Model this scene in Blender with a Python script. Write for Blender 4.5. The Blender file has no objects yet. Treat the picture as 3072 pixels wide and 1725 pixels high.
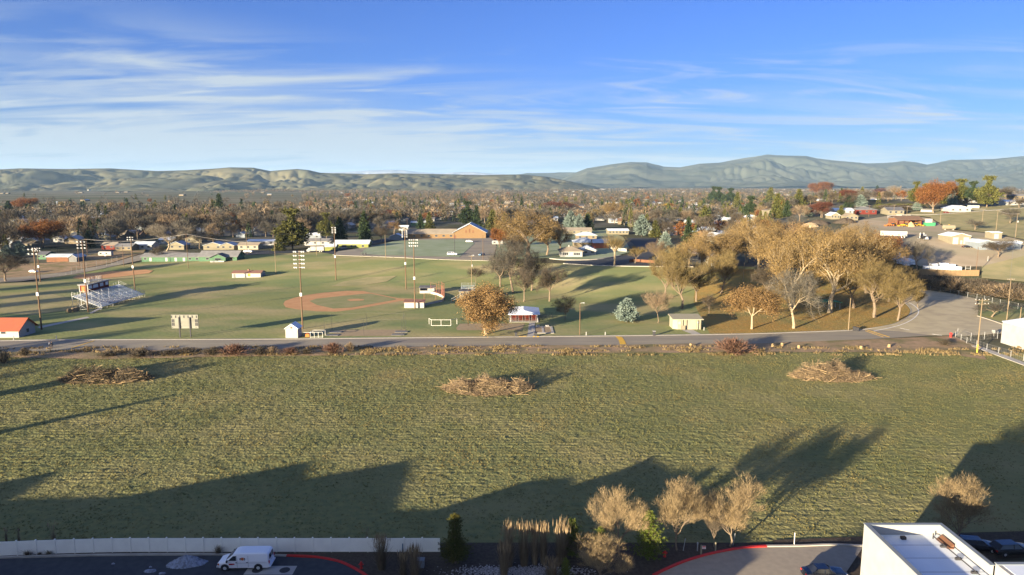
import bpy, math, random
import numpy as np
from mathutils import Vector, Matrix
from mathutils.geometry import delaunay_2d_cdt
R = math.radians
random.seed(7)
sc = bpy.context.scene
COL = sc.collection
# ------------------------------------------------------------------ camera model
CAMH, FPX, PITCH = 46.0, 2080.0, R(8.48)
CP, SP = math.cos(PITCH), math.sin(PITCH)
AZ, EL = R(43), R(7.9)            # where the light travels to, and how low the sun stands
def sm(t):
    t = min(1.0, max(0.0, t)); return t * t * (3 - 2 * t)
BX = [-600, -200, -110, -60, 0, 40, 100, 140, 180, 260]
BH = [2, 3, 4.5, 6, 6.5, 6.5, 7.5, 9, 12, 14]
B0 = [360, 335, 300, 300, 300, 262, 260, 275, 305, 318]
B1 = [480, 430, 402, 392, 385, 350, 345, 370, 400, 420]
RY = [0, 305, 330, 400, 470, 560, 700, 780, 1000, 1400, 3000]
RH = [0, 0, 2.6, 14.6, 17.6, 24, 31, 29, 9, 1, 0]
def ter(x, y):
    if y < 240: return 0.0
    hb = np.interp(x, BX, BH); a = np.interp(x, BX, B0); b = np.interp(x, BX, B1)
    h = hb * sm((y - a) / (b - a))
    if y > 450: h += (1.0 - h) * sm((y - 450) / 600.0)
    w = sm((x / y - .30) / .17) * (1 if x > 0 else 0)
    if w > 0: h = h * (1 - w) + w * np.interp(y, RY, RH)
    return float(h)
def ray(px, py):
    v = (py - 862.5) / FPX
    return (px - 1536) / FPX, CP - SP * v, SP + CP * v     # per unit depth: dX, dY, drop
def at(px, py):
    dx, dy, dn = ray(px, py)
    z = 40.0; pz = z
    while z < 30000:
        if CAMH - dn * z <= ter(dx * z, dy * z): break
        pz = z; z *= 1.01
    lo, hi = pz, z
    for _ in range(25):
        m = (lo + hi) / 2
        if CAMH - dn * m <= ter(dx * m, dy * m): hi = m
        else: lo = m
    x, y = dx * hi, dy * hi
    return Vector((x, y, ter(x, y)))
def gp(x, y, dz=0.0): return Vector((x, y, ter(x, y) + dz))
def top_h(p, py):            # height above p of something seen at row py above it
    v = (py - 862.5) / FPX
    z = p.y / (CP - SP * v)
    return CAMH - (SP + CP * v) * z - p.z
def dep(p): return p.y * CP + (CAMH - p.z) * SP
def mpp(p): return dep(p) / FPX   # metres per photo pixel at p
# ------------------------------------------------------------------ materials
MATS = {}
FAC = {'field_soil_grass': .92, 'park_lawn': .88, 'infield_lawn': .9, 'leaf_strewn_lawn': .88, 'road_asphalt': .94, 'pale_yellow_wall_': 1, 'cream_wall': .30, 'pale_yellow_wall': .42, 'tan_wall': .40, 'grey_wall': .42, 'blue_grey_metal': .45, 'green_wall': .45, 'lime_wall': .36, 'red_wall': .5, 'orange_brick': .36, 'brown_wall': .5, 'white_siding': .44, 'grey_shingle': .8, 'dark_shingle': .9, 'brown_shingle': .7, 'faded_red_roof': .5, 'red_table_paint': .6, 'white_metal_roof': 1.0, 
       'red_metal_roof': .55, 'infield_dirt': .95, 'tree_bark': .7, 'pale_bark': .62, 'pale_pole_wood': .48, 'fence_wood': .55, 'pole_wood': .5, 'cut_branches': .55, 'dry_grass_tufts': .5, 'cream_vinyl': 1.28, 'orange_plastic': .6, 'machine_yellow': .6, 'field_grass_tufts': .62,
       'floodlight_shell': .6, 'frosty_roof': 1.0, 'tan_shingle': .85, 'concrete': .85, 'kerb_concrete': .7, 'yellow_paint': .9}
def mat(name, c, rough=.85, c2=None, scale=1.0, bump=0.0, bscale=None, island=0.0, spec=.2, metal=0.0, detail=4, objrand=0.0, stretch=None, lo=.35, hi=.65, c3=None, s3=.05):
    if name in MATS: return MATS[name]
    k_ = FAC.get(name, 1.0); c, c2, c3 = [None if q is None else tuple(v * k_ for v in q) for q in (c, c2, c3)]
    m = bpy.data.materials.new(name); m.use_nodes = True
    nt = m.node_tree; N = nt.nodes; L = nt.links
    b = N['Principled BSDF']; b.inputs['Roughness'].default_value = rough
    b.inputs['Specular IOR Level'].default_value = spec; b.inputs['Metallic'].default_value = metal
    tc = N.new('ShaderNodeTexCoord'); co = tc.outputs['Object']
    if stretch:
        mp = N.new('ShaderNodeMapping'); mp.inputs['Scale'].default_value = stretch
        L.new(co, mp.inputs['Vector']); co = mp.outputs[0]
    def noise(s, d=detail):
        n = N.new('ShaderNodeTexNoise'); n.inputs['Scale'].default_value = s
        n.inputs['Detail'].default_value = d; L.new(co, n.inputs['Vector']); return n
    cur = None
    col = N.new('ShaderNodeRGB'); col.outputs[0].default_value = (*c, 1); cur = col.outputs[0]
    if c2:
        n = noise(scale); rp = N.new('ShaderNodeMapRange')
        rp.inputs[1].default_value = lo; rp.inputs[2].default_value = hi
        L.new(n.outputs['Fac'], rp.inputs[0])
        mx = N.new('ShaderNodeMixRGB'); L.new(rp.outputs[0], mx.inputs[0]); L.new(cur, mx.inputs[1])
        mx.inputs[2].default_value = (*c2, 1); cur = mx.outputs[0]
    if c3:
        n = noise(s3, 5); rp = N.new('ShaderNodeMapRange')
        rp.inputs[1].default_value = .45; rp.inputs[2].default_value = .68
        L.new(n.outputs['Fac'], rp.inputs[0])
        mx = N.new('ShaderNodeMixRGB'); L.new(rp.outputs[0], mx.inputs[0]); L.new(cur, mx.inputs[1])
        mx.inputs[2].default_value = (*c3, 1); cur = mx.outputs[0]
    def vary(src, amt, cur):
        mr = N.new('ShaderNodeMapRange'); mr.inputs[3].default_value = 1 - amt; mr.inputs[4].default_value = 1 + amt
        L.new(src, mr.inputs[0]); hs = N.new('ShaderNodeHueSaturation')
        L.new(mr.outputs[0], hs.inputs['Value']); L.new(cur, hs.inputs['Color']); return hs.outputs[0]
    if island:
        g = N.new('ShaderNodeNewGeometry'); cur = vary(g.outputs['Random Per Island'], island, cur)
    if objrand:
        g = N.new('ShaderNodeObjectInfo'); cur = vary(g.outputs['Random'], objrand, cur)
    L.new(cur, b.inputs['Base Color'])
    if bump:
        n = noise(bscale or scale * 3, 5); bp = N.new('ShaderNodeBump'); bp.inputs['Strength'].default_value = 1
        bp.inputs['Distance'].default_value = bump; L.new(n.outputs['Fac'], bp.inputs['Height']); L.new(bp.outputs[0], b.inputs['Normal'])
    MATS[name] = m; return m
def foliage(name, c, c2, isl=.35, scale=.35, objr=.15, trans=.25):
    k = .75 if 'needle' in name or 'spray' in name else .5; c = tuple(v * k for v in c); c2 = tuple(v * k for v in c2)
    m = mat(name, c, .8, c2, scale, island=isl, objrand=objr, spec=.1)
    return m
M = {}
M['field'] = mat('field_soil_grass', (.218, .21, .088), 1, (.155, .172, .08), .9, bump=.22, bscale=2.2, c3=(.26, .235, .11), s3=.05, spec=0)
M['lawn'] = mat('park_lawn', (.28, .29, .125), 1, (.21, .255, .115), .06, bump=.10, bscale=1.1, c3=(.42, .355, .19), s3=.045, spec=0, stretch=(.6, 1, 1))
M['lawn_in'] = mat('infield_lawn', (.26, .27, .13), 1, (.32, .30, .16), .2, bump=.05, bscale=1.5, spec=0)
M['lawn_frost'] = mat('frosted_lawn', (.24, .29, .18), 1, (.30, .34, .24), .08, bump=.06, bscale=1.1, spec=0)
M['leafy'] = mat('leaf_strewn_lawn', (.36, .27, .10), 1, (.44, .27, .09), .5, bump=.12, bscale=1.4, c3=(.25, .24, .10), s3=.06, spec=0)
M['town'] = mat('town_ground', (.10, .09, .065), 1, (.085, .095, .055), .03, bump=.1, bscale=1, c3=(.16, .155, .14), s3=.012, spec=0)
M['plain'] = mat('plain_ground', (.17, .15, .10), 1, (.10, .12, .065), .0022, c3=(.24, .21, .16), s3=.004, spec=0, stretch=(.5, 1.6, 1), detail=3)
M['yard'] = mat('gravel_yard', (.40, .33, .24), 1, (.34, .28, .20), .09, bump=.04, bscale=2, c3=(.29, .27, .18), s3=.03, spec=0)
M['hillgrass'] = mat('dry_hillside_grass', (.26, .25, .13), 1, (.36, .31, .17), .10, bump=.1, bscale=1.0, spec=0)
M['dry'] = mat('dry_verge', (.37, .26, .17), 1, (.28, .21, .13), .5, bump=.12, bscale=2.5, c3=(.17, .16, .08), s3=.12, spec=0)
M['asphalt'] = mat('road_asphalt', (.28, .25, .195), .95, (.33, .295, .225), .35, bump=.01, bscale=9, c3=(.23, .205, .18), s3=.08, spec=.1, stretch=(.35, 1.4, 1))
M['asphalt_dark'] = mat('dark_asphalt', (.042, .047, .055), .9, (.055, .06, .068), 1.2, bump=.01, bscale=14, spec=.15)  # near-black asphalt, faintly blue
M['asphalt_tan'] = mat('tan_lot_asphalt', (.27, .235, .19), .95, (.31, .27, .215), 1.3, bump=.012, bscale=12, spec=.1)  # much paler tan asphalt for the right car park
M['lot'] = mat('gravelly_lot_asphalt', (.44, .38, .25), .95, (.48, .415, .275), .12, bump=.015, bscale=5, c3=(.37, .315, .22), s3=.2, spec=.1)
M['dirt'] = mat('infield_dirt', (.49, .275, .145), 1, (.55, .32, .17), .25, bump=.02, bscale=3, spec=0)
M['pitdirt'] = mat('pale_dirt', (.36, .28, .18), 1, (.30, .24, .16), .8, bump=.03, bscale=3, spec=0)
M['conc'] = mat('concrete', (.48, .46, .42), .9, (.40, .38, .35), .6, bump=.005, bscale=6)
M['kerb'] = mat('kerb_concrete', (.52, .49, .43), .9, (.44, .41, .36), .9)
M['mulch'] = mat('dark_mulch', (.06, .048, .04), 1, (.085, .07, .055), 2.5, bump=.05, bscale=9, spec=0)
M['redpaint'] = mat('red_kerb_paint', (.52, .025, .02), .6, (.40, .03, .03), 3)
M['yellowpaint'] = mat('yellow_paint', (.75, .46, .05), .7, (.62, .38, .06), 2)
M['whitepaint'] = mat('white_line_paint', (.75, .74, .70), .8, (.6, .59, .56), 1)
M['white'] = mat('white_siding', (.74, .74, .72), .8, (.66, .66, .64), .7)
M['cream'] = mat('cream_wall', (.66, .59, .42), .85, (.60, .54, .38), .6)
M['paleyellow'] = mat('pale_yellow_wall', (.72, .67, .50), .85, (.66, .61, .45), .6)
M['tan'] = mat('tan_wall', (.48, .39, .26), .9, (.42, .34, .22), .8)
M['greywall'] = mat('grey_wall', (.36, .37, .37), .9, (.30, .31, .32), .6)
M['bluewall'] = mat('blue_grey_metal', (.40, .46, .52), .6, (.34, .40, .46), .5)
M['greenwall'] = mat('green_wall', (.17, .33, .20), .9, (.14, .28, .17), .6)
M['limewall'] = mat('lime_wall', (.52, .56, .16), .9, (.46, .50, .15), .6)
M['redwall'] = mat('red_wall', (.27, .045, .03), .8, (.22, .04, .03), 1)
M['brick'] = mat('orange_brick', (.52, .34, .18), .9, (.45, .29, .15), 2.2)
M['brownwall'] = mat('brown_wall', (.24, .12, .07), .9, (.34, .16, .09), .5)
M['roof_grey'] = mat('grey_shingle', (.20, .20, .20), .9, (.25, .25, .25), .6)
M['roof_dark'] = mat('dark_shingle', (.10, .105, .12), .9, (.14, .14, .155), .6)
M['roof_tan'] = mat('tan_shingle', (.34, .29, .22), .9, (.28, .24, .19), .25)
M['roof_brown'] = mat('brown_shingle', (.24, .15, .10), .9, (.19, .12, .085), .6)
M['roof_red'] = mat('red_metal_roof', (.55, .15, .08), .7, (.48, .14, .08), .6)
M['roof_pink'] = mat('faded_red_roof', (.42, .20, .16), .85, (.38, .24, .18), .6)
M['roof_frost'] = mat('frosty_roof', (.50, .56, .62), .8, (.38, .42, .46), .25, stretch=(1, 3, 1))
M['roof_white'] = mat('white_metal_roof', (.72, .76, .80), .5, (.64, .70, .76), .3)
M['glass'] = mat('dark_glass', (.03, .035, .045), .12, spec=.8)
M['paleglass'] = mat('pale_window', (.45, .50, .55), .3, spec=.6)
M['wood'] = mat('pole_wood', (.26, .17, .105), .95, (.20, .13, .085), 1.5, stretch=(1, 1, .2))
M['woodpale'] = mat('pale_pole_wood', (.42, .32, .20), .95, (.34, .26, .17), 1.5, stretch=(1, 1, .2))
M['fencewood'] = mat('fence_wood', (.42, .29, .15), .95, (.34, .23, .13), 1.2, stretch=(3, 3, .3))
M['metal'] = mat('galvanised_metal', (.30, .31, .32), .5, spec=.5, metal=.3)
M['board'] = mat('weathered_board', (.21, .21, .175), .8, (.16, .16, .135), .5)
M['meshgrey'] = mat('weathered_wire', (.16, .16, .15), .7)
M['alu'] = mat('aluminium_plank', (.50, .58, .70), .6, spec=.4)
M['lampwhite'] = mat('floodlight_shell', (.80, .82, .84), .4, spec=.5)
M['dark'] = mat('dark_grey', (.04, .04, .045), .7)
M['rust'] = mat('rusty_pipe', (.24, .10, .07), .8)
M['wire'] = mat('wire', (.30, .28, .26), .6)
M['tyre'] = mat('tyre_rubber', (.02, .02, .022), .9)
M['chrome'] = mat('rim_metal', (.62, .62, .62), .35, metal=.5, spec=.6)
M['carwhite'] = mat('white_car_paint', (.80, .80, .82), .3, spec=.5)
M['carnavy'] = mat('navy_car_paint', (.010, .014, .026), .2, spec=.7)
M['carblack'] = mat('black_car_paint', (.015, .015, .018), .25, spec=.7)
M['carblue'] = mat('blue_car_paint', (.06, .14, .24), .35, spec=.5)
M['carsilver'] = mat('silver_car_paint', (.45, .47, .50), .3, spec=.6)
M['machyellow'] = mat('machine_yellow', (.72, .43, .04), .5)
M['orange'] = mat('orange_plastic', (.75, .22, .05), .6)
M['redwood'] = mat('red_table_paint', (.30, .05, .03), .7, (.24, .04, .025), 2)
M['green'] = mat('green_metal', (.05, .24, .11), .6)
M['fence'] = mat('cream_vinyl', (.66, .64, .56), .7, (.60, .58, .51), .6)
M['snow'] = mat('dirty_ice', (.30, .34, .42), .9, (.16, .17, .20), 3.2, bump=.15, bscale=5)
M['pebble'] = mat('pebbles', (.42, .40, .40), .9, (.12, .11, .11), 9, bump=.06, bscale=12, island=.4)
M['bark'] = mat('tree_bark', (.20, .15, .105), .95, (.27, .21, .15), 3, bump=.03, bscale=9)
M['barkpale'] = mat('pale_bark', (.50, .41, .28), .9, (.40, .32, .21), 1.5, bump=.02, bscale=5)
M['barkdark'] = mat('dark_bark', (.09, .07, .055), .95, (.12, .10, .08), 3)
M['tw_tan'] = foliage('tan_twigs', (.31, .225, .145), (.37, .28, .18))
M['tw_brown'] = foliage('brown_twigs', (.125, .103, .078), (.17, .14, .10), scale=.2)
M['tw_grey'] = foliage('grey_twigs', (.14, .13, .108), (.185, .17, .14), scale=.2)
M['tw_near'] = foliage('tan_near_twigs', (.52, .39, .21), (.42, .31, .17))
M['tw_pale'] = foliage('pale_twigs', (.36, .32, .25), (.30, .26, .2))
M['tw_red'] = foliage('red_twigs', (.20, .11, .08), (.25, .145, .10))
M['tw_rust'] = foliage('rusty_leaves', (.26, .10, .035), (.33, .15, .05), .4)
M['tw_gold'] = foliage('golden_brown_leaves', (.36, .245, .10), (.27, .19, .085), .4)
M['tw_orange'] = foliage('orange_oak_leaves', (.39, .25, .11), (.27, .165, .07), .45)
M['tw_olive'] = foliage('olive_gold_twigs', (.32, .24, .095), (.25, .19, .085), .35)
M['tw_maroon'] = foliage('maroon_leaves', (.17, .065, .045), (.22, .09, .055), .4)
M['tw_yellow'] = foliage('yellow_willow_twigs', (.55, .36, .05), (.48, .33, .06), .3)
M['nd_dark'] = foliage('dark_needles', (.035, .058, .028), (.05, .07, .03), .4)
M['nd_olive'] = foliage('olive_needles', (.085, .095, .028), (.13, .125, .035), .4)
M['nd_blue'] = foliage('blue_needles', (.16, .215, .19), (.22, .27, .23), .3)
M['nd_pine'] = foliage('pine_needles', (.11, .155, .025), (.17, .20, .04), .4)
M['nd_juni'] = foliage('juniper_sprays', (.075, .085, .02), (.13, .12, .03), .5)
M['plume'] = foliage('dry_grass_plumes', (.46, .34, .20), (.38, .28, .17), .3)
M['stalk'] = foliage('dry_grass_stalks', (.36, .28, .18), (.30, .23, .15), .35)
M['tuft'] = mat('field_grass_tufts', (.205, .19, .068), 1, (.135, .155, .07), .35, island=.38, c3=(.27, .21, .085), s3=.06, spec=0)
M['drytuft'] = mat('dry_grass_tufts', (.42, .31, .15), 1, (.33, .25, .13), .4, island=.35, spec=0)
M['stick'] = mat('cut_branches', (.52, .38, .20), .95, (.36, .25, .14), 1.5, island=.3)
M['skin'] = mat('skin', (.45, .28, .2), .7)
# ------------------------------------------------------------------ mesh helpers
class MB:
    def __init__(s): s.v = []; s.f = []; s.m = []
    def face(s, pts, mi=0):
        n = len(s.v); s.v += [tuple(p) for p in pts]; s.f.append(tuple(range(n, n + len(pts)))); s.m.append(mi)
    def box(s, x0, x1, y0, y1, z0, z1, mi=0):
        n = len(s.v)
        s.v += [(x0, y0, z0), (x1, y0, z0), (x1, y1, z0), (x0, y1, z0), (x0, y0, z1), (x1, y0, z1), (x1, y1, z1), (x0, y1, z1)]
        for q in ((0, 3, 2, 1), (4, 5, 6, 7), (0, 1, 5, 4), (1, 2, 6, 5), (2, 3, 7, 6), (3, 0, 4, 7)):
            s.f.append(tuple(n + i for i in q)); s.m.append(mi)
        return s
    def bar(s, a, b, w, t=None, mi=0):         # rectangular beam
        a, b = Vector(a), Vector(b); d = (b - a).normalized()
        u = d.cross(Vector((0, 0, 1)));
        if u.length < .01: u = Vector((1, 0, 0))
        u.normalize(); k = u.cross(d); t = t or w
        n = len(s.v)
        for p in (a, b):
            for su, sk in ((-1, -1), (1, -1), (1, 1), (-1, 1)): s.v.append(tuple(p + u * w / 2 * su + k * t / 2 * sk))
        for q in ((0, 1, 2, 3), (7, 6, 5, 4), (0, 4, 5, 1), (1, 5, 6, 2), (2, 6, 7, 3), (3, 7, 4, 0)):
            s.f.append(tuple(n + i for i in q)); s.m.append(mi)
        return s
    def tube(s, a, b, r0, r1=None, k=6, mi=0, caps=True):
        a, b = Vector(a), Vector(b); d = (b - a)
        if d.length < 1e-6: return s
        d.normalize(); u = d.orthogonal().normalized(); w = d.cross(u); r1 = r0 if r1 is None else r1
        n = len(s.v)
        for p, r in ((a, r0), (b, r1)):
            for i in range(k):
                t = 2 * math.pi * i / k; s.v.append(tuple(p + (u * math.cos(t) + w * math.sin(t)) * r))
        for i in range(k):
            j = (i + 1) % k; s.f.append((n + i, n + j, n + k + j, n + k + i)); s.m.append(mi)
        if caps:
            s.f.append(tuple(n + i for i in range(k))[::-1]); s.m.append(mi)
            s.f.append(tuple(n + k + i for i in range(k))); s.m.append(mi)
        return s
    def lathe(s, prof, k=12, c=(0, 0, 0), mi=0):
        n = len(s.v)
        for r, z in prof:
            for i in range(k):
                t = 2 * math.pi * i / k; s.v.append((c[0] + r * math.cos(t), c[1] + r * math.sin(t), c[2] + z))
        for a in range(len(prof) - 1):
            for i in range(k):
                j = (i + 1) % k; s.f.append((n + a * k + i, n + a * k + j, n + a * k + k + j, n + a * k + k + i)); s.m.append(mi)
        s.f.append(tuple(n + i for i in range(k))[::-1]); s.m.append(mi)
        s.f.append(tuple(n + (len(prof) - 1) * k + i for i in range(k))); s.m.append(mi)
        return s
    def prism(s, prof, y0, y1, mi=0, axis='y'):   # profile (x,z) extruded along y (or (y,z) along x)
        n = len(s.v); k = len(prof)
        for y in (y0, y1):
            for p in prof: s.v.append((p[0], y, p[1]) if axis == 'y' else (y, p[0], p[1]))
        for i in range(k):
            j = (i + 1) % k; s.f.append((n + i, n + j, n + k + j, n + k + i)); s.m.append(mi)
        s.f.append(tuple(n + i for i in range(k))[::-1]); s.m.append(mi); s.f.append(tuple(n + k + i for i in range(k))); s.m.append(mi)
        return s
    def mesh(s, name, mats):
        me = bpy.data.meshes.new(name); me.from_pydata(s.v, [], s.f)
        for m in (mats if isinstance(mats, (list, tuple)) else [mats]): me.materials.append(m)
        if any(s.m): me.polygons.foreach_set('material_index', s.m)
        me.update(); return me
    def build(s, name, mats, parent=None, loc=None, bevel=0):
        o = bpy.data.objects.new(name, s.mesh(name, mats)); COL.objects.link(o)
        if parent: o.parent = parent
        if loc is not None: o.location = loc
        if bevel:
            b = o.modifiers.new('bevel', 'BEVEL'); b.width = bevel; b.segments = 2; b.limit_method = 'ANGLE'
        return o
def bulk(name, V, F, mats, parent=None, mi=None, link=True):
    V = np.asarray(V, np.float32).reshape(-1, 3); F = np.asarray(F, np.int32)
    me = bpy.data.meshes.new(name); me.vertices.add(len(V)); me.vertices.foreach_set('co', V.ravel())
    k = F.shape[1]; me.loops.add(F.size); me.loops.foreach_set('vertex_index', F.ravel())
    me.polygons.add(len(F)); me.polygons.foreach_set('loop_start', np.arange(0, F.size, k, dtype=np.int32))
    for m in (mats if isinstance(mats, (list, tuple)) else [mats]): me.materials.append(m)
    if mi is not None: me.polygons.foreach_set('material_index', np.asarray(mi, np.int32))
    me.update(calc_edges=True)
    if not link: return me
    o = bpy.data.objects.new(name, me); COL.objects.link(o)
    if parent: o.parent = parent
    return o
def tag(o, label=None, cat=None, group=None, kind=None):
    if label: o['label'] = label
    if cat: o['category'] = cat
    if group: o['group'] = group
    if kind: o['kind'] = kind
    return o
def struct(o, kind='structure', label=None):
    o['kind'] = kind
    if label: o['label'] = label
    return o
def thing(name, label, cat, loc=(0, 0, 0), rz=0, group=None):
    o = bpy.data.objects.new(name, None); COL.objects.link(o); o.empty_display_size = .3
    o.location = loc; o.rotation_euler = (0, 0, rz); return tag(o, label, cat, group)
def dup(o, loc=None, rz=None, label=None, group=None, scale=None):
    def cp(x, par):
        c = x.copy(); COL.objects.link(c); c.parent = par
        for ch in x.children: cp(ch, c)
        return c
    c = cp(o, None)
    if loc is not None: c.location = loc
    if rz is not None: c.rotation_euler = (0, 0, rz)
    if scale is not None: c.scale = scale
    if label: c['label'] = label
    if group: c['group'] = group
    return c
def inside(p, poly):
    c = False; n = len(poly); x, y = p
    for i in range(n):
        x1, y1 = poly[i]; x2, y2 = poly[(i + 1) % n]
        if (y1 > y) != (y2 > y) and x < (x2 - x1) * (y - y1) / (y2 - y1) + x1: c = not c
    return c
def sheet(name, poly, m, off=.01, step=6, kind='structure', label=None):
    poly = [Vector((p[0], p[1])) for p in poly]
    dense = []
    for i, a in enumerate(poly):
        b = poly[(i + 1) % len(poly)]; n = max(1, int((b - a).length / step))
        dense += [a + (b - a) * (k / n) for k in range(n)]
    xs = [p.x for p in poly]; ys = [p.y for p in poly]
    tp = [(p.x, p.y) for p in poly]; pts = list(dense); x = min(xs)
    while x < max(xs):
        y = min(ys)
        while y < max(ys):
            if inside((x, y), tp): pts.append(Vector((x, y)))
            y += step
        x += step
    nb = len(dense)
    r = delaunay_2d_cdt(pts, [(i, (i + 1) % nb) for i in range(nb)], [], 1, .01)
    # keep triangles inside
    vs = [(p.x, p.y, ter(p.x, p.y) + off) for p in r[0]]; fs = []
    for f in r[2]:
        cx = sum(r[0][i].x for i in f) / len(f); cy = sum(r[0][i].y for i in f) / len(f)
        if inside((cx, cy), tp): fs.append(tuple(f))
    me = bpy.data.meshes.new(name); me.from_pydata(vs, [], fs); me.materials.append(m); me.update()
    if len(me.polygons) and me.polygons[0].normal.z < 0: me.flip_normals()
    me.polygons.foreach_set('use_smooth', [True] * len(me.polygons))
    o = bpy.data.objects.new(name, me); COL.objects.link(o)
    return struct(o, kind, label)
def W(pts): return [at(*p).xy for p in pts]
def smooth_line(pts, n=6):
    out = []
    for i in range(len(pts) - 1):
        p0 = pts[max(0, i - 1)]; p1 = pts[i]; p2 = pts[i + 1]; p3 = pts[min(len(pts) - 1, i + 2)]
        for k in range(n):
            t = k / n
            out.append(tuple(.5 * (2 * p1[j] + (p2[j] - p0[j]) * t + (2 * p0[j] - 5 * p1[j] + 4 * p2[j] - p3[j]) * t * t + (3 * p1[j] - p0[j] - 3 * p2[j] + p3[j]) * t ** 3) for j in range(2)))
    out.append(tuple(pts[-1])); return out
def strip(pts, w, h0, h1, mb=None, mi=0):       # raised strip (kerb) following world points
    mb = mb or MB(); n = len(pts); L_, R_ = [], []
    for i in range(n):
        a = Vector(pts[max(0, i - 1)][:2]); b = Vector(pts[min(n - 1, i + 1)][:2]); d = (b - a).normalized()
        q = Vector((-d.y, d.x)) * w / 2; p = Vector(pts[i][:2]); z = ter(p.x, p.y)
        L_.append((p + q, z)); R_.append((p - q, z))
    for i in range(n - 1):
        a, za = L_[i]; b, zb = L_[i + 1]; c, zc = R_[i + 1]; d, zd = R_[i]
        A, B, C_, D = (*a, za + h1), (*b, zb + h1), (*c, zc + h1), (*d, zd + h1)
        a0, b0, c0, d0 = (*a, za + h0), (*b, zb + h0), (*c, zc + h0), (*d, zd + h0)
        mb.face([D, C_, B, A], mi); mb.face([a0, A, B, b0], mi); mb.face([c0, C_, D, d0], mi)
        if i == 0: mb.face([d0, D, A, a0], mi)
        if i == n - 2: mb.face([b0, B, C_, c0], mi)
    return mb
# ------------------------------------------------------------------ noise
def vnoise(x, y, seed=0):
    xi = np.floor(x).astype(np.int64); yi = np.floor(y).astype(np.int64); xf = x - xi; yf = y - yi
    def h(a, b):
        n = (a * 374761393 + b * 668265263 + seed * 974634777) & 0xffffffff
        n = ((n ^ (n >> 13)) * 1274126177) & 0xffffffff
        return ((n ^ (n >> 16)) & 0xffff) / 65535.0
    u = xf * xf * (3 - 2 * xf); v = yf * yf * (3 - 2 * yf)
    return (h(xi, yi) * (1 - u) + h(xi + 1, yi) * u) * (1 - v) + (h(xi, yi + 1) * (1 - u) + h(xi + 1, yi + 1) * u) * v
def fbm(x, y, o=5, seed=0, ridged=False):
    t = 0; a = .5
    for i in range(o):
        n = vnoise(x, y, seed + i)
        t = t + a * ((1 - abs(2 * n - 1)) if ridged else n); x = x * 2.03 + 11; y = y * 2.03 + 7; a *= .5
    return t
# ------------------------------------------------------------------ ground
def axis(lo, hi, c0, c1, step, g=1.12):
    a = list(np.arange(c0, c1 + .01, step)); s = step; x = c1
    while x < hi: s *= g; x += s; a.append(x)
    s = step; x = c0
    while x > lo: s *= g; x -= s; a.insert(0, x)
    return np.array(a)
gx = axis(-26000, 26000, -330, 330, 4); gy = axis(-300, 42000, 236, 620, 4)
V = np.array([(x, y, ter(x, y) - .25) for y in gy for x in gx]); nx = len(gx)
I = np.arange((len(gy) - 1) * nx).reshape(-1, nx)[:, :-1].ravel()
F = np.stack([I, I + 1, I + nx + 1, I + nx], 1)
mid = (V[F[:, 0]] + V[F[:, 2]]) / 2
mi = np.where(mid[:, 1] > 1150, 1, 0)
struct(bulk('ground', V, F, [M['town'], M['plain']], mi=mi))
def gridsheet(name, x0, x1, y0, y1, step, m, off, amp=0, fs=1.0):
    xs = np.arange(x0, x1 + .01, step); ys = np.arange(y0, y1 + .01, step); XX, YY = np.meshgrid(xs, ys)
    if amp: Z = (fbm(XX * fs * .6, YY * fs, 3, 5) - .5) * amp + off
    if name == 'field': Z = Z + .045 * np.sin(YY * 2 * math.pi / 1.32 + 1.5 * fbm(XX * .08, YY * .08, 2, 9)) * vnoise(XX * .12, YY * .5, 12)
    else: Z = np.array([ter(a, b) for a, b in zip(XX.ravel(), YY.ravel())]).reshape(XX.shape) + off
    V = np.stack([XX, YY, Z], -1).reshape(-1, 3); nx = len(xs)
    I = np.arange((len(ys) - 1) * nx).reshape(-1, nx)[:, :-1].ravel()
    return struct(bulk(name, V, np.stack([I, I + 1, I + nx + 1, I + nx], 1), m))
gridsheet('field', -152, 152, 84, 187, .33, M['field'], 0, .27, 2.3)
# park lawn, draped over the flat and the embankment
K_N = [(-60, 1024), (0, 1023), (171, 1020), (327, 1019.6), (560, 1019), (798, 1018), (1150, 1014.5), (1548, 1011), (1930, 1007), (2250, 1002), (2400, 997), (2544, 992)]
K_LOOP = [(2544, 992), (2601, 987), (2680, 973), (2722, 952), (2733, 932), (2722, 915), (2706, 905)]
lawn = W([(-120, 1026)] + K_N[:] + K_LOOP[1:]) + W([(2715, 890), (2690, 868), (2600, 830), (2500, 810)]) + \
       W([(2080, 801), (1820, 798), (1690, 791), (1480, 782), (1300, 778), (1150, 771), (1008, 766), (985, 755), (905, 752), (700, 768), (600, 783), (440, 785), (330, 800), (200, 822), (100, 845), (-120, 852)])
sheet('park_lawn', lawn, M['lawn'], .0, 5)
lv = W([(2080, 905), (2130, 1003), (2250, 1001), (2544, 991), (2601, 986), (2680, 972), (2720, 952), (2731, 932), (2718, 912), (2690, 868), (2600, 835), (2480, 812), (2200, 806), (2090, 830)])
sheet('leaf_strewn_lawn', lv, M['leafy'], .05, 5)
for nm, pts, m, off in [
    ('worn_grass', [(205, 930), (300, 925), (250, 905), (150, 880), (40, 885), (0, 905), (0, 940), (100, 945)], 'hillgrass', .04),
    ('worn_grass', [(1030, 845), (1100, 832), (1190, 828), (1160, 845), (1100, 855), (1040, 858), (990, 860)], 'hillgrass', .09)]:
    sheet(nm, W(pts), M[m], off, 5)
sheet('verge', W([(-60, 1070), (-60, 1046), (217, 1047), (750, 1049), (1060, 1043), (1500, 1038), (2059, 1032), (2569, 1020), (2860, 1008), (2935, 1040), (2960, 1080), (2850, 1062), (2600, 1056), (2100, 1058), (1500, 1062), (1100, 1066), (700, 1070), (300, 1078)]), M['dry'], .06, 6)
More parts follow.
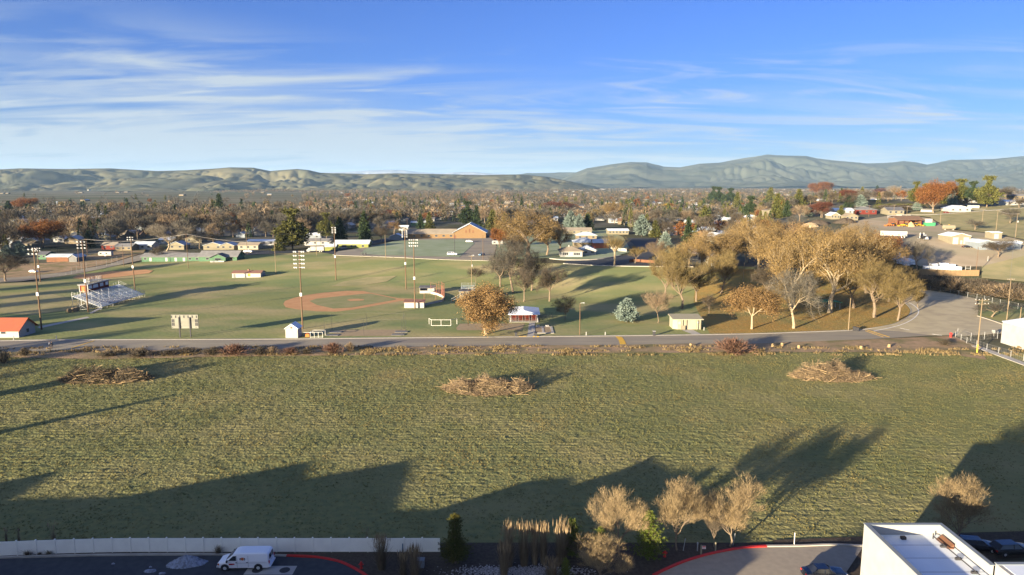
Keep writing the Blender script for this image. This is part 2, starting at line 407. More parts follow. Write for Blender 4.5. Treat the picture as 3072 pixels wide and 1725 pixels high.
road = W([(-200, 1033), (-60, 1026)] + [(a, b + .4) for a, b in K_N] + [(2601, 989), (2700, 995), (2793, 1007), (2665, 1015), (2569, 1019.5), (2250, 1032), (2059, 1031.5), (1873, 1035), (1500, 1037.5), (1060, 1043), (750, 1048.5), (480, 1052), (217, 1050), (-60, 1060), (-260, 1075)])
sheet('road', road, M['asphalt'], .09, 6)
loop_out = [(2601, 989)] + K_LOOP[2:] + [(2722, 893), (2745, 872), (2762, 868), (2850, 880), (2930, 897), (2935, 930), (2933, 949), (3010, 975), (3008, 1001), (2900, 1009), (2857, 1007), (2793, 1007), (2700, 995)]
sheet('parking_lot', W(loop_out), M['lot'], .10, 5)
sheet('island_lawn', W([(2936, 905), (2936, 930), (2934, 949), (3011, 974), (3130, 1000), (3130, 935), (3010, 912), (2945, 899)]), M['lawn'], .06, 4)
# church drive, its lawn, side streets, yard
sheet('church_drive', W([(1002, 762), (1015, 754), (1060, 748), (1120, 738), (1180, 727), (1225, 717), (1478, 713), (1490, 740), (1478, 782), (1300, 777.5), (1150, 770.5), (1010, 765.5)]), M['asphalt'], .12, 5)
sheet('church_lawn', W([(1080, 762), (1100, 745), (1184, 723.5), (1390, 718.5), (1424, 730), (1400, 752), (1378, 772), (1250, 769), (1140, 766)]), M['lawn_frost'], .2, 5)
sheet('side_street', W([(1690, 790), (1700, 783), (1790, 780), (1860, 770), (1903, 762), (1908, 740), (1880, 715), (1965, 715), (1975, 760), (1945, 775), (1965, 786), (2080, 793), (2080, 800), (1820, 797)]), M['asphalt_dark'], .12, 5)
sheet('house_lawns', W([(1484, 779), (1640, 775), (1690, 778), (1790, 776), (1858, 765), (1895, 755), (1870, 712), (1820, 690), (1640, 692), (1560, 715), (1492, 730)]), M['lawn_frost'], .06, 6)
sheet('side_lawn', W([(1648, 775), (1650, 765), (1800, 762), (1860, 766), (1790, 777), (1700, 779)]), M['lawn_frost'], .1, 5)
sheet('gravel_yard', W([(2500, 700), (2560, 665), (2680, 645), (2790, 655), (2850, 690), (2960, 700), (3100, 735), (3100, 800), (2940, 800), (2760, 800), (2660, 750), (2560, 740)]), M['yard'], .15, 8)
sheet('hillside_grass', W([(2700, 642), (2770, 632), (3110, 610), (3110, 733), (2960, 698), (2850, 686), (2790, 652)]), M['hillgrass'], .15, 10)
sheet('pasture', W([(2945, 800), (3110, 760), (3110, 850), (2945, 835)]), M['hillgrass'], .25, 8)
sheet('left_lot', W([(-150, 820), (0, 790), (140, 790), (235, 780), (250, 765), (440, 745), (430, 760), (330, 790), (200, 815), (60, 832), (-150, 842)]), M['dry'], .1, 8)
sheet('left_street', W([(-150, 842), (60, 832), (200, 816), (330, 792), (430, 762), (500, 752), (640, 765), (700, 770), (600, 778), (440, 778), (360, 795), (220, 824), (60, 845), (-150, 856)]), M['asphalt'], .14, 6)
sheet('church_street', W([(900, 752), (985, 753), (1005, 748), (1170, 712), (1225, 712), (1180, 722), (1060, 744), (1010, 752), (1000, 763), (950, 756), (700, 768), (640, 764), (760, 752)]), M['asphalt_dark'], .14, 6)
# ball field
sheet('infield_dirt', W([(850, 912), (855, 903), (880, 894), (920, 885), (970, 878), (1040, 872.5), (1090, 873), (1110, 878), (1196, 895), (1250, 897), (1262, 903), (1235, 905), (1203, 903), (1060, 929), (1010, 935), (950, 934), (890, 928), (857, 922)]), M['dirt'], .03, 4)
sheet('infield_grass', W([(928, 903), (950, 896), (1085, 882), (1112, 881), (1188, 896.5), (1186, 899.5), (1055, 923), (1000, 926), (950, 915)]), M['lawn_in'], .05, 4)
sheet('pitchers_mound', W([(1040, 900), (1050, 897.5), (1075, 896.5), (1092, 898), (1092, 901), (1075, 903), (1050, 903.5)]), M['dirt'], .07, 2)
sheet('softball_dirt', W([(217, 835), (235, 824), (330, 815), (435, 809), (460, 812), (447, 820), (357, 831), (270, 839)]), M['dirt'], .12, 4)
sheet('sand_strip', W([(1368, 984), (1380, 971), (1575, 970), (1565, 991), (1372, 991)]), M['pitdirt'], .03, 4)
sheet('long_jump_runway', W([(985, 1009), (1020, 990), (1218, 989), (1205, 1007)]), M['pitdirt'], .03, 4)
# paths and kerbs
sheet('footpath', W([(112, 982), (118, 979), (262, 950), (270, 953), (120, 985)]), M['conc'], .04, 4)
sheet('footpath', W([(1582, 1009), (1588, 964), (1606, 964), (1600, 1000), (1604, 1008)]), M['conc'], .05, 4)
sheet('footpath', W([(2045, 991), (2075, 988), (2110, 1006), (2085, 1006)]), M['conc'], .05, 4)
kl = smooth_line([tuple(p) for p in W(K_N)], 4)
struct(strip(kl, .9, -.1, .16).build('kerb', M['kerb']))
struct(strip(smooth_line([tuple(p) for p in W(K_LOOP)], 6), .35, -.1, .16).build('kerb', M['kerb']))
struct(strip(smooth_line([tuple(p) for p in W([(2622, 994), (2700, 976), (2742, 955), (2756, 935), (2746, 920), (2728, 909)])], 8), .35, .1, .115).build('white_edge_line', M['whitepaint']))
struct(strip(smooth_line([tuple(p) for p in W([(2933, 949), (2965, 959), (3012, 975)])], 4), .5, -.1, .3).build('kerb', M['kerb']))
struct(strip(smooth_line([tuple(p) for p in W([(1003, 762), (1012, 766), (1150, 771), (1300, 778), (1480, 783)])], 6), .45, -.1, .17).build('kerb', M['kerb']))
struct(strip(smooth_line([tuple(p) for p in W([(1690, 791), (1820, 798), (2080, 801)])], 4), .5, -.1, .3).build('kerb', M['kerb']))
struct(strip(smooth_line([tuple(p) for p in W([(1650, 776), (1700, 780), (1790, 778), (1862, 767)])], 4), .9, -.1, .3).build('kerb', M['kerb']))
struct(strip(smooth_line([tuple(p) for p in W([(2690, 645), (2780, 645), (2860, 640), (3100, 622)])], 4), 1.5, -.1, .35).build('footpath', M['conc']))
sheet('road_marking', W([(1846, 1009.5), (1866, 1012), (1872, 1020), (1879, 1034), (1860, 1034.5), (1856, 1022)]), M['yellowpaint'], .13, 3)
for a, b, w in (((2603, 991), (2668, 1012), .45), ((2596, 993), (2650, 1012), .25), ((283, 1023), (215, 1045), .5)):
    struct(strip([tuple(p) for p in W([a, b])], w, .1, .125).build('road_marking', M['yellowpaint']))
for a, b in (((2700, 985), (2728, 991)), ((2797, 1003), (2825, 1007))):
    struct(strip([tuple(p) for p in W([a, b])], .3, .1, .118).build('road_marking', M['whitepaint']))
for x0, x1 in ((1557, 1579), (1599, 1604), (1610, 1617)):
    a, b = at(x0, 1010.5), at(x1, 1010.5)
    struct(strip([(a.x, a.y), (b.x, b.y)], .95, -.05, .175).build('yellow_kerb_paint', M['yellowpaint']))
# canal at right
struct(strip([tuple(p) for p in W([(2925, 1038), (2990, 1062), (3120, 1110)])], 2.2, .0, .12).build('concrete_ditch', M['conc']))
# foreground ground
FY = 81.6                                        # line of the cream fence
gridsheet('mulch_bed', -120, 60, 60, 84.4, 1.2, M['mulch'], .05, .10, .8)
def P0(px, py): p = at(px, py); return (p.x, p.y)
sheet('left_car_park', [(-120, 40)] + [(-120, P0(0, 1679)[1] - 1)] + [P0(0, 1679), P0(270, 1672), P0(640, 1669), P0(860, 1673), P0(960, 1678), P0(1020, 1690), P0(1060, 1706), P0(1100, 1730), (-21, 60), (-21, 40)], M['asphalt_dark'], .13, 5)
lk = smooth_line([P0(-200, 1685), P0(0, 1676), P0(270, 1669), P0(640, 1666.5), P0(860, 1671)], 4)
struct(strip(lk, .32, .0, .27).build('kerb', M['kerb']))
rk = smooth_line([P0(860, 1671), P0(940, 1674), P0(1010, 1686), P0(1050, 1702), P0(1095, 1728), P0(1130, 1760)], 6)
struct(strip(rk, .32, .0, .27).build('red_kerb', M['redpaint']))
gk = [P0(1960, 1730), P0(2000, 1710), P0(2055, 1687), P0(2130, 1665), P0(2220, 1648), P0(2300, 1642)]
struct(strip(smooth_line(gk, 6), .34, .0, .27).build('red_kerb', M['redpaint']))
wk = [P0(2300, 1642), P0(2400, 1641), P0(2490, 1638), P0(2590, 1641)]
struct(strip(smooth_line(wk, 4), .34, .0, .27).build('kerb', M['kerb']))
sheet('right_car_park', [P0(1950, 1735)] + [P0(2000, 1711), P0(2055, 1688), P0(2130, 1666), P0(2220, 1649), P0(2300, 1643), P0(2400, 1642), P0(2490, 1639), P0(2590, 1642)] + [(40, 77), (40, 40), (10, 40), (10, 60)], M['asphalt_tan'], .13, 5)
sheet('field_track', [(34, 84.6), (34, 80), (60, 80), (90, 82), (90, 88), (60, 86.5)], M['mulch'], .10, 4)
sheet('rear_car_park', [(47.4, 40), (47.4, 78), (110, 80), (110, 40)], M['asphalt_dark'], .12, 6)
pad = at(812, 1714)
o = struct(MB().box(-2.9, 2.9, -.95, .95, 0, .02).build('utility_pad', M['conc'], loc=(pad.x, pad.y, .135), bevel=.01))
for sx in (-1.6, 1.7):
    struct(MB().lathe([(.62, 0), (.62, .015)], 20).build('manhole_cover', M['dark'], loc=(pad.x + sx, pad.y, .16)))
# ------------------------------------------------------------------ hills
def hills(name, sil, ybase, yridge, seed, rough, m, back=1.4, n=900, rows=150, relief=1.0):
    xs = [p[0] for p in sil]; us = np.linspace(xs[0], xs[-1], n)
    rid = np.interp(us, xs, [p[1] for p in sil]); V = []
    du = (us - 1536) / FPX
    for r in range(rows):
        t = r / (rows - 1) * back
        y = ybase + (yridge - ybase) * t
        fade = (sm(t) * .75 + t * .25) if t <= 1 else max(0, 1 - (t - 1) / (back - 1) * 1.1)
        v = (rid - 862.5) / FPX; zr = yridge / (CP - SP * v); H = CAMH - (SP + CP * v) * zr
        X = du * zr * (y / yridge); Y = np.full(n, y)
        wx = X + (fbm(X / rough / 2, Y / rough / 2, 3, seed + 30) - .5) * rough * 1.3
        wy = Y + (fbm(X / rough / 2 + 9, Y / rough / 2, 3, seed + 31) - .5) * rough * 1.3
        b1 = np.abs(2 * vnoise(wx / rough, wy / rough, seed) - 1) ** .8; b2 = np.abs(2 * vnoise(wx / rough * 2.3 + 5, wy / rough * 2.3, seed + 2) - 1); b3 = np.abs(2 * vnoise(wx / rough * 5.1 + 5, wy / rough * 5.1, seed + 3) - 1)
        rel = (b1 * .48 + b2 * .27 + b3 * .15 + np.abs(2 * vnoise(wx / rough * 11, wy / rough * 11, seed + 4) - 1) * .10) - .42
        env = math.sin(min(t, 1) * math.pi * .92 + .12) ** .5 if t <= 1 else .3
        Z = H * fade + rel * H * 1.15 * relief * env
        if t < 1:
            cap = (H - CAMH) * y / yridge * (.985 - .05 * (1 - t)) + CAMH; Z = np.where(Z > cap - H * .06, cap - H * .06 * np.exp(-(Z - cap + H * .06) / (H * .06 + 1e-6)), Z)
        Z = np.maximum(Z, -3)
        if abs(t - 1) < back / (rows - 1) / 2: Z = H
        V.append(np.stack([X, Y, Z], 1))
    V = np.concatenate(V); I = np.arange((rows - 1) * n).reshape(-1, n)[:, :-1].ravel()
    o = bulk(name, V, np.stack([I, I + 1, I + n + 1, I + n], 1), m)
    o.data.polygons.foreach_set('use_smooth', [True] * len(o.data.polygons)); return struct(o)
mh1 = mat('dry_hills', (.165, .15, .088), 1, (.105, .11, .072), .0016, c3=(.075, .085, .06), s3=.0045, bump=5, bscale=.004, spec=0)
mh2 = mat('mountain_grass', (.115, .12, .085), 1, (.08, .09, .066), .0009, c3=(.06, .07, .052), s3=.003, bump=12, bscale=.0015, spec=0)
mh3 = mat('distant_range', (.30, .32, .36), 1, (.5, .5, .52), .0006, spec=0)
hills('hills', [(-500, 512), (-200, 506), (0, 508), (60, 505), (200, 507), (330, 505), (470, 513), (550, 511), (640, 506), (690, 502), (760, 503), (810, 513), (860, 509), (890, 507), (925, 510), (960, 518), (1080, 523), (1180, 520), (1300, 522), (1450, 525), (1560, 523), (1640, 530), (1720, 546), (1790, 560)], 4300, 7600, 3, 800, mh1, relief=.85)
hills('hills', [(1380, 560), (1500, 528), (1540, 525), (1580, 520), (1640, 519), (1720, 517), (1800, 520), (1900, 530)], 11000, 15000, 5, 1300, mh2, relief=.6)
hills('mountains', [(1600, 560), (1660, 545), (1700, 528), (1760, 505), (1840, 492), (1890, 486), (1940, 487), (1990, 500), (2040, 502), (2100, 491), (2160, 488), (2200, 480), (2240, 473), (2310, 465), (2370, 467), (2420, 468), (2450, 475), (2500, 481), (2600, 490), (2650, 489), (2680, 487), (2710, 483), (2750, 487), (2780, 494), (2820, 487), (2860, 480), (2980, 477), (3072, 468), (3300, 462), (3600, 470)], 8200, 13000, 11, 1500, mh2, relief=.55)
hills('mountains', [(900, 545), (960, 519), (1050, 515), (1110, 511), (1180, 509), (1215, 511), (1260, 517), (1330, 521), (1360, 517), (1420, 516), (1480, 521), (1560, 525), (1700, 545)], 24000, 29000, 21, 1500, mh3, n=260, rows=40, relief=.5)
# ------------------------------------------------------------------ vegetation builders (nominal height 10 m)
rng = np.random.default_rng(11)
def rot_toward(d, ang, phi):
    u = d.orthogonal().normalized(); w = d.cross(u)
    return (d * math.cos(ang) + (u * math.cos(phi) + w * math.sin(phi)) * math.sin(ang)).normalized()
def grow(rnd, mb, tips, p, d, L, r, lev, maxlev, kids, ang, up, lean=.15, k=5, r1f=.62, curve=.18):
    nseg = 3 if lev < 2 else 2
    for i in range(nseg):
        d2 = (d + Vector((rnd.gauss(0, curve), rnd.gauss(0, curve), rnd.gauss(0, curve * .6) + up * .25))).normalized()
        q = p + d2 * L / nseg; rr = r * (1 - (1 - r1f) * (i + 1) / nseg); r0 = r * (1 - (1 - r1f) * i / nseg)
        mb.append((p.copy(), q.copy(), r0, rr, max(3, k - lev)))
        if lev >= 2: tips.append((q.copy(), d2.copy(), lev))
        if lev >= 1 and lev < maxlev and i < nseg - 1 and rnd.random() < .8:
            dd = rot_toward(d2, ang * rnd.uniform(.8, 1.3), rnd.uniform(0, 6.28))
            grow(rnd, mb, tips, q, dd, L * rnd.uniform(.5, .7), rr * .55, lev + 1, maxlev, kids, ang, up, lean, k, r1f, curve)
        p, d = q, d2
    if lev < maxlev:
        ph = rnd.uniform(0, 6.28)
        for j in range(kids[min(lev, len(kids) - 1)]):
            a = ang * rnd.uniform(.65, 1.2); ph += 2.4
            dd = rot_toward(d, a, ph + rnd.uniform(-.3, .3))
            grow(rnd, mb, tips, p, dd, L * rnd.uniform(.62, .85), r * r1f * .72, lev + 1, maxlev, kids, ang, up, lean, k, r1f, curve)
def twig_arrays(rnd, tips, per, ln, w, up=.3, spread=.8):
    n = len(tips) * per; g = np.random.default_rng(rnd.randrange(10 ** 6))
    P = np.repeat(np.array([t[0][:] for t in tips]), per, 0); D = np.repeat(np.array([t[1][:] for t in tips]), per, 0)
    D = D + g.normal(0, spread, (n, 3)); D[:, 2] += up; D /= np.linalg.norm(D, axis=1)[:, None]
    P = P + g.normal(0, ln * .22, (n, 3)); S = np.cross(D, g.normal(0, 1, (n, 3))); S /= np.linalg.norm(S, axis=1)[:, None] + 1e-9
    l = ln * g.uniform(.5, 1.3, (n, 1)); ww = w * g.uniform(.6, 1.3, (n, 1))
    V = np.stack([P - S * ww / 2, P + S * ww / 2, P + D * l], 1).reshape(-1, 3)
    return V, np.arange(n * 3).reshape(-1, 3)
def leaf_arrays(rnd, tips, per, size, spread):
    n = len(tips) * per; g = np.random.default_rng(rnd.randrange(10 ** 6))
    P = np.repeat(np.array([t[0][:] for t in tips]), per, 0) + g.normal(0, spread, (n, 3))
    A = g.normal(0, 1, (n, 3)); A /= np.linalg.norm(A, axis=1)[:, None]; B = np.cross(A, g.normal(0, 1, (n, 3))); B /= np.linalg.norm(B, axis=1)[:, None] + 1e-9
    s = size * g.uniform(.5, 1.3, (n, 1)); A = A * s * .75; B = B * s * .5
    V = np.stack([P - A, P + B, P + A], 1).reshape(-1, 3)
    return V, np.arange(n * 3).reshape(-1, 3)
def clean(V, top):
    V[:, 2] = np.clip(V[:, 2], .15, None); return V
PROTO = {}
def proto_tree(key):
    """returns (trunk mesh, crown mesh) for a nominal tree 10 m tall; key = (style, foliage, bark, seed)"""
    if key in PROTO: return PROTO[key]
    style, fol, bark, seed = key; rnd = random.Random(seed * 77 + len(style)); mb = MB(); tips = []
    if style in ('vase', 'round', 'spread', 'sycamore', 'small', 'fine', 'oak', 'dense'):
        cfg = {'vase': (2.0, .25, 4, (5, 3, 3), .40, .55, 7, .8, .028), 'round': (2.2, .24, 4, (5, 3, 3), .62, .25, 7, .8, .028),
               'spread': (1.9, .26, 4, (4, 3, 3), .78, .18, 8, .8, .026), 'sycamore': (2.6, .33, 4, (4, 3, 3), .58, .3, 3, .8, .045),
               'small': (1.8, .13, 3, (6, 4, 3), .55, .35, 7, 1.1, .04), 'fine': (.85, .15, 5, (5, 4, 3, 3), .40, .42, 3, .62, .023),
               'oak': (2.3, .24, 4, (5, 3, 3), .75, .25, 1, .6, .05), 'dense': (.7, .25, 4, (5, 4, 3), .48, .45, 1, .6, .05)}[style]
        tl, r, ml, kids, ang, up, per, ln, w = cfg; segs = []
        grow(rnd, segs, tips, Vector((0, 0, -.3)), Vector((0, 0, 1)), tl, r, 0, ml, kids, ang, up, k=7)
        TP = np.array([t[0][:] for t in tips]); SA = np.array([q[0][:] for q in segs]); SB = np.array([q[1][:] for q in segs])
        c_ = TP.mean(0); rad = np.percentile(np.hypot(TP[:, 0] - c_[0], TP[:, 1] - c_[1]), 93); zt = np.percentile(TP[:, 2], 99.5) + ln * .6
        shape = {'fine': 1.0, 'round': .8, 'vase': .55, 'small': .7, 'dense': 1.0}.get(style, .5); sd = rnd.uniform(0, 99)
        for A_ in (TP, SA, SB):
            A_[:, :2] -= c_[None, :2] * np.clip(A_[:, 2:3], 0, None) / c_[2] * .8
            A_[:, :2] *= 3.9 / rad; A_[:, 2] *= 10 / zt
            z_ = np.clip(A_[:, 2] / 10, 0, 1); r_ = np.hypot(A_[:, 0], A_[:, 1]) + 1e-6; th = np.arctan2(A_[:, 1], A_[:, 0])
            nz_ = fbm(np.cos(th) * 1.6 + sd, np.sin(th) * 1.6 + z_ * 3.5, 3, seed)
            R_ = 4.3 * (np.sin(np.clip(z_ * .93 + .07, 0, 1) ** (1.0 if style == 'fine' else 1.25) * math.pi) ** .6 + .05) * (.55 + .85 * nz_)
            f_ = np.where(r_ > R_, (R_ + (r_ - R_) * (1 - shape * .65)) / r_, 1); A_[:, 0] *= f_; A_[:, 1] *= f_
        tips = [(Vector(p), t[1], t[2]) for p, t in zip(TP, tips)]
        for (q, A0, B0_) in zip(segs, SA, SB): mb.tube(A0, B0_, q[2], q[3], q[4], 0, caps=False)
        if style in ('oak', 'dense'):
            V, F = leaf_arrays(rnd, tips, 30 if style == 'oak' else 34, .20, .42); V2, F2 = twig_arrays(rnd, tips, 4, .6, .025); F = np.concatenate([F, F2 + len(V)]); V = np.concatenate([V, V2])
        elif style == 'sycamore':
            V, F = leaf_arrays(rnd, tips, 14, .155, .38); V2, F2 = twig_arrays(rnd, tips, 7, .55, .022)
            F = np.concatenate([F, F2 + len(V)]); V = np.concatenate([V, V2])
        elif style == 'fine': V, F = twig_arrays(rnd, tips, per, ln, w, .5, .5)
        else: V, F = twig_arrays(rnd, tips, per * 2, ln, w, up)
        print(key, len(tips), len(V) // 3)
        a = mb.mesh('trunk', M[bark]); b = bulk('crown', clean(V, 10), F, M[fol], link=False)
    elif style in ('fir', 'pine', 'spruce', 'juniper', 'bushpine'):
        mb.tube((0, 0, -.3), (0, 0, 9.6), .22, .03, 6)
        A = []; g = random.Random(seed)
        fine_ = style in ('bushpine', 'juniper'); nb = {'fir': 190, 'spruce': 260, 'pine': 170, 'juniper': 420, 'bushpine': 210}[style]
        for i in range(nb):
            t = (i + .5) / nb; z = 10 * (.06 + .92 * t) if style != 'pine' else 10 * (.12 + .86 * t)
            prof = {'fir': (1 - t) ** .8 + .04, 'spruce': min(1, 1.35 * (1 - t) ** .62) * (.6 + .4 * min(1, t * 5)), 'pine': (math.sin(min(1, t * 1.25 + .15) * math.pi) ** .6 if t < .9 else .4) , 'juniper': (1 - t) ** .7 * (.7 + .3 * math.sin(t * 9)) + .1, 'bushpine': (1 - t) ** .75 * (.8 + .2 * math.sin(t * 30)) + .08}[style]
            rr = 3.6 * prof * g.uniform(.65, 1.12); ph = i * 2.39996 + g.uniform(-.4, .4)
            d = Vector((math.cos(ph), math.sin(ph), 0)); slope = {'fir': -.28, 'spruce': -.05, 'pine': .12, 'juniper': .35, 'bushpine': .45}[style]
            if style == 'pine': mb.tube((0, 0, z - .3), d * rr * .8 + Vector((0, 0, z)), .05, .02, 3, caps=False)
            if style == 'bushpine': mb.tube((0, 0, z - .2), d * rr * .9 + Vector((0, 0, z + rr * .4)), .035, .012, 3, caps=False)
            m = max(3, int(rr * 3.4)) if style != 'pine' else int(rr * 8 + 4)
            for j in range(m):
                s = (j + .6) / m if style != 'pine' else .45 + .6 * g.random()
                c = d * rr * s + Vector((g.gauss(0, .12 + .12 * s), g.gauss(0, .12 + .12 * s), z + rr * s * slope + g.gauss(0, .1)))
                if style == 'pine': c += Vector((g.gauss(0, .35), g.gauss(0, .35), g.gauss(0, .22)))
                w = .13 if fine_ else .34 if style != 'pine' else .30
                for q in range(9 if style == 'bushpine' else 6 if fine_ else 3):
                    e = (d * g.uniform(.3, 1) + Vector((g.gauss(0, .5), g.gauss(0, .5), g.gauss(.1 if style in ('pine', 'juniper', 'spruce') else -.1, .45)))).normalized() * g.uniform(.5, 1.0) * (.45 if fine_ else .85 if style != 'pine' else .6)
                    sd = e.cross(Vector((g.gauss(0, 1), g.gauss(0, 1), g.gauss(0, 1)))).normalized() * w * .5
                    A += [tuple(c - sd), tuple(c + sd), tuple(c + e)]
        V = np.array(A); a = mb.mesh('trunk', M[bark]); b = bulk('crown', clean(V, 10), np.arange(len(V)).reshape(-1, 3), M[fol], link=False)
    elif style == 'shrub':                      # many stems from the ground, 10 m nominal scaled down
        g = np.random.default_rng(seed); n = 1500
        ph = g.uniform(0, 6.283, n); el = np.abs(g.normal(0, .55, n)); D = np.stack([np.sin(el) * np.cos(ph), np.sin(el) * np.sin(ph), np.cos(el)], 1)
        P = D * g.uniform(.5, 7.5, (n, 1)) * (1, 1, 1); P[:, 2] *= .95
        D2 = D + g.normal(0, .35, (n, 3)); D2[:, 2] += .15; D2 /= np.linalg.norm(D2, axis=1)[:, None]
        S = np.cross(D2, g.normal(0, 1, (n, 3))); S /= np.linalg.norm(S, axis=1)[:, None]
        V = np.stack([P - S * .13, P + S * .13, P + D2 * g.uniform(1.5, 3.2, (n, 1))], 1).reshape(-1, 3); V[:, 2] = np.clip(V[:, 2], 0, 10)
        for i in range(26):
            p = rnd.uniform(0, 6.28); e = rnd.uniform(0, .8); mb.tube((0, 0, 0), (math.sin(e) * math.cos(p) * 6, math.sin(e) * math.sin(p) * 6, math.cos(e) * 7), .12, .03, 3, caps=False)
        a = mb.mesh('stems', M[bark]); b = bulk('crown', V, np.arange(len(V)).reshape(-1, 3), M[fol], link=False)
    elif style == 'pollard':
        mb.tube((0, 0, -.2), (0, 0, 4.2), .24, .19, 7)
        for i in range(9):
            ph = i * 2.4; q = Vector((math.cos(ph) * 1.5, math.sin(ph) * 1.5, 6.0 + rnd.uniform(-.3, .6))); mb.tube((0, 0, 3.9), q, .17, .12, 5); tips += [(q, (q - Vector((0, 0, 3.5))).normalized(), 2)] * 3
        V, F = twig_arrays(rnd, tips, 34, 3.0, .045, .3, .38); k = 10 / V[:, 2].max(); V *= (1.15, 1.15, k)
        mb.v = [(x * 1.15, y * 1.15, z * k) for x, y, z in mb.v]; a = mb.mesh('trunk', M[bark]); b = bulk('crown', clean(V, 10), F, M[fol], link=False)
    elif style in ('farbare', 'farleaf', 'farfir'):
        g = np.random.default_rng(seed)
        if style == 'farfir':
            n = 420; t = g.uniform(0, 1, n) ** 1.25; ph = g.uniform(0, 6.283, n); r = 3.3 * (1 - t) ** .75 * g.uniform(.55, 1.05, n) + .1
            P = np.stack([r * np.cos(ph), r * np.sin(ph), .7 + t * 8.9], 1); D = np.stack([np.cos(ph), np.sin(ph), g.normal(-.1, .4, n)], 1) + g.normal(0, .3, (n, 3)); ln, w = .95, .75
        else:
            n = 1500 if style == 'farbare' else 1100
            cl = g.normal(0, 1, (34, 3)); cl /= np.linalg.norm(cl, axis=1)[:, None]; cl *= g.uniform(.35, 1, (34, 1)) ** .6
            Q = cl[g.integers(0, 34, n)] + g.normal(0, .17, (n, 3)); Q[:, 2] *= .95
            P = Q * (3.7, 3.7, 3.7) + (0, 0, 6.0); D = P - np.array([0, 0, 2.5]); D /= np.linalg.norm(D, axis=1)[:, None]; D += g.normal(0, .35 if style == 'farbare' else 1.2, (n, 3)); ln, w = (1.35, .12) if style == 'farbare' else (.55, .5)
        D /= np.linalg.norm(D, axis=1)[:, None]; S = np.cross(D, g.normal(0, 1, (n, 3))); S /= np.linalg.norm(S, axis=1)[:, None]
        V = np.stack([P - S * w / 2, P + S * w / 2, P + D * ln * g.uniform(.6, 1.3, (n, 1))], 1).reshape(-1, 3)
        mb.tube((0, 0, -.5), (0, 0, 4.5), .26, .16, 5, caps=False)
        if style != 'farfir':
            for i in range(7):
                ph = i * 2.4 + seed; mb.tube((0, 0, 2.6 + .25 * i), (math.cos(ph) * 2.4, math.sin(ph) * 2.4, 6.5 + rnd.uniform(-1, 1.5)), .12, .04, 3, caps=False)
        mb.v = [tuple(p) for p in mb.v]; nv = len(V)
        # one mesh with trunk and crown
        k = len(mb.v); T = np.array(mb.v); TF = []
        for f in mb.f: TF += [(f[0], f[1], f[2]), (f[0], f[2], f[3])] if len(f) == 4 else [f]
        Vall = np.concatenate([clean(V, 10), T]); Fall = np.concatenate([np.arange(nv).reshape(-1, 3), np.array(TF) + nv])
        a = None; b = bulk('tree', Vall, Fall, [M[fol], M[bark]], mi=[0] * (nv // 3) + [1] * len(TF), link=False)
    PROTO[key] = (a, b); return PROTO[key]
def tree_at(p, h, w, key, name, label, cat='tree', group=None, rz=None):
    a, b = proto_tree(key); rz = random.uniform(0, 6.28) if rz is None else rz
    if a is None:
        o = bpy.data.objects.new(name, b); COL.objects.link(o); tag(o, label, cat, group)
    else:
        o = thing(name, label, cat, group=group)
        for me, nm in ((a, 'stems' if key[0] == 'shrub' else 'trunk'), (b, 'crown')):
            c = bpy.data.objects.new(nm, me); COL.objects.link(c); c.parent = o
    o.location = p; o.rotation_euler = (0, 0, rz); o.scale = (w / 8.4, w / 8.4, h / 10.0); return o
KINDS = {  # style, foliage, bark, name
 'bare': ('round', 'tw_brown', 'bark', 'bare_tree'), 'baregrey': ('spread', 'tw_grey', 'bark', 'bare_tree'), 'baretan': ('round', 'tw_tan', 'bark', 'bare_tree'),
 'vase': ('vase', 'tw_olive', 'bark', 'bare_tree'), 'pale': ('vase', 'tw_pale', 'barkpale', 'bare_tree'), 'gold': ('sycamore', 'tw_gold', 'bark', 'autumn_tree'),
 'syca': ('sycamore', 'tw_gold', 'barkpale', 'sycamore_tree'), 'oak': ('oak', 'tw_orange', 'barkpale', 'oak_tree'), 'rust': ('dense', 'tw_rust', 'bark', 'autumn_tree'),
 'maroon': ('dense', 'tw_maroon', 'bark', 'autumn_tree'), 'orange': ('sycamore', 'tw_orange', 'bark', 'autumn_tree'), 'small': ('small', 'tw_brown', 'bark', 'bare_tree'),
 'smalltan': ('small', 'tw_tan', 'bark', 'bare_tree'), 'dark': ('fir', 'nd_dark', 'barkdark', 'conifer_tree'), 'olive': ('fir', 'nd_olive', 'barkdark', 'conifer_tree'),
 'blue': ('spruce', 'nd_blue', 'barkdark', 'spruce_tree'), 'pine': ('pine', 'nd_dark', 'bark', 'pine_tree'), 'pineol': ('pine', 'nd_olive', 'bark', 'pine_tree'),
 'vaseg': ('spread', 'tw_grey', 'barkpale', 'bare_tree'), 'yellow': ('dense', 'tw_yellow', 'bark', 'willow_tree'), 'pollard': ('pollard', 'tw_olive', 'barkpale', 'pollarded_tree')}
def T(kind, x, yb, yt, w, label, v=0, cat='tree', off=None):
    p = at(x, yb)
    if off is not None: p = gp(p.x, p.y)
    s, f, b, nm = KINDS[kind]; h = max(2.0, top_h(p, yt)); tree_at(p, h, w * mpp(p) * 1.06, (s, f, b, v), nm, label, cat); return p
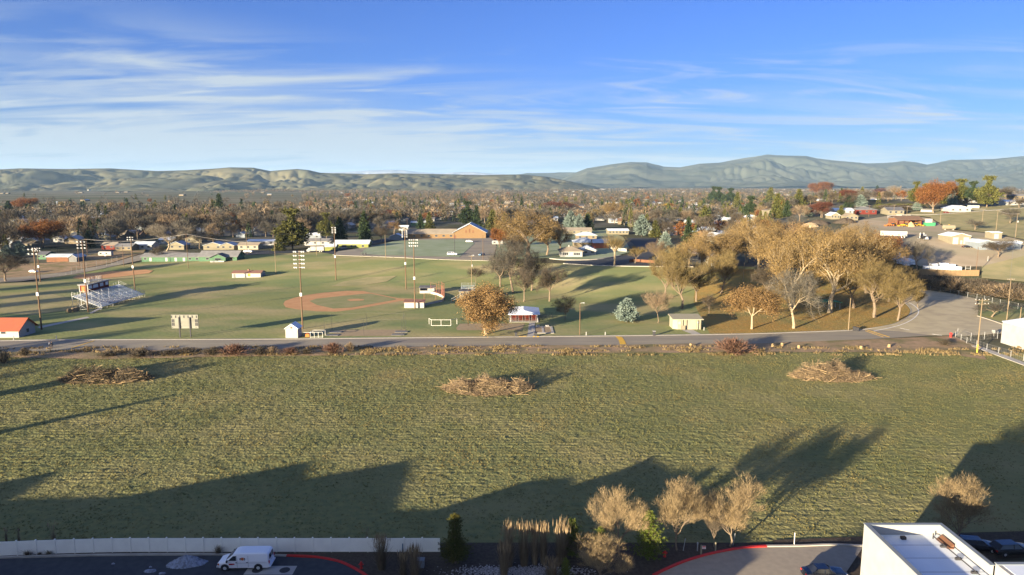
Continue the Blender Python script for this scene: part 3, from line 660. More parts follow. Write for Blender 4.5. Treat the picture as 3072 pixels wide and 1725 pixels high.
TREES = [
 # park
 ('oak', 1460, 1002, 856, 168, 'stout oak full of orange leaves beside the blue-roofed pavilion', 1),
 ('baregrey', 1540, 880, 720, 130, 'wide bare tree on the embankment behind the orange oak', 1),
 ('bare', 1593, 872, 752, 100, 'bare brown tree crowding the embankment tree behind the orange oak', 2),
 ('bare', 1648, 904, 792, 98, 'bare grey-brown tree with a short dark trunk on the slope behind the pavilion', 1),
 ('small', 1695, 963, 882, 70, 'thin bare young tree right of the blue-roofed pavilion', 1),
 ('small', 1428, 850, 800, 55, 'dark bare shrubby tree above the small bleachers', 2),
 ('blue', 1880, 966, 894, 78, 'round frosty blue spruce standing alone on the park lawn', 0),
 ('smalltan', 1972, 968, 868, 88, 'pink-tan bare tree just right of the blue spruce', 2),
 ('vase', 2047, 925, 778, 135, 'large bare vase-shaped tree behind the cream restroom building', 1),
 ('vase', 1992, 900, 762, 95, 'bare golden tree between the blue spruce and the large vase-shaped tree', 2),
 ('small', 2125, 948, 878, 44, 'slim bare sapling behind the restroom building roof', 3),
 ('gold', 2132, 806, 690, 120, 'golden-brown leafy tree with a thick trunk by the small white gabled house', 1),
 ('vase', 2178, 834, 745, 72, 'small bare olive tree near the top of the shaded park slope', 3),
 ('syca', 2275, 833, 672, 140, 'tall pale-limbed sycamore beside the wooden lamp post on the slope', 2),
 ('oak', 2255, 987, 858, 135, 'leaning tree with a dense ball of orange-gold leaves near the road', 2),
 ('vaseg', 2380, 985, 800, 150, 'pale forked bare tree with white bark close to the road', 1),
 ('syca', 2372, 928, 672, 165, 'tall sycamore behind the pale forked bare tree', 1),
 ('syca', 2488, 938, 690, 205, 'broad sycamore with the thickest white trunk in the park', 3),
 ('vase', 2625, 954, 780, 180, 'big golden vase-shaped tree with a flared white base', 4),
 ('vase', 2692, 962, 815, 115, 'multi-stemmed pale-barked tree at the end of the park loop', 5),
 ('gold', 2322, 826, 680, 110, 'leafy golden tree behind the tall sycamores', 2),
 ('syca', 2432, 870, 700, 130, 'sycamore rising behind the green-roofed picnic shelter', 1),
 ('gold', 2545, 866, 700, 150, 'russet-gold crown above the middle of the park grove', 3),
 ('rust', 2640, 830, 690, 110, 'dark rusty crown at the rear right edge of the park grove', 1),
 ('gold', 2600, 880, 740, 130, 'golden leafy tree between the broad sycamore and the big vase-shaped tree', 1),
 ('gold', 2200, 800, 690, 95, 'golden crown above the road at the top of the grove', 2),
 ('syca', 2240, 785, 640, 110, 'tall orange-tinged sycamore at the upper rim of the grove', 1),
 ('orange', 2380, 790, 660, 130, 'orange-brown crown on the skyline of the park grove', 2),
 ('gold', 2470, 800, 672, 120, 'golden crown on the skyline right of the orange-brown one', 3),
 ('vase', 2755, 925, 872, 40, 'bare slender tree at the far corner of the loop lawn', 2),
 ('gold', 2064, 800, 715, 80, 'golden-brown tree over the light blue parked car', 1),
 ('vase', 1905, 790, 738, 60, 'low bare gold tree by the wooden fence corner', 1),
 ('baretan', 1975, 798, 718, 70, 'tan bare tree at the kerb of the side street', 1),
 ('gold', 2345, 845, 668, 130, 'russet crown filling the left of the grove skyline', 1),
 ('vase', 2420, 900, 705, 140, 'olive-gold twiggy tree between the two tall sycamores', 2),
 ('vase', 2560, 925, 760, 130, 'olive twiggy tree right of the broad sycamore', 3),
 ('syca', 2590, 860, 690, 150, 'spreading sycamore crown with pale limbs on the right of the grove', 2),
 ('gold', 2515, 835, 668, 120, 'amber-brown crown behind the broad sycamore', 1),
 ('vase', 2665, 905, 790, 120, 'twiggy golden tree behind the big vase-shaped one', 1),
 ('gold', 2565, 800, 660, 110, 'brown crown at the back right of the grove', 3),
 ('bare', 2300, 900, 780, 90, 'grey-brown bare tree behind the leaning orange-gold tree', 2),
 ('vase', 2160, 880, 760, 100, 'pale olive bare tree left of the leaning orange-gold tree', 4),
 ('gold', 2100, 830, 700, 90, 'soft brown crown left of the thick-trunked golden tree', 3),
 ('vase', 2090, 905, 800, 100, 'bare reddish-gold tree right of the large vase-shaped one', 5),
 ('gold', 2285, 780, 640, 110, 'golden crown behind the tall pale-limbed sycamore', 1),
 ('baregrey', 1500, 860, 745, 100, 'grey bare tree left of the wide embankment tree', 3),
 ('bare', 1570, 905, 800, 80, 'brown thicket-like tree right behind the orange oak', 4),
 ('gold', 1545, 765, 655, 120, 'rusty twiggy tree at the left of the very large sycamore', 2),
 ('orange', 1640, 765, 660, 90, 'orange-brown tree crowding the white bungalow', 1),
 ('gold', 2185, 815, 690, 115, 'tan-gold crown overlapping the thick-trunked golden tree', 2),
 ('vase', 2020, 860, 735, 110, 'golden bare tree above the restroom roof', 4),
 ('gold', 2420, 860, 700, 120, 'tan crown above the green-roofed shelter', 3),
 ('gold', 2665, 860, 730, 110, 'tan-gold crown at the rear right of the grove', 2),
 # middle distance
 ('pollard', 1843, 797, 682, 72, 'pollarded tree with a thick white trunk at the street corner', 0),
 ('gold', 1590, 775, 622, 190, 'very large orange-brown sycamore left of the white bungalow', 1),
 ('bare', 1545, 790, 700, 95, 'twiggy brown tree at the foot of the large orange-brown sycamore', 3),
 ('rust', 1500, 742, 676, 62, 'compact rusty tree at the edge of the church lot', 2),
 ('orange', 1680, 755, 680, 80, 'orange-tinged bare tree beside the white bungalow', 3),
 ('blue', 1712, 692, 632, 50, 'pale blue spruce behind the long grey roofs', 1),
 ('dark', 1762, 692, 640, 56, 'dark spruce beside the pale blue spruce', 1),
 ('blue', 1738, 694, 642, 40, 'slate blue conifer between the pale spruce and the dark spruce', 2),
 ('blue', 1925, 708, 644, 56, 'frosted spruce over the dark side street', 1),
 ('olive', 1965, 712, 660, 48, 'bronze-green conifer right of the frosted spruce', 2),
 ('blue', 1995, 762, 695, 52, 'blue spruce standing by the wooden fence corner', 2),
 ('dark', 2062, 775, 650, 62, 'tall shaggy dark spruce at the left of the grove', 2),
 ('olive', 2112, 690, 618, 76, 'broad golden-green conifer behind the grove', 1),
 ('olive', 2040, 665, 622, 50, 'rounded olive conifer left of the broad golden-green one', 3),
 ('yellow', 1993, 632, 608, 34, 'bright yellow willow among the far roofs', 0),
 ('dark', 1880, 628, 596, 26, 'slim dark conifer near the yellow willow', 1),
 ('gold', 1835, 662, 600, 60, 'broad bare golden tree in front of the distant roofs', 1),
 ('dark', 1565, 640, 590, 24, 'narrow dark columnar conifer behind the large sycamore', 1),
 ('maroon', 1680, 640, 600, 85, 'wide dark red-brown tree in the middle of the town', 1),
 ('olive', 1478, 690, 628, 62, 'bushy green conifer next to the church roof', 1),
 ('olive', 1515, 692, 640, 50, 'smaller green conifer right of the church', 3),
 ('pine', 1403, 680, 605, 60, 'dark pine rising behind the church wing', 1),
 ('dark', 1430, 682, 616, 46, 'dark fir right beside the pine behind the church', 2),
 ('olive', 1288, 690, 635, 46, 'olive fir behind the long church wing', 2),
 ('dark', 1262, 700, 640, 40, 'dark fir at the left end of the church', 1),
 ('pineol', 878, 748, 628, 104, 'great olive pine towering beside the yellow-green house', 2),
 ('olive', 838, 752, 700, 50, 'dark bushy conifer leaning against the great olive pine', 2),
 ('pineol', 980, 715, 640, 54, 'loose olive pine behind the lime house', 1),
 ('dark', 1022, 735, 652, 62, 'dark broad conifer directly behind the lime house roof', 3),
 ('dark', 1094, 725, 632, 60, 'tall pointed dark spruce right of the lime house', 1),
 ('bare', 1143, 727, 672, 60, 'bare brown tree on the verge of the church street', 2),
 ('orange', 1183, 702, 662, 44, 'small orange tree left of the church', 2),
 ('maroon', 1165, 665, 625, 50, 'rusty red bare tree above the small orange tree', 2),
 ('pale', 497, 754, 668, 105, 'big silvery bare tree standing behind the long green house', 2),
 ('small', 475, 783, 735, 36, 'small dark bare tree against the green house wall', 2),
 ('bare', 20, 844, 748, 112, 'bare brown tree beside the left street', 2),
 ('blue', 60, 772, 722, 50, 'blue-grey spruce at the left edge', 2),
 ('blue', 22, 775, 735, 46, 'smaller blue-grey spruce nearest the left edge', 1),
 ('rust', 135, 742, 648, 120, 'large rust-tinted tree above the brown shed', 3),
 ('dark', 268, 742, 690, 50, 'dark fir behind the camper', 2),
 ('olive', 385, 640, 605, 40, 'dark conifer on the left skyline', 1),
 ('dark', 660, 655, 580, 52, 'tallest dark spruce on the left skyline', 2),
 ('olive', 640, 650, 598, 30, 'slimmer dark spruce beside the tallest one', 1),
 ('rust', 80, 640, 588, 66, 'rust coloured tree on the far left skyline', 1),
 ('dark', 28, 650, 602, 50, 'dark round conifer at the far left skyline', 3),
 ('baregrey', 600, 745, 690, 60, 'twiggy grey tree over the pale gabled roofs', 1),
 ('bare', 640, 735, 690, 58, 'brown bare tree right of the pale gabled roofs', 1),
 # right hill
 ('rust', 2806, 640, 532, 96, 'tall brilliant rust-orange tree on the right hill', 1),
 ('rust', 2462, 590, 540, 62, 'rust-brown domed tree on the hill skyline', 2),
 ('pineol', 2745, 612, 546, 44, 'olive pine left of the brilliant rust-orange tree', 1),
 ('pineol', 2880, 606, 538, 70, 'wide dark green pine right of the brilliant rust-orange tree', 2),
 ('pine', 2915, 608, 545, 50, 'dark pine between the two wide pines', 3),
 ('pineol', 2960, 622, 530, 72, 'tallest layered green pine on the right hill', 1),
 ('blue', 2855, 618, 570, 30, 'narrow bluish conifer tucked behind the rust-orange tree', 1),
 ('small', 2892, 624, 592, 36, 'small bare tree on the hill lawn', 1),
 ('olive', 2330, 655, 580, 60, 'dark green conifer below the garden column', 2),
 ('pine', 2250, 660, 590, 50, 'dark pine left of the garden column', 1),
 ('olive', 2210, 640, 575, 44, 'olive conifer on the far skyline left of the hill', 2),
 ('pine', 2140, 612, 560, 34, 'small dark pine on the skyline behind the yellow willow', 2),
 ('pine', 2155, 616, 562, 40, 'dark spreading pine beside the small skyline pine', 1),
 ('pine', 2190, 612, 565, 40, 'rounded dark pine right of the spreading skyline pine', 3),
 ('dark', 2360, 650, 600, 40, 'dark conifer tucked against the tan gabled house', 2),
 ('maroon', 2540, 600, 566, 50, 'brown hedge-like tree on the hill crest', 2),
 ('olive', 2840, 612, 545, 60, 'dense green pine immediately right of the rust-orange tree', 3),
 ('pineol', 2775, 612, 552, 50, 'olive-green pine behind the left side of the rust-orange tree', 3),
 ('bare', 2990, 600, 560, 60, 'brown bushy tree beside the tallest layered pine', 2),
 ('olive', 2310, 622, 562, 58, 'green conifer at the left of the hill houses', 1),
 ('olive', 2395, 622, 566, 54, 'bright green conifer behind the tan gabled house', 3),
 ('maroon', 2462, 652, 600, 62, 'dark red tree in front of the hill houses', 2),
 ('dark', 2545, 622, 586, 40, 'dark round conifer behind the barn lane', 3),
 ('blue', 2580, 622, 584, 46, 'dusty blue spruce on the hill', 2),
 ('olive', 2522, 655, 616, 40, 'weeping dark green conifer by the hill sheds', 1),
 ('blue', 2750, 632, 606, 30, 'round grey-green juniper left of the rust-orange tree', 1),
 ('blue', 2424, 650, 622, 34, 'pale blue round spruce beside the dark red tree', 0),
 ('bare', 3058, 625, 590, 50, 'brown bushy tree at the right edge of the hill', 1),
 ('baregrey', 3022, 600, 556, 44, 'grey bare tree on the right skyline', 1),
 ('pale', 2680, 588, 555, 40, 'white-limbed bare tree on the hill skyline', 1),
 ('maroon', 2640, 586, 562, 40, 'brownish-red low tree on the hill skyline', 1),
 ('dark', 2630, 585, 556, 26, 'dark pine beside the brownish-red low tree', 2),
 ('baregrey', 2752, 818, 716, 84, 'bare tree standing in front of the white wrapped stacks', 1),
 ('bare', 2992, 772, 715, 76, 'round bare tree on a white trunk before the blue-grey building', 2),
 ('baregrey', 2925, 690, 655, 60, 'thin grey thicket tree above the white tank', 2),
 ('baregrey', 3032, 670, 622, 60, 'bare tree on the hillside pasture', 1),
 ('baregrey', 2975, 952, 905, 96, 'low wide bare tree on the grass island by the car park', 1),
]
for k, x, yb, yt, w, lab, v in TREES: T(k, x, yb, yt, w, lab, v)
# low hedge-like growth on the hill and behind the lot
n = 0
for x in range(2745, 3100, 24):
    yb = np.interp(x, [2745, 2900, 3072], [866, 884, 905]) - 4; p = at(x, yb)
    tree_at(p, random.uniform(5, 7), random.uniform(8, 10), ('shrub', 'tw_tan' if n % 2 else 'tw_brown', 'bark', n % 3), 'bare_shrub', 'brown bare shrub in the thicket behind the chain-link fence', 'shrub', 'shrubs in the thicket behind the chain-link fence'); n += 1
    q = at(x - 8, yb - 16)
    tree_at(q, random.uniform(4, 6), random.uniform(8, 11), ('shrub', 'tw_brown', 'bark', n % 3), 'bare_shrub', 'brown bare shrub in the thicket behind the chain-link fence', 'shrub', 'shrubs in the thicket behind the chain-link fence')
for i in range(9):
    p = at(2640 + i * 14, 626 + (i % 2) * 3); tree_at(p, 5, 9, ('shrub', 'tw_brown' if i % 2 else 'nd_olive', 'bark', i % 3), 'garden_shrub', 'dark olive-brown shrub in the long hedge on the hill', 'shrub', 'shrubs of the long hill hedge')
# shrubs on the verge
for x, yb, yt, w, f, lab in [(2200, 1062, 1008, 108, 'tw_red', 'large round red-brown shrub on the verge below the road'),
    (1000, 1060, 1023, 58, 'tw_red', 'round red-brown shrub at the roadside left of centre'), (1051, 1056, 1022, 24, 'tw_tan', 'narrow tan shrub beside the round red-brown one'),
    (705, 1065, 1028, 80, 'tw_red', 'wide rusty shrub on the verge below the scoreboard'), (640, 1064, 1038, 60, 'tw_brown', 'low brown shrub left of the wide rusty shrub'),
    (560, 1062, 1040, 60, 'tw_brown', 'scruffy brown shrub at the start of the verge growth'), (780, 1064, 1040, 50, 'tw_brown', 'brown shrub right of the wide rusty shrub'),
    (815, 1062, 1038, 40, 'tw_tan', 'tan shrub with yellow tips below the white shed'), (870, 1062, 1040, 46, 'tw_red', 'reddish shrub on the verge below the batting net'),
    (920, 1062, 1044, 44, 'tw_brown', 'low brown shrub left of the round red-brown one'), (505, 1066, 1048, 50, 'tw_brown', 'flattened brown shrub on the dark verge'),
    (75, 1068, 1038, 30, 'tw_brown', 'dark clipped shrub near the left road edge'), (10, 1090, 1050, 50, 'tw_grey', 'grey bare shrub at the left edge of the field'),
    (330, 1068, 1052, 60, 'tw_brown', 'small twig heap on the verge at left'), (420, 1070, 1046, 70, 'tw_brown', 'tangled dark shrub on the left verge'),
    (2835, 1036, 1016, 40, 'tw_brown', 'small reddish shrub at the end of the ditch'), (2960, 868, 850, 80, 'plume', 'patch of tall yellow grass behind the chain-link fence'),
    (2900, 864, 850, 70, 'plume', 'second patch of tall yellow grass by the chain-link fence')]:
    p = at(x, yb); h = max(.8, top_h(p, yt)); tree_at(p, h, w * mpp(p) * .82, ('shrub', f, 'bark', int(x) % 3), 'shrub', lab, 'shrub')
# ------------------------------------------------------------------ foreground plants
def fine_tree(x, yb, yt, w, fol, bark, label, seed, style='fine'):
    p = at(x, yb); h = top_h(p, yt); return tree_at(p, h, w * mpp(p) * 1.28, (style, fol, bark, seed), 'bare_tree', label, 'tree')
fine_tree(1860, 1668, 1452, 140, 'tw_near', 'bark', 'broad bare tree with golden twigs left of the tallest green pine', 31)
fine_tree(2036, 1652, 1432, 142, 'tw_near', 'bark', 'oval bare tree with orange-tan twigs left of the sign posts', 32)
fine_tree(2185, 1636, 1424, 178, 'tw_near', 'bark', 'bare tree with a leaning right limb beside the red kerb', 33)
fine_tree(1800, 1756, 1610, 140, 'tw_near', 'bark', 'bare tan tree cut off by the bottom edge of the picture', 34)
fine_tree(1755, 1690, 1605, 90, 'tw_brown', 'bark', 'low reddish bare tree behind the one cut off by the bottom edge', 35)
fine_tree(2868, 1640, 1422, 168, 'tw_near', 'bark', 'bare golden tree with its lower half in shade beyond the white building', 39)
fine_tree(2140, 1640, 1500, 60, 'tw_brown', 'bark', 'thin bare tree between the two trees left of the red kerb', 37)
def conifer_px(style, fol, x, yb, yt, w, label, seed, name='pine_tree'):
    p = at(x, yb); h = top_h(p, yt); return tree_at(p, h, w * mpp(p) * (1.5 if style == 'bushpine' else 1.1), (style, fol, 'bark', seed), name, label, 'tree')
conifer_px('juniper', 'nd_juni', 1366, 1690, 1543, 118, 'dark shaggy juniper with a sunlit tip at the end of the cream fence', 41, 'juniper_tree')
conifer_px('bushpine', 'nd_pine', 1945, 1682, 1533, 92, 'tallest green pine left of the right-hand hydrant', 42)
conifer_px('bushpine', 'nd_pine', 1716, 1672, 1556, 84, 'green-tipped pine among the grass plumes', 43)
conifer_px('bushpine', 'nd_pine', 1800, 1690, 1582, 78, 'green pine hugging the broad bare tree', 44)
conifer_px('bushpine', 'nd_pine', 1697, 1738, 1674, 44, 'little bright green pine at the bottom edge', 45)
def plume_clump(x, yb, yt, w, label, lit=True, n=260, short=False):
    p = at(x, yb); h = top_h(p, yt); r = w * mpp(p) / 2; g = np.random.default_rng(int(x * 7 + yb))
    o = thing('ornamental_grass', label, 'ornamental grass', p)
    def blades(n, h0, h1, wd, sp, nm, m):
        ph = g.uniform(0, 6.283, n); q = g.uniform(0, 1, n) ** .5; B = np.stack([np.cos(ph) * q * r * .45, np.sin(ph) * q * r * .45, np.zeros(n)], 1)
        lean = g.uniform(.2, 1, (n, 1)) * sp; hh = g.uniform(h0, h1, (n, 1)) * h
        Tp = B + np.concatenate([np.cos(ph)[:, None] * q[:, None] * lean, np.sin(ph)[:, None] * q[:, None] * lean, hh], 1)
        S = np.stack([np.cos(ph + 1.57), np.sin(ph + 1.57), np.zeros(n)], 1) * wd
        Mi = (B + Tp) / 2 - np.array([0, 0, 0]) ; Mi[:, :2] = B[:, :2] * .75 + Tp[:, :2] * .25
        V = np.stack([B - S, B + S, Mi + S, Mi - S], 1).reshape(-1, 3); F = np.arange(len(V)).reshape(-1, 4)
        V2 = np.stack([Mi - S, Mi + S, Tp + S * .3, Tp - S * .3], 1).reshape(-1, 3)
        return np.concatenate([V, V2]), np.concatenate([F, F + len(V)]), Tp
    V, F, _ = blades(int(n * 1.5), .30, .80, .015, r * 1.5, 'leaves', M['stalk']); bulk('leaves', V, F, M['stalk'], o)
    if not short:
        V, F, Tp = blades(int(n * .4), .8, 1.0, .010, r * .75, 'stalks', M['stalk']); bulk('stalks', V, F, M['stalk'], o)
        m = len(Tp); S = g.normal(0, .035, (m, 3)); L_ = np.array([0, 0, h * .16])
        V = np.stack([Tp - L_, Tp - L_ * .5 + S, Tp + L_ * .35, Tp - L_ * .5 - S], 1).reshape(-1, 3); bulk('seed_heads', V, np.arange(len(V)).reshape(-1, 4), M['plume'], o)
    return o
for a in [(1145, 1708, 1602, 50, 'tall dry grass clump in front of the cream fence'), (1245, 1745, 1630, 44, 'dry grass clump beside the green utility box'),
          (1526, 1700, 1566, 52, 'leftmost tall clump of the row of dry plumed grass'), (1572, 1698, 1564, 46, 'second tall clump of the row of dry plumed grass'),
          (1604, 1694, 1568, 34, 'slim middle clump of the row of dry plumed grass'), (1630, 1692, 1566, 34, 'fourth clump of the row, with the brightest plumes'),
          (1684, 1690, 1558, 60, 'rightmost tall clump of dry plumed grass beside the pine'), (1655, 1745, 1672, 60, 'dry grass clump at the bottom edge near the pebbles'),
          (1512, 1735, 1620, 40, 'dry grass clump at the bottom edge below the plumed row'), (1210, 1740, 1652, 30, 'sparse reddish grass left of the green utility box')]:
    plume_clump(*a)
for a in [(1100, 1640, 1583, 20, 'three sunlit plumes poking above the cream fence'), (20, 1628, 1582, 10, 'single sunlit plume behind the fence at the left edge'), (58, 1626, 1582, 12, 'pair of sunlit plumes behind the fence near the left edge'), (162, 1626, 1562, 34, 'scraggly tall weed behind the left part of the fence')]:
    plume_clump(*a, n=26)
for a in [(85, 1668, 1640, 34, 'round dry grass tuft at the foot of the fence'), (147, 1666, 1646, 22, 'small dry tuft right of the round one by the fence'), (655, 1664, 1628, 26, 'dry grass tuft between the fence and the van nose'), (118, 1668, 1654, 12, 'tiny dry tuft between the two fence tufts')]:
    plume_clump(*a, n=110, short=True)
# brush piles
def brush_pile(cx, cy, wx, wy, h, label, seed):
    a = at(cx, cy); o = thing('brush_pile', label, 'brush pile', a); k = mpp(a); g = np.random.default_rng(seed); rnd = random.Random(seed)
    rx, ry = wx * k / 2 * .95, wy
    humps = [(g.uniform(-.75, .75), g.uniform(-.5, .5), g.uniform(.55, 1)) for _ in range(7)]
    def hh(x, y):
        u, v = x / rx, y / ry; e = max(0, 1 - u * u - v * v)
        return h * (e ** .4) * max(.12, max(c * math.exp(-((u - a_) ** 2 * 22 + (v - b_) ** 2 * 5)) for a_, b_, c in humps))
    mb = MB()
    for i in range(260):
        t = rnd.uniform(0, 6.28); q = math.sqrt(rnd.random()) * 1.02; x, y = math.cos(t) * q * rx, math.sin(t) * q * ry
        z = hh(x, y) * rnd.uniform(.3, 1); d = Vector((rnd.gauss(0, 1), rnd.gauss(0, .55), rnd.gauss(0, .22))).normalized(); L_ = rnd.uniform(1.2, 4.5)
        r = rnd.uniform(.03, .10); pm = Vector((x, y, z + .05)); e = d * L_ / 2; e2 = (d + Vector((rnd.gauss(0, .2), rnd.gauss(0, .2), rnd.gauss(0, .12)))).normalized() * L_ / 2
        A = pm - e; B = pm + e2; A.z = max(.03, A.z); B.z = max(.03, B.z); mb.tube(A, pm, r, r * .85, 4); mb.tube(pm, B, r * .85, r * .3, 4)
    mb.build('branches', M['stick'], o)
    n = 9000; t = g.uniform(0, 6.283, n); q = np.sqrt(g.uniform(0, 1, n)); X = np.cos(t) * q * rx; Y = np.sin(t) * q * ry
    Z = np.array([hh(a_, b_) for a_, b_ in zip(X, Y)]) * g.uniform(.2, 1.02, n); P = np.stack([X, Y, Z], 1)
    D = g.normal(0, 1, (n, 3)) * (1, .8, .7); D[:, 2] += .55; D /= np.linalg.norm(D, axis=1)[:, None]; S = np.cross(D, g.normal(0, 1, (n, 3))); S /= np.linalg.norm(S, axis=1)[:, None]
    V = np.stack([P - S * .03, P + S * .03, P + D * g.uniform(.4, 1.4, (n, 1))], 1).reshape(-1, 3); V[:, 2] = np.clip(V[:, 2], .02, None)
    bulk('twigs', V, np.arange(n * 3).reshape(-1, 3), M['tw_brown' if seed == 1 else 'tw_tan'], o)
brush_pile(318, 1137, 290, 4.5, 5.0, 'dark heap of cut branches and shrubs in the left of the field', 1)
brush_pile(1465, 1165, 290, 6.0, 4.2, 'orange-brown heap of cut branches in the middle of the field', 3)
brush_pile(2495, 1130, 255, 5.2, 5.2, 'tangled heap of cut branches in the right of the field', 2)
# ------------------------------------------------------------------ grass tufts (stuff)
def tufts(name, m, pts, hmin, hmax, w, label, blades=3, lean=.5):
    n = len(pts); g = np.random.default_rng(len(pts)); P = np.repeat(pts, blades, 0); k = n * blades
    P = P + np.concatenate([g.normal(0, w * .35, (k, 2)), np.zeros((k, 1))], 1)
    D = g.normal(0, 1, (k, 3)) * (lean, lean, 0); D[:, 2] = 1; H = g.uniform(hmin, hmax, (k, 1)); ph = g.uniform(0, 3.14, k)
    S = np.stack([np.cos(ph), np.sin(ph), np.zeros(k)], 1) * w * g.uniform(.5, 1.1, (k, 1)) / 2
    V = np.stack([P - S, P + S, P + D * H + S * .35], 1).reshape(-1, 3)
    return struct(bulk(name, V, np.arange(k * 3).reshape(-1, 3), m), 'stuff', label)
n = 150000; Y = rng.uniform(84.5, 187, n * 2); X = rng.uniform(-1, 1, n * 2) * 170
ok = np.abs(X) < Y * .80 + 2; X, Y = X[ok][:n], Y[ok][:n]; den = fbm(X * .35, Y * .35, 3, 4); ok = rng.uniform(.18, .72, len(X)) < den; X, Y = X[ok], Y[ok]
Z = (fbm(X * 2.3 * .6, Y * 2.3, 3, 5) - .5) * .27
pts = np.stack([X, Y, Z - .02], 1)
tufts('field_grass', M['tuft'], pts, .05, .17, .22, 'clumpy olive grass covering the field')
n = 20000; X = rng.uniform(-150, 145, n); Y = rng.uniform(183, 196, n)
ok = (Y < 194.5 - .012 * np.abs(X)) & (fbm(X * .25, Y * .5, 3, 8) > .50); X, Y = X[ok], Y[ok]
tufts('dry_verge_grass', M['drytuft'], np.stack([X, Y, np.full(len(X), .04)], 1), .15, .75, .22, 'dry yellow-brown grass along the road verge', 3, .45)
n = 60000; X = rng.uniform(-170, 150, n); Y = rng.uniform(207, 300, n); ok = (np.abs(X) < Y * .78)
tp = [tuple(p) for p in lv]; X, Y = X[ok], Y[ok]
ins = np.array([inside((a, b), tp) for a, b in zip(X, Y)]); gg = X[ins], Y[ins]
tufts('fallen_leaves', M['tw_gold'], np.stack([gg[0], gg[1], np.array([ter(a, b) for a, b in zip(*gg)]) + .08], 1), .02, .10, .35, 'fallen golden leaves over the park grass', 2, 1.2)
# pebbles in the planting bed
n = 2600; g = rng; c = at(1570, 1716); X = g.normal(c.x, 3.4, n); Y = g.normal(c.y, .55, n); s = g.uniform(.04, .11, n)
B = np.array([(-1, -1, 0), (1, -1, 0), (1, 1, 0), (-1, 1, 0), (0, 0, 1.2)]); V = (B[None] * s[:, None, None]) + np.stack([X, Y, np.full(n, .08)], 1)[:, None]
F = np.concatenate([np.arange(n)[:, None] * 5 + np.array(q) for q in ((0, 1, 4), (1, 2, 4), (2, 3, 4), (3, 0, 4))]); struct(bulk('pebbles', V, F, M['pebble']), 'stuff', 'pale pebbles in the planting bed')
# ------------------------------------------------------------------ town woods
BORD = ([-400, 0, 100, 300, 430, 700, 900, 1000, 1160, 1200, 1480, 1500, 1640, 1700, 1830, 1900, 1990, 2100, 2300, 2450, 2560, 2700, 2800, 3072, 3500],
        [800, 785, 742, 735, 720, 720, 715, 700, 690, 672, 672, 690, 678, 668, 672, 690, 715, 740, 720, 660, 640, 606, 598, 596, 596])
def proj(x, y, z):
    dzv = z - CAMH; dep_ = y * CP - dzv * SP; up = y * SP + dzv * CP
    return 1536 + FPX * x / dep_, 862.5 - FPX * up / dep_
def where(u, y):
    side = [(330, 'above the brown shed at the left'), (640, 'behind the long green house'), (900, 'left of the great olive pine'), (1180, 'left of the church'),
            (1480, 'behind the church'), (1780, 'behind the large orange sycamore'), (2060, 'beyond the side street'), (2400, 'beyond the park grove'), (2760, 'left part of the right hill'), (9999, 'on the far right of the hill')]
    s = next(t for a, t in side if u < a)
    d = 'front of the town' if y < 480 else 'middle of the town' if y < 640 else 'rear of the town'
    return s, d
spots = []; g = random.Random(5)
y = 345.0
while y < 3600:
    stepy = 10.5 + (y - 345) * .011; x = -y * .80
    while x < y * .80:
        sx = stepy * 1.25; px_, py_ = x + g.uniform(-.5, .5) * sx, y + g.uniform(-.5, .5) * stepy
        u, v = proj(px_, py_, ter(px_, py_))
        dens = .60 if py_ < 620 else .80 if py_ < 1300 else (.62 if py_ < 2000 else .34)
        if u > 1750 and py_ > 1600: dens *= .6
        if u < 900 and py_ > 1300: dens *= .12
        if u > 2350: dens *= .75 if py_ < 900 else .6
        if 2500 < u and v > np.interp(u, [2500, 2700, 3072], [628, 604, 596]): dens = 0
        if fbm(np.array([px_ / 160.]), np.array([py_ / 160.]), 3, 2)[0] < .36: dens *= .35
        if -100 < u < 3200 and v < np.interp(u, *BORD) - 3 and g.random() < dens: spots.append((px_, py_, u, v))
        x += sx
    y += stepy
spots.sort(key=lambda s: s[1])
FAR = {'bare': [('tw_brown', 'brown'), ('tw_grey', 'grey-brown'), ('tw_brown', 'brown'), ('tw_grey', 'grey-brown'), ('tw_tan', 'tan')], 'fir': [('nd_dark', 'dark green'), ('nd_olive', 'olive green')], 'leaf': [('tw_rust', 'rust-brown'), ('tw_olive', 'olive-brown')]}
cnt = {'bare': 0, 'fir': 0, 'leaf': 0}; rest = []
for (x, y, u, v) in spots:
    t = g.random() * (.62 if u > 1850 else 1); kind = 'fir' if t < .18 else 'leaf' if t < .24 else 'bare'
    fol, cname = g.choice(FAR[kind]); h = g.uniform(8.5, 16) if kind != 'fir' else g.uniform(9, 18)
    if u < 1700 and kind == 'bare': h *= 1.22 if y < 900 else 1.1
    if 2150 < u and y < 800: h *= .8
    w = h * (g.uniform(.85, 1.15) if kind != 'fir' else g.uniform(.42, .55))
    if cnt[kind] < (290 if kind == 'bare' else 170 if kind == 'leaf' else 150):
        cnt[kind] += 1; s, d = where(u, y)
        nm = {'bare': 'bare_tree', 'fir': 'conifer_tree', 'leaf': 'autumn_tree'}[kind]
        lab = {'bare': f'{cname} bare tree, {d}, {s}', 'fir': f'{cname} conifer, {d}, {s}', 'leaf': f'{cname} leafy tree, {d}, {s}'}[kind]
        tree_at(gp(x, y), h, w, ('far' + kind, fol, 'bark', g.randrange(3)), nm, lab, 'tree', lab.replace('tree', 'trees').replace('conifer', 'conifers'))
    else: rest.append((x, y, h, w, kind, fol))
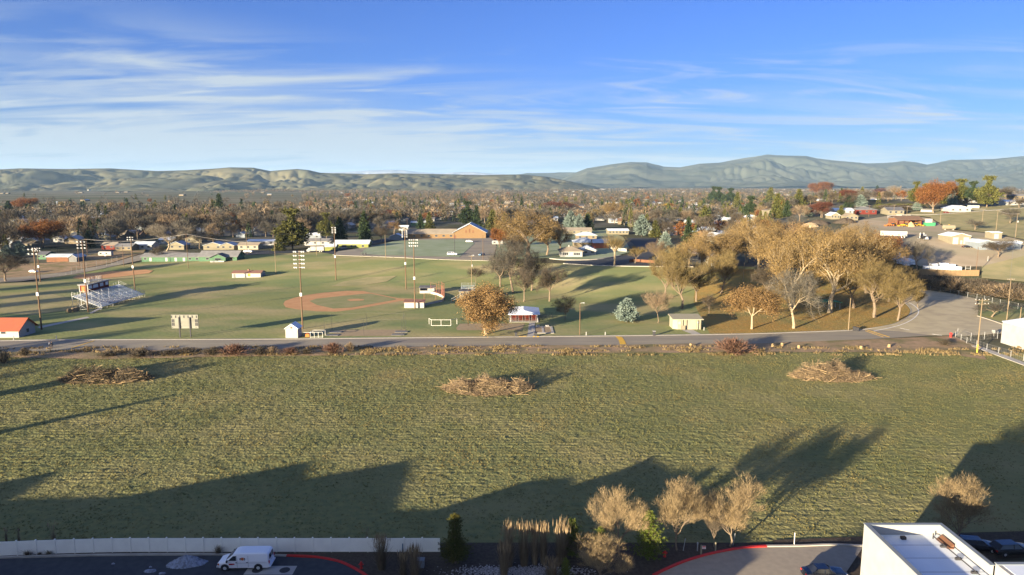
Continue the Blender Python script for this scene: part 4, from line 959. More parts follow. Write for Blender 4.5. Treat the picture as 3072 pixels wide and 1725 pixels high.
def forest(name, items, label):
    g = np.random.default_rng(3); VV, MI = [], []; fl = ['tw_brown', 'tw_grey', 'tw_tan', 'nd_dark', 'nd_olive', 'tw_rust', 'tw_olive']
    for (x, y, h, w, kind, fol) in items:
        n = int(max(70, 330 - y * .09)); q = g.normal(0, 1, (n, 3)); q /= np.linalg.norm(q, axis=1)[:, None]; q *= g.uniform(.3, 1, (n, 1)) ** .5
        if kind == 'fir': t = g.uniform(0, 1, (n, 1)); q = np.concatenate([q[:, :2] * (1 - t), t * 2 - 1], 1)
        P = q * (w / 2, w / 2, h * .42) + (x, y, ter(x, y) + h * .56); D = g.normal(0, 1, (n, 3)); D[:, 2] += .6; S = g.normal(0, 1, (n, 3)); k = h * (.05 if kind != 'bare' else .038) * (1 + y / 4000)
        VV.append(np.stack([P - S * k * .5, P + S * k * .5, P + D * k * 1.3], 1).reshape(-1, 3)); MI += [fl.index(fol)] * n
    V = np.concatenate(VV); return struct(bulk(name, V, np.arange(len(V)).reshape(-1, 3), [M[f] for f in fl], mi=MI), 'stuff', label)
print('spots', len(spots), 'rest', len(rest))
forest('far_woods', rest, 'bare brown trees filling the far town and the plain')
# ------------------------------------------------------------------ buildings
def window(par, x, y, z0, z1, w, side='front', frame='white', glass='glass'):
    """side: front faces -y, right faces +x, left faces -x; x,y is the centre on the wall"""
    a, b = MB(), MB(); t = .07
    if side == 'front':
        a.box(x - w / 2 - t, x + w / 2 + t, y - .05, y, z0 - t, z0); a.box(x - w / 2 - t, x + w / 2 + t, y - .05, y, z1, z1 + t)
        a.box(x - w / 2 - t, x - w / 2, y - .05, y, z0, z1); a.box(x + w / 2, x + w / 2 + t, y - .05, y, z0, z1); b.box(x - w / 2, x + w / 2, y - .02, y + .02, z0, z1)
    else:
        s = .05 if side == 'right' else -.05; x0, x1 = sorted((x, x + s))
        a.box(x0, x1, y - w / 2 - t, y + w / 2 + t, z0 - t, z0); a.box(x0, x1, y - w / 2 - t, y + w / 2 + t, z1, z1 + t)
        a.box(x0, x1, y - w / 2 - t, y - w / 2, z0, z1); a.box(x0, x1, y + w / 2, y + w / 2 + t, z0, z1); b.box(x - .02, x + .02, y - w / 2, y + w / 2, z0, z1)
    o = a.build('window', M[frame], par); b.build('pane', M[glass], o); return o
def door(par, x, y, w, h, m='white', side='front', nm='door', z=0):
    a = MB()
    if side == 'front': a.box(x - w / 2, x + w / 2, y - .05, y + .02, z + .05, z + h)
    else: a.box(x - .05, x + .05, y - w / 2, y + w / 2, z + .05, z + h)
    return a.build(nm, M[m], par)
def walls(w, d, h, rh, roof, axis='x', base=-1.5):
    """gable or hip body centred on origin"""
    mb = MB(); x, y = w / 2, d / 2
    if roof == 'hip' or rh == 0: mb.box(-x, x, -y, y, base, h)
    elif axis == 'x': mb.prism([(-y, base), (y, base), (y, h), (0, h + rh), (-y, h)], -x, x, axis='x')
    else: mb.prism([(-x, base), (x, base), (x, h), (0, h + rh), (-x, h)], -y, y)
    return mb
def roofs(w, d, h, rh, roof, axis='x', ov=.45, th=.16):
    mb = MB(); x, y = w / 2 + ov, d / 2 + ov
    if rh == 0: mb.box(-x, x, -y, y, h + .003, h + .25); return mb
    if roof == 'hip':
        r = rh * (1 + ov / min(w, d) * 2); e = max(.3, (x - y) if axis == 'x' else (y - x)); n0 = len(mb.v)
        z0 = h - .05; p = [(-x, -y, z0), (x, -y, z0), (x, y, z0), (-x, y, z0), (-x, -y, z0 + th), (x, -y, z0 + th), (x, y, z0 + th), (-x, y, z0 + th)]
        q = [(-e, 0, h + r), (e, 0, h + r)] if axis == 'x' else [(0, -e, h + r), (0, e, h + r)]
        mb.v = p + q; mb.f = [(3, 2, 1, 0), (0, 1, 5, 4), (1, 2, 6, 5), (2, 3, 7, 6), (3, 0, 4, 7)]
        mb.f += [(4, 5, 9, 8), (5, 6, 9), (6, 7, 8, 9), (7, 4, 8)] if axis == 'x' else [(4, 5, 8), (5, 6, 9, 8), (6, 7, 9), (7, 4, 8, 9)]
        mb.m = [0] * len(mb.f); return mb
    a = (d if axis == 'x' else w) / 2; s = rh / a; o = a + ov
    prof = [(-o, h - ov * s + .01), (0, h + rh + .01), (o, h - ov * s + .01), (o, h - ov * s + th), (0, h + rh + th + .03), (-o, h - ov * s + th)]
    mb.prism(prof, -x, x, axis='x') if axis == 'x' else mb.prism(prof, -y, y); return mb
def house(name, label, cat, c, w, d, h, rh, wall, roof_m, roof='gable', axis='x', rz=0, ov=.45, group=None, chimney=None):
    o = thing(name, label, cat, c, rz, group)
    o['w'] = w; walls(w, d, h, rh, roof, axis).build('wall', M[wall], o)
    r = roofs(w, d, h, rh, roof, axis, ov).build('roof', M[roof_m], o)
    if chimney: MB().box(chimney[0] - .35, chimney[0] + .35, chimney[1] - .3, chimney[1] + .3, h, h + rh + .8).build('chimney', M[chimney[2]], r)
    return o
def hp(xl, xr, yb, d, back=0):       # centre, width of a box whose front wall base runs from xl to xr at row yb
    a, b = at(xl, yb), at(xr, yb); w = (b - a).length; return Vector(((a.x + b.x) / 2, (a.y + b.y) / 2 + d / 2, min(a.z, b.z))), w
def extra_wall(par, x0, x1, y0, y1, z0, z1, m, nm='wall'): return MB().box(x0, x1, y0, y1, z0, z1).build(nm, M[m], par)
# church
c, w = hp(1361, 1457, 715, 26); ch = house('church', 'orange brick church with a steep front gable and a long tan-roofed wing', 'church', c, w, 26, 4.6, 6.2, 'brick', 'roof_frost', axis='y', ov=.9)
for i, (x, hh) in enumerate(((-2.6, 1.6), (0, 2.6), (2.6, 1.6))):
    mb = MB(); a = 1.0; pr = [(x - a * .55, 4.2), (x + a * .55, 4.2), (x + a * .55, 4.2 + hh), (x + .3, 4.6 + hh), (x, 4.75 + hh), (x - .3, 4.6 + hh), (x - a * .55, 4.2 + hh)]
    mb.prism(pr, -13.06, -12.98); mb.build('window', M['brownwall'], ch)
door(ch, -w / 2 + 1.0, -13, 1.6, 2.3, 'brownwall')
wl = (1361 - 1212) * mpp(c); o1 = MB().box(-w / 2 - wl, -w / 2 - .01, -11, 4, -1.5, 3.2).build('wall', M['brick'], ch)
mb = MB(); x0, x1 = -w / 2 - wl - .7, -w / 2 + 2
mb.prism([(-11.9, 3.1), (-3.5, 6.4), (5, 3.1), (5, 3.3), (-3.5, 6.65), (-11.9, 3.3)], x0, x1, axis='x').build('roof', M['roof_tan'], ch)
for i in range(7): window(ch, -w / 2 - wl + 3 + i * (wl - 5) / 6, -11, 1.2, 2.4, 1.8, glass='glass')
# green houses
c, w = hp(432, 596, 783, 10); g1 = house('green_house', 'long low green house with a grey roof behind the big silvery bare tree', 'house', c, w, 10, 2.7, 1.6, 'greenwall', 'roof_grey', ov=.7)
for x in (-.35, -.08, .08, .22): door(g1, x * w, -5, 1.3, 2.1, 'white')
for x in (-.44, .32, .44): window(g1, x * w, -5, 1.0, 2.0, 1.5)
c, w = hp(603, 706, 783, 11); g2 = house('green_house', 'green gabled house with a white porch at the town edge', 'house', c, w, 11, 2.9, 2.6, 'greenwall', 'roof_grey', axis='x', ov=.7)
mb = MB(); mb.prism([(-3, -1), (5.5, -1), (5.5, 2.5), (1.2, 4.4), (-3, 2.5)], -8.5, -5.51); mb.build('porch', M['greenwall'], g2)
mb = MB(); mb.prism([(-3.6, 2.3), (1.2, 4.45), (6.1, 2.3), (6.1, 2.5), (1.2, 4.68), (-3.6, 2.5)], -9.2, 0).build('porch_roof', M['roof_dark'], g2)
MB().box(-2.6, 5.2, -9.9, -8.6, -.5, .8).build('porch_rail', M['white'], g2); window(g2, 1.2, -8.5, 1.0, 2.1, 3.4); window(g2, -6, -5.5, 1.0, 2.1, 1.6); window(g2, 7.6, -5.5, 1.0, 2.1, 1.4)
c, w = hp(1010, 1100, 744, 10); lh = house('lime_house', 'bright lime green house with a pale roof beside the church lot', 'house', c, w, 10, 3.2, 1.9, 'limewall', 'roof_frost', axis='x', ov=.8)
for x in (.0, .12, .34): window(lh, x * w, -5, 1.0, 2.2, 1.4)
door(lh, -.22 * w, -5, 3.0, 2.3, 'dark', nm='porch_opening'); MB().box(-.4 * w, -.12 * w, -5.9, -5.01, -.5, .7).build('porch_rail', M['white'], lh)
c, w = hp(975, 1006, 751, 7); house('lime_garage', 'small lime green garage left of the lime house', 'garage', c, w, 7, 2.4, 1.3, 'limewall', 'roof_frost', axis='x')
c, w = hp(1171, 1206, 720, 9); sh = house('blue_grey_shed', 'small blue-grey gabled shed with a white roof left of the church', 'shed', c, w, 9, 2.8, 1.8, 'bluewall', 'roof_white', axis='y')
c, w = hp(141, 205, 785, 9); bs = house('brown_shed', 'long low shed with a rusty brown wall and grey roof at the left', 'shed', c, w, 9, 2.8, 1.2, 'brownwall', 'roof_frost', axis='x')
c2, w2 = hp(206, 229, 787, 10); c2 = c2; house('dark_shed', 'dark grey gabled shed joined to the right of the long brown shed', 'shed', c2, w2, 9, 2.9, 1.3, 'greywall', 'roof_frost', axis='y')
c, w = hp(710, 735, 835, 8)
c, w = hp(692, 786, 833, 7); w *= .86; bk = house('equipment_building', 'white concrete block building with a faded red roof and a round orange badge', 'park building', c, w, 6.5, 2.3, .9, 'white', 'roof_pink', axis='x', ov=.4)
door(bk, -w / 2 + 1.1, -3.25, 1.0, 1.9, 'greywall'); door(bk, w / 2, -.6, .9, 1.9, 'carblue', side='right'); door(bk, w / 2, 1.0, .9, 1.9, 'carblue', side='right')
q = MB().lathe([(.7, 0), (.7, .06)], 16).build('badge', M['machyellow'], bk); q.rotation_euler = (R(90), 0, 0); q.location = (1.3, -3.25, 1.4)
MB().box(-.4, .4, -.5, .5, 2.9, 3.9).build('roof_vent', M['roof_pink'], bk)
# red roofed building
p = at(57, 1013); o = thing('red_roofed_building', 'white block building with an orange-red metal roof at the left edge', 'park building', (p.x - 10, p.y + 3.7, 0)); w, d = 20, 7.4
walls(w, d, 2.6, 2.7, 'gable').build('wall', M['white'], o); r = roofs(w, d, 2.6, 2.7, 'gable', ov=.8, th=.14).build('roof', M['roof_red'], o)
MB().lathe([(.2, 4.8), (.2, 5.8)], 8).build('roof_vent', M['metal'], r); window(o, 10, .3, .9, 2.0, 1.1, 'right', 'white'); window(o, 5.4, -3.7, 1.2, 2.0, 1.4)
# little white shed
p = at(857, 1014); q = at(893, 1014.5); w = (q - p).length; o = house('tool_shed', 'little white gabled shed with a small round vent beside the road', 'shed', ((p.x + q.x) / 2, p.y + 2, 0), w, 4, 2.9, 1.3, 'white', 'roof_white', axis='y', ov=.25)
q = MB().lathe([(.28, 0), (.28, .05)], 12).build('vent', M['brownwall'], o); q.location = (0, -2, 3.2); q.rotation_euler = (R(90), 0, 0)
# restroom
p = at(2022, 990); q = at(2105, 990); w = (q - p).length
o = thing('restroom_building', 'pale cream restroom building with a flat roof standing by the park road', 'restroom', ((p.x + q.x) / 2, p.y + 3.6, 0))
mb = MB(); x = w / 2; mb.v = [(a, b, z) for z in (-.3, 3.25) for a, b in ((-x, -1.5), (-x + 1.4, -2.6), (x, -2.6), (x, 3), (-x, 3))]
mb.f = [(0, 1, 6, 5), (1, 2, 7, 6), (2, 3, 8, 7), (3, 4, 9, 8), (4, 0, 5, 9), (5, 6, 7, 8, 9)]; mb.m = [0] * 6; mb.build('wall', M['paleyellow'], o)
mb = MB(); mb.v = [(-x - .5, -3.7, 3.27), (x + .5, -3.7, 3.27), (x + .5, 3.4, 3.75), (-x - .5, 3.4, 3.75), (-x - .5, -3.7, 3.5), (x + .5, -3.7, 3.5), (x + .5, 3.4, 3.98), (-x - .5, 3.4, 3.98)]
mb.f = [(3, 2, 1, 0), (4, 5, 6, 7), (0, 1, 5, 4), (1, 2, 6, 5), (2, 3, 7, 6), (3, 0, 4, 7)]; mb.m = [0] * 6; mb.build('roof', M['paleyellow'], o)
for k in (-x + 2.3, -x + 3.5, x - .4, x - 1.6): MB().box(k - .08, k + .08, -3.6, -3.44, -.1, 3.27).build('post', M['cream'], o)
MB().box(-x + 2.4, -x + 3.4, -3.55, -3.45, .1, 1.4).build('gate', M['cream'], o); window(o, -x + 1.9, -2.6, 1.6, 2.6, .9, frame='woodpale', glass='white'); window(o, x - 1.0, -2.6, 1.9, 2.6, .8, frame='cream', glass='white')
MB().lathe([(.13, 0), (.13, 1.0), (.0, 1.02)], 8).build('drinking_fountain', M['white'], loc=(o.location.x + x + .6, p.y - .5, 0)); tag(bpy.data.objects['drinking_fountain'], 'small white drinking fountain beside the restroom building', 'drinking fountain')
# pavilion
p = at(1532, 966); q = at(1612, 966); X0, X1 = p.x, q.x; Y0 = p.y; Y1 = Y0 + 11
o = thing('picnic_pavilion', 'open picnic pavilion with a frosty blue-white metal roof', 'pavilion', ((X0 + X1) / 2, (Y0 + Y1) / 2, 0)); hx, hy = (X1 - X0) / 2 + .9, 6.6
mb = MB(); mb.v = [(-hx, -hy, 2.65), (hx, -hy, 2.65), (hx, hy, 2.65), (-hx, hy, 2.65), (-hx, -hy, 2.85), (hx, -hy, 2.85), (hx, hy, 2.85), (-hx, hy, 2.85), (0, -3.0, 3.62), (0, 5.0, 3.62)]
mb.f = [(3, 2, 1, 0), (0, 1, 5, 4), (1, 2, 6, 5), (2, 3, 7, 6), (3, 0, 4, 7), (4, 5, 8), (5, 6, 9, 8), (6, 7, 9), (7, 4, 8, 9)]; mb.m = [0] * 9; mb.build('roof', M['roof_white'], o)
for sx in (-1, 1):
    for sy in (-1, -.33, .33, 1): MB().box(sx * (hx - .9) - .1, sx * (hx - .9) + .1, sy * 5.6 - .1, sy * 5.6 + .1, 0, 2.66).build('post', M['white'], o)
MB().box(-hx + .3, hx - .3, -6, 6, 0, .08).build('slab', M['conc'], o)
def picnic_table(label, loc, rz, group):
    t = thing('picnic_table', label, 'picnic table', loc, rz, group)
    MB().box(-.95, .95, -.38, .38, .70, .76).build('table_top', M['redwood'], t)
    for s in (-1, 1): MB().box(-.95, .95, s * .72 - .14, s * .72 + .14, .42, .47).build('bench', M['redwood'], t)
    for s in (-1, 1):
        f = MB(); f.bar((s * .7, -.75, 0), (s * .7, -.25, .70), .06); f.bar((s * .7, .75, 0), (s * .7, .25, .70), .06); f.bar((s * .7, -.8, .39), (s * .7, .8, .39), .06); f.build('leg', M['metal'], t)
    return t
pt = None
for r_ in range(4):
    for cc in range(4):
        for k in range(2):
            l = (o.location.x - 3.4 + cc * 2.25, Y0 + 1.3 + r_ * 2.5, .08 + k * .78); lab = 'red picnic table standing on the pavilion slab' if k == 0 else 'red picnic table stacked upside on another one in the pavilion'
            gr = 'lower red picnic tables in the pavilion' if k == 0 else 'upper stacked red picnic tables in the pavilion'
            lab = 'red picnic table standing on the pavilion slab, under another one' if k == 0 else 'red picnic table stacked on top of another in the pavilion'
            pt = picnic_table(lab, l, 0, gr) if pt is None else dup(pt, l, 0, lab, gr)
# green shelter in grove
p = at(2480, 925); o = thing('picnic_shelter', 'small open shelter with a green roof under the sycamores', 'shelter', p)
mb = MB(); mb.prism([(-4.6, 2.5), (0, 2.95), (4.6, 2.5), (4.6, 2.65), (0, 3.1), (-4.6, 2.65)], -2.2, 2.2).build('roof', M['green'], o)
for sx in (-4, 0, 4):
    for sy in (-1.8, 1.8): MB().box(sx - .08, sx + .08, sy - .08, sy + .08, 0, 2.62).build('post', M['white'], o)
# dugouts
def dugout(xl, xr, yb, h, label, roof_m, d=3.2, front=-1):
    c, w = hp(xl, xr, yb, d); o = thing('dugout', label, 'dugout', (c.x, c.y, 0)); x = w / 2
    mb = MB(); mb.box(-x, x, d / 2 - .15, d / 2, 0, h); mb.box(-x, -x + .15, -d / 2, d / 2 - .15, 0, h - .01); mb.box(x - .15, x, -d / 2, d / 2 - .15, 0, h - .01)
    mb.box(-x + .15, x - .15, -d / 2, -d / 2 + .12, 0, h * (.5 if front > 0 else .97)); mb.build('wall', M['white'], o)
    mb = MB(); mb.v = [(-x - .3, -d / 2 - .4, h), (x + .3, -d / 2 - .4, h), (x + .3, d / 2 + .3, h + .5), (-x - .3, d / 2 + .3, h + .5)]; mb.v += [(a, b, z + .15) for a, b, z in mb.v]
    mb.f = [(3, 2, 1, 0), (4, 5, 6, 7), (0, 1, 5, 4), (1, 2, 6, 5), (2, 3, 7, 6), (3, 0, 4, 7)]; mb.m = [0] * 6; mb.build('roof', M[roof_m], o)
    MB().box(-x + .4, x - .4, d / 2 - .7, d / 2 - .3, .4, .47).build('bench', M['wood'], o); return o
dugout(1213, 1272, 924, 2.1, 'white dugout with a faded red roof behind the infield', 'roof_pink')
dugout(1259, 1303, 880, 2.3, 'white dugout with a dark roof on the far side of the backstop', 'roof_dark', front=1)
o = thing('backstop', 'rust-coloured pole backstop with a low concrete wall behind home plate', 'backstop', (0, 0, 0))
pts = [at(1293, 881), at(1310, 885), at(1325, 891), at(1333, 897), at(1326, 905), at(1308, 909), at(1273, 917)]
for i, p in enumerate(pts): MB().tube(p, p + Vector((0, 0, 6.4 if 1 < i < 5 else 4.8)), .10, .08, 6).build('pole', M['rust'], o)
for i in range(3):
    a, b = pts[i + 1], pts[i + 2]; m_ = (a + b) / 2; MB().tube(m_, m_ + Vector((0, 0, 6.2)), .07, .07, 5).build('pole', M['rust'], o)
f = MB()
for i in range(len(pts) - 1):
    a, b = pts[i], pts[i + 1]
    for z in (1.2, 3, 4.7, 6.2):
        if z > 5 and not 1 < i < 4: continue
        f.tube(a + Vector((0, 0, z)), b + Vector((0, 0, z)), .03, .03, 4)
    nseg = int((b - a).length / .9)
    for k in range(1, nseg): q = a.lerp(b, k / nseg); f.tube(q, q + Vector((0, 0, 4.7)), .015, .015, 3)
f.build('mesh_panel', M['rust'], o)
mb = MB()
for i in range(len(pts) - 1): mb.bar(pts[i] + Vector((0, 0, .45)), pts[i + 1] + Vector((0, 0, .45)), .2, .9)
mb.build('low_wall', M['conc'], o)
# small bleachers and scorer booth
c, w = hp(1378, 1408, 905, 5); o = thing('scorer_booth', 'cream scorer booth on legs with a dark flat roof by the backstop', 'booth', (c.x, c.y, 0)); x = w / 2
MB().box(-x, x, -2, 2, 1.1, 4.0).build('wall', M['cream'], o); MB().box(-x - .4, x + .4, -2.4, 2.4, 4.003, 4.25).build('roof', M['roof_dark'], o)
for sx in (-x + .1, x - .1):
    for sy in (-1.9, 1.9): MB().box(sx - .09, sx + .09, sy - .09, sy + .09, 0, 1.1).build('leg', M['wood'], o)
for k in range(4): window(o, -x + .8 + k * (2 * x - 1.6) / 3, -2, 2.6, 3.4, .5)
st = MB()
for k in range(7): st.box(-x - 3.2 + k * .45, -x - 2.8 + k * .45, -1.6, -.4, .1 + k * .25, .18 + k * .25)
st.bar((-x - 3.3, -1.6, .9), (-x - .1, -1.6, 2.6), .06); st.bar((-x - 3.3, -.4, .9), (-x - .1, -.4, 2.6), .06); st.bar((-x - 3.3, -1.6, 0), (-x - 3.3, -1.6, .9), .06); st.build('stair', M['metal'], o)
c, w = hp(1392, 1412, 880, 5); o = thing('small_bleacher', 'small metal bleacher with white rails behind the scorer booth', 'bleacher', (c.x, c.y + 2, 0))
for k in range(5): MB().box(-3, 3, 1.6 - k * .75 + 0, 1.95 - k * .75, 2.3 - k * .42, 2.36 - k * .42).build('plank', M['alu'], o)
f = MB()
for sx in (-3, 0, 3):
    f.bar((sx, 2, 0), (sx, 2, 3.6), .07); f.bar((sx, 2, 2.3), (sx, -2, .4), .07); f.bar((sx, 0, 0), (sx, 0, 1.4), .07)
f.bar((-3, 2, 3.5), (3, 2, 3.5), .07); f.bar((-3, 2, 2.9), (3, 2, 2.9), .05); f.build('frame', M['metal'], o)
# ------------------------------------------------------------------ grandstand
o = thing('grandstand', 'aluminium bench grandstand with sloping white side rails on the football field', 'bleacher', (-152.3, 253, 0))
NR = 14; D, Hh, L_ = 10.4, 4.2, 31.0
for k in range(NR):
    x = -k * D / NR; z = .75 + k * Hh / NR
    MB().box(x - .38, x, 0, L_, z + .42, z + .47).build('bench_plank', M['alu'], o)
fl = MB()
for k in range(NR):
    x = -k * D / NR; z = .75 + k * Hh / NR; fl.box(x - .74, x - .14, 0, L_, z + .10, z + .135)
fl.build('footboards', M['alu'], o)
f = MB()
for j in range(9):
    y = .1 + j * (L_ - .2) / 8
    f.bar((0, y, .85), (-D, y, .85 + Hh), .10); f.bar((0, y, 0), (0, y, .9), .08); f.bar((-D, y, 0), (-D, y, Hh + .9), .10); f.bar((-D * .5, y, 0), (-D * .5, y, Hh * .5 + .8), .08)
    f.bar((0, y, .05), (-D, y, .05), .08); f.bar((-D * .5, y, .1), (-D, y, Hh * .8), .06); f.bar((-D * .5, y, Hh * .5 + .6), (-D, y, .2), .06)
for z in (1.2, 2.6, 3.9): f.bar((-D, 0, z), (-D, L_, z), .06)
f.build('frame', M['metal'], o)
for y in (0, L_):
    r = MB(); r.bar((0, y, 2.2), (-D, y, Hh + 2.3), .07); r.bar((0, y, 1.7), (-D, y, Hh + 1.7), .06); r.bar((-D, y, Hh + .8), (-D, y, Hh + 2.3), .08)
    for k in range(6): x = -D * k / 5; r.bar((x, y, .9 + Hh * k / 5), (x, y, 2.25 + Hh * k / 5), .06)
    r.build('side_rail', M['white'], o)
r = MB()
for y in (4.6, 5.8, 9.6): r.bar((-.2, y, 2.0), (-D * .95, y, Hh + 2.0), .07)
r.bar((.15, 0, 1.75), (.15, L_, 1.75), .07); r.bar((.15, 0, 1.2), (.15, L_, 1.2), .05)
for k in range(12): r.bar((.15, k * L_ / 11, .6), (.15, k * L_ / 11, 1.75), .05)
r.bar((-D - .1, 0, Hh + 1.9), (-D - .1, 10, Hh + 1.9), .06); r.bar((-D - .1, 25, Hh + 1.9), (-D - .1, L_, Hh + 1.9), .06)
for k in range(18): r.bar((-D - .1, k * L_ / 17, Hh + .8), (-D - .1, k * L_ / 17, Hh + 1.9), .05)
r.build('front_rail', M['metal'], o)
ra = MB(); ra.bar((.9, -1.5, .9), (.9, -8, .15), 1.2, .1); ra.build('ramp', M['conc'], o)
# press box
pb = thing('press_box', 'dark red press box with a white roof and pale windows above the grandstand', 'press box', (-164.3, 270, 0))
MB().box(-1.6, 1.6, -7, 7, 5.0, 7.7).build('wall', M['redwall'], pb); MB().box(-2, 2.1, -7.6, 7.6, 7.703, 7.95).build('roof', M['white'], pb)
for y, w_ in ((-5.4, 2.1), (-2.0, 3.2), (2.0, 2.2), (5.6, 1.8)): window(pb, 1.6, y, 6.1, 7.3, w_, 'right', 'white', 'paleglass')
door(pb, -.2, -7, 1.3, 2.2, 'orange', nm='door', z=5.0)
tr = MB(); tr.box(-1.75, -1.45, -7.1, -6.95, 5, 7.7); tr.box(1.45, 1.75, -7.1, -6.95, 5, 7.7); tr.build('corner_trim', M['white'], pb)
for sx in (-1.5, 1.4):
    for sy in (-6.8, 0, 6.8): MB().box(sx - .1, sx + .1, sy - .1, sy + .1, 0, 5).build('leg', M['metal'], pb)
cr = MB()
for a, b in (((-1.7, -4.5), (1.2, -4.5)), ((1.2, -4.5), (1.2, 3.4)), ((1.2, 3.4), (-1.7, 3.4)), ((-1.7, 3.4), (-1.7, -4.5))):
    for z in (9.9, 9.4, 8.9): cr.bar((*a, z), (*b, z), .08)
    for k in range(5): x = a[0] + (b[0] - a[0]) * k / 4; y = a[1] + (b[1] - a[1]) * k / 4; cr.bar((x, y, 7.95), (x, y, 9.9), .08)
cr.box(-1.7, 1.2, -4.5, 3.4, 8.6, 8.7); cr.build('camera_platform', M['white'], pb)
la = MB(); la.bar((-1.2, -9.4, 3.2), (-1.2, -7.1, 5), .08); la.bar((-1.2, -9.4, 0), (-1.2, -9.4, 4.4), .08); la.box(-1.8, -.4, -9.6, -7.05, 3.1, 3.2); la.bar((-.4, -9.5, 0), (-.4, -9.5, 4.3), .08); la.bar((-1.2, -9.4, 4.3), (-.4, -9.5, 4.3), .06); la.build('stair', M['white'], pb)
for i, (x, yb) in enumerate(((208, 938), (222, 935), (231, 933))):
    p = at(x, yb); b = MB().lathe([(.75, -.6), (.75, .6)], 14, mi=0).build('hay_bale', M['plume'] if i < 2 else M['stalk'], loc=p + Vector((0, 0, .75))); b.rotation_euler = (R(90), 0, R(60)); tag(b, ['round straw bale farthest left of the grandstand', 'round straw bale in the middle beside the grandstand', 'darker round bale nearest the grandstand'][i], 'bale')
# scoreboard
p, q = at(541, 1012), at(573, 1012); o = thing('scoreboard', 'large white scoreboard seen from behind on two dark posts', 'scoreboard', ((p.x + q.x) / 2, p.y, 0)); s = (q - p).length / 2
MB().box(-4.05, 4.05, .1, .4, 2.75, 6.95).build('panel', M['board'], o)
for sx in (-s, s): MB().box(sx - .16, sx + .16, -.2, .09, 0, 6.2).build('post', M['dark'], o)
for x, z, w_, h_ in [(-3.9 + k * 1.25, 6.35, .32, .75) for k in range(7)] + [(sx * x, z, .34, .95) for sx in (-1, 1) for x in (3.75, 3.3) for z in (5.1, 4.0)] + [(-3.8, 3.1, .2, .2), (3.3, 3.1, .2, .2), (-1.2, 3.2, .2, .3), (1.4, 3.2, .2, .3)]:
    MB().box(x - w_ / 2, x + w_ / 2, .06, .099, z - h_ / 2, z + h_ / 2).build('slot', M['dark'], o)
MB().box(-4.1, 4.1, .05, .098, 3.5, 3.56).build('seam', M['greywall'], o)
# goal frame, nets, cages
def frame_thing(name, label, cat, bars, loc, m='metal', r=.05, pn='rail'):
    o = thing(name, label, cat, loc)
    for a, b in bars: MB().tube(a, b, r, r, 5).build('post' if abs(Vector(b).z - Vector(a).z) > abs(b[0] - a[0]) + abs(b[1] - a[1]) else pn, M[m], o)
    return o
p, q = at(1294, 977), at(1351, 979); W_ = (q - p).length; h = 1.95
frame_thing('pen_frame', 'low white rectangular pipe frame standing on the lawn', 'goal frame', [((0, 0, 0), (0, 0, h)), ((W_, 0, 0), (W_, 0, h)), ((W_ / 2, 0, 0), (W_ / 2, 0, h)), ((0, 0, h), (W_, 0, h)), ((0, 0, .05), (W_, 0, .05)), ((-1, 2.4, 0), (-1, 2.4, h)), ((W_ + 1.8, 2.4, 0), (W_ + 1.8, 2.4, h)), ((-1, 2.4, h), (0, 0, h)), ((W_ + 1.8, 2.4, h), (W_, 0, h))], p, 'whitepaint', .06)
p, q = at(931, 1013), at(968, 1013); W_ = (q - p).length; h = 1.7
o = frame_thing('gate_pen', 'small pen of white pipe gates next to the little white shed', 'pen', [((x, 0, 0), (x, 0, h)) for x in (0, W_ * .33, W_ * .66, W_)] + [((0, 0, h), (W_, 0, h)), ((0, 0, .2), (W_, 0, .2)), ((0, 3, h), (W_, 3, h)), ((0, 3, 0), (0, 3, h)), ((W_, 3, 0), (W_, 3, h)), ((0, 0, h), (0, 3, h)), ((W_, 0, h), (W_, 3, h)), ((-3.8, 1, 1.4), (0, 1, 1.4))], p, 'whitepaint', .05)
p = at(923, 1010); MB().box(-.6, .6, -.4, .4, 0, .75).box(-.5, .5, -.35, .35, .75, .95).build('orange_box', M['orange'], loc=p, bevel=.04); tag(bpy.data.objects['orange_box'], 'bright orange equipment box beside the white pipe pen', 'box')
ps = [at(x, y) for x, y in ((974, 1010), (996, 990), (1092, 1008), (1100, 985), (1205, 1007), (1216, 988), (1211, 983))]
o = thing('batting_cage', 'tall thin dark poles of a netted cage over the pale runway', 'cage', ps[0])
for p in ps: MB().tube(p - ps[0], p - ps[0] + Vector((0, 0, 5.2)), .05, .04, 5).build('pole', M['dark'], o)
f = MB()
for a, b in ((0, 2), (2, 4), (1, 3), (3, 5), (0, 1), (4, 5)): f.tube(ps[a] - ps[0] + Vector((0, 0, 5.1)), ps[b] - ps[0] + Vector((0, 0, 5.1)), .012, .012, 3)
f.build('top_cable', M['wire'], o)
for i, (xa, ya, xb, yb) in enumerate(((1000, 992, 1016, 1000), (988, 1002, 1006, 1009), (1196, 991, 1214, 1000), (1186, 1000, 1204, 1008))):
    a, b = at(xa, ya), at(xb, yb); q = (a + b) / 2; lab = ['grey mat at the far left corner of the runway', 'grey mat at the near left corner of the runway', 'grey mat at the far right corner of the runway', 'grey mat at the near right corner of the runway'][i]
    tag(MB().box(-2, 2, -1.1, 1.1, 0, .12).build('rubber_mat', M['greywall'], loc=(q.x, q.y, .03), bevel=.02), lab, 'mat')
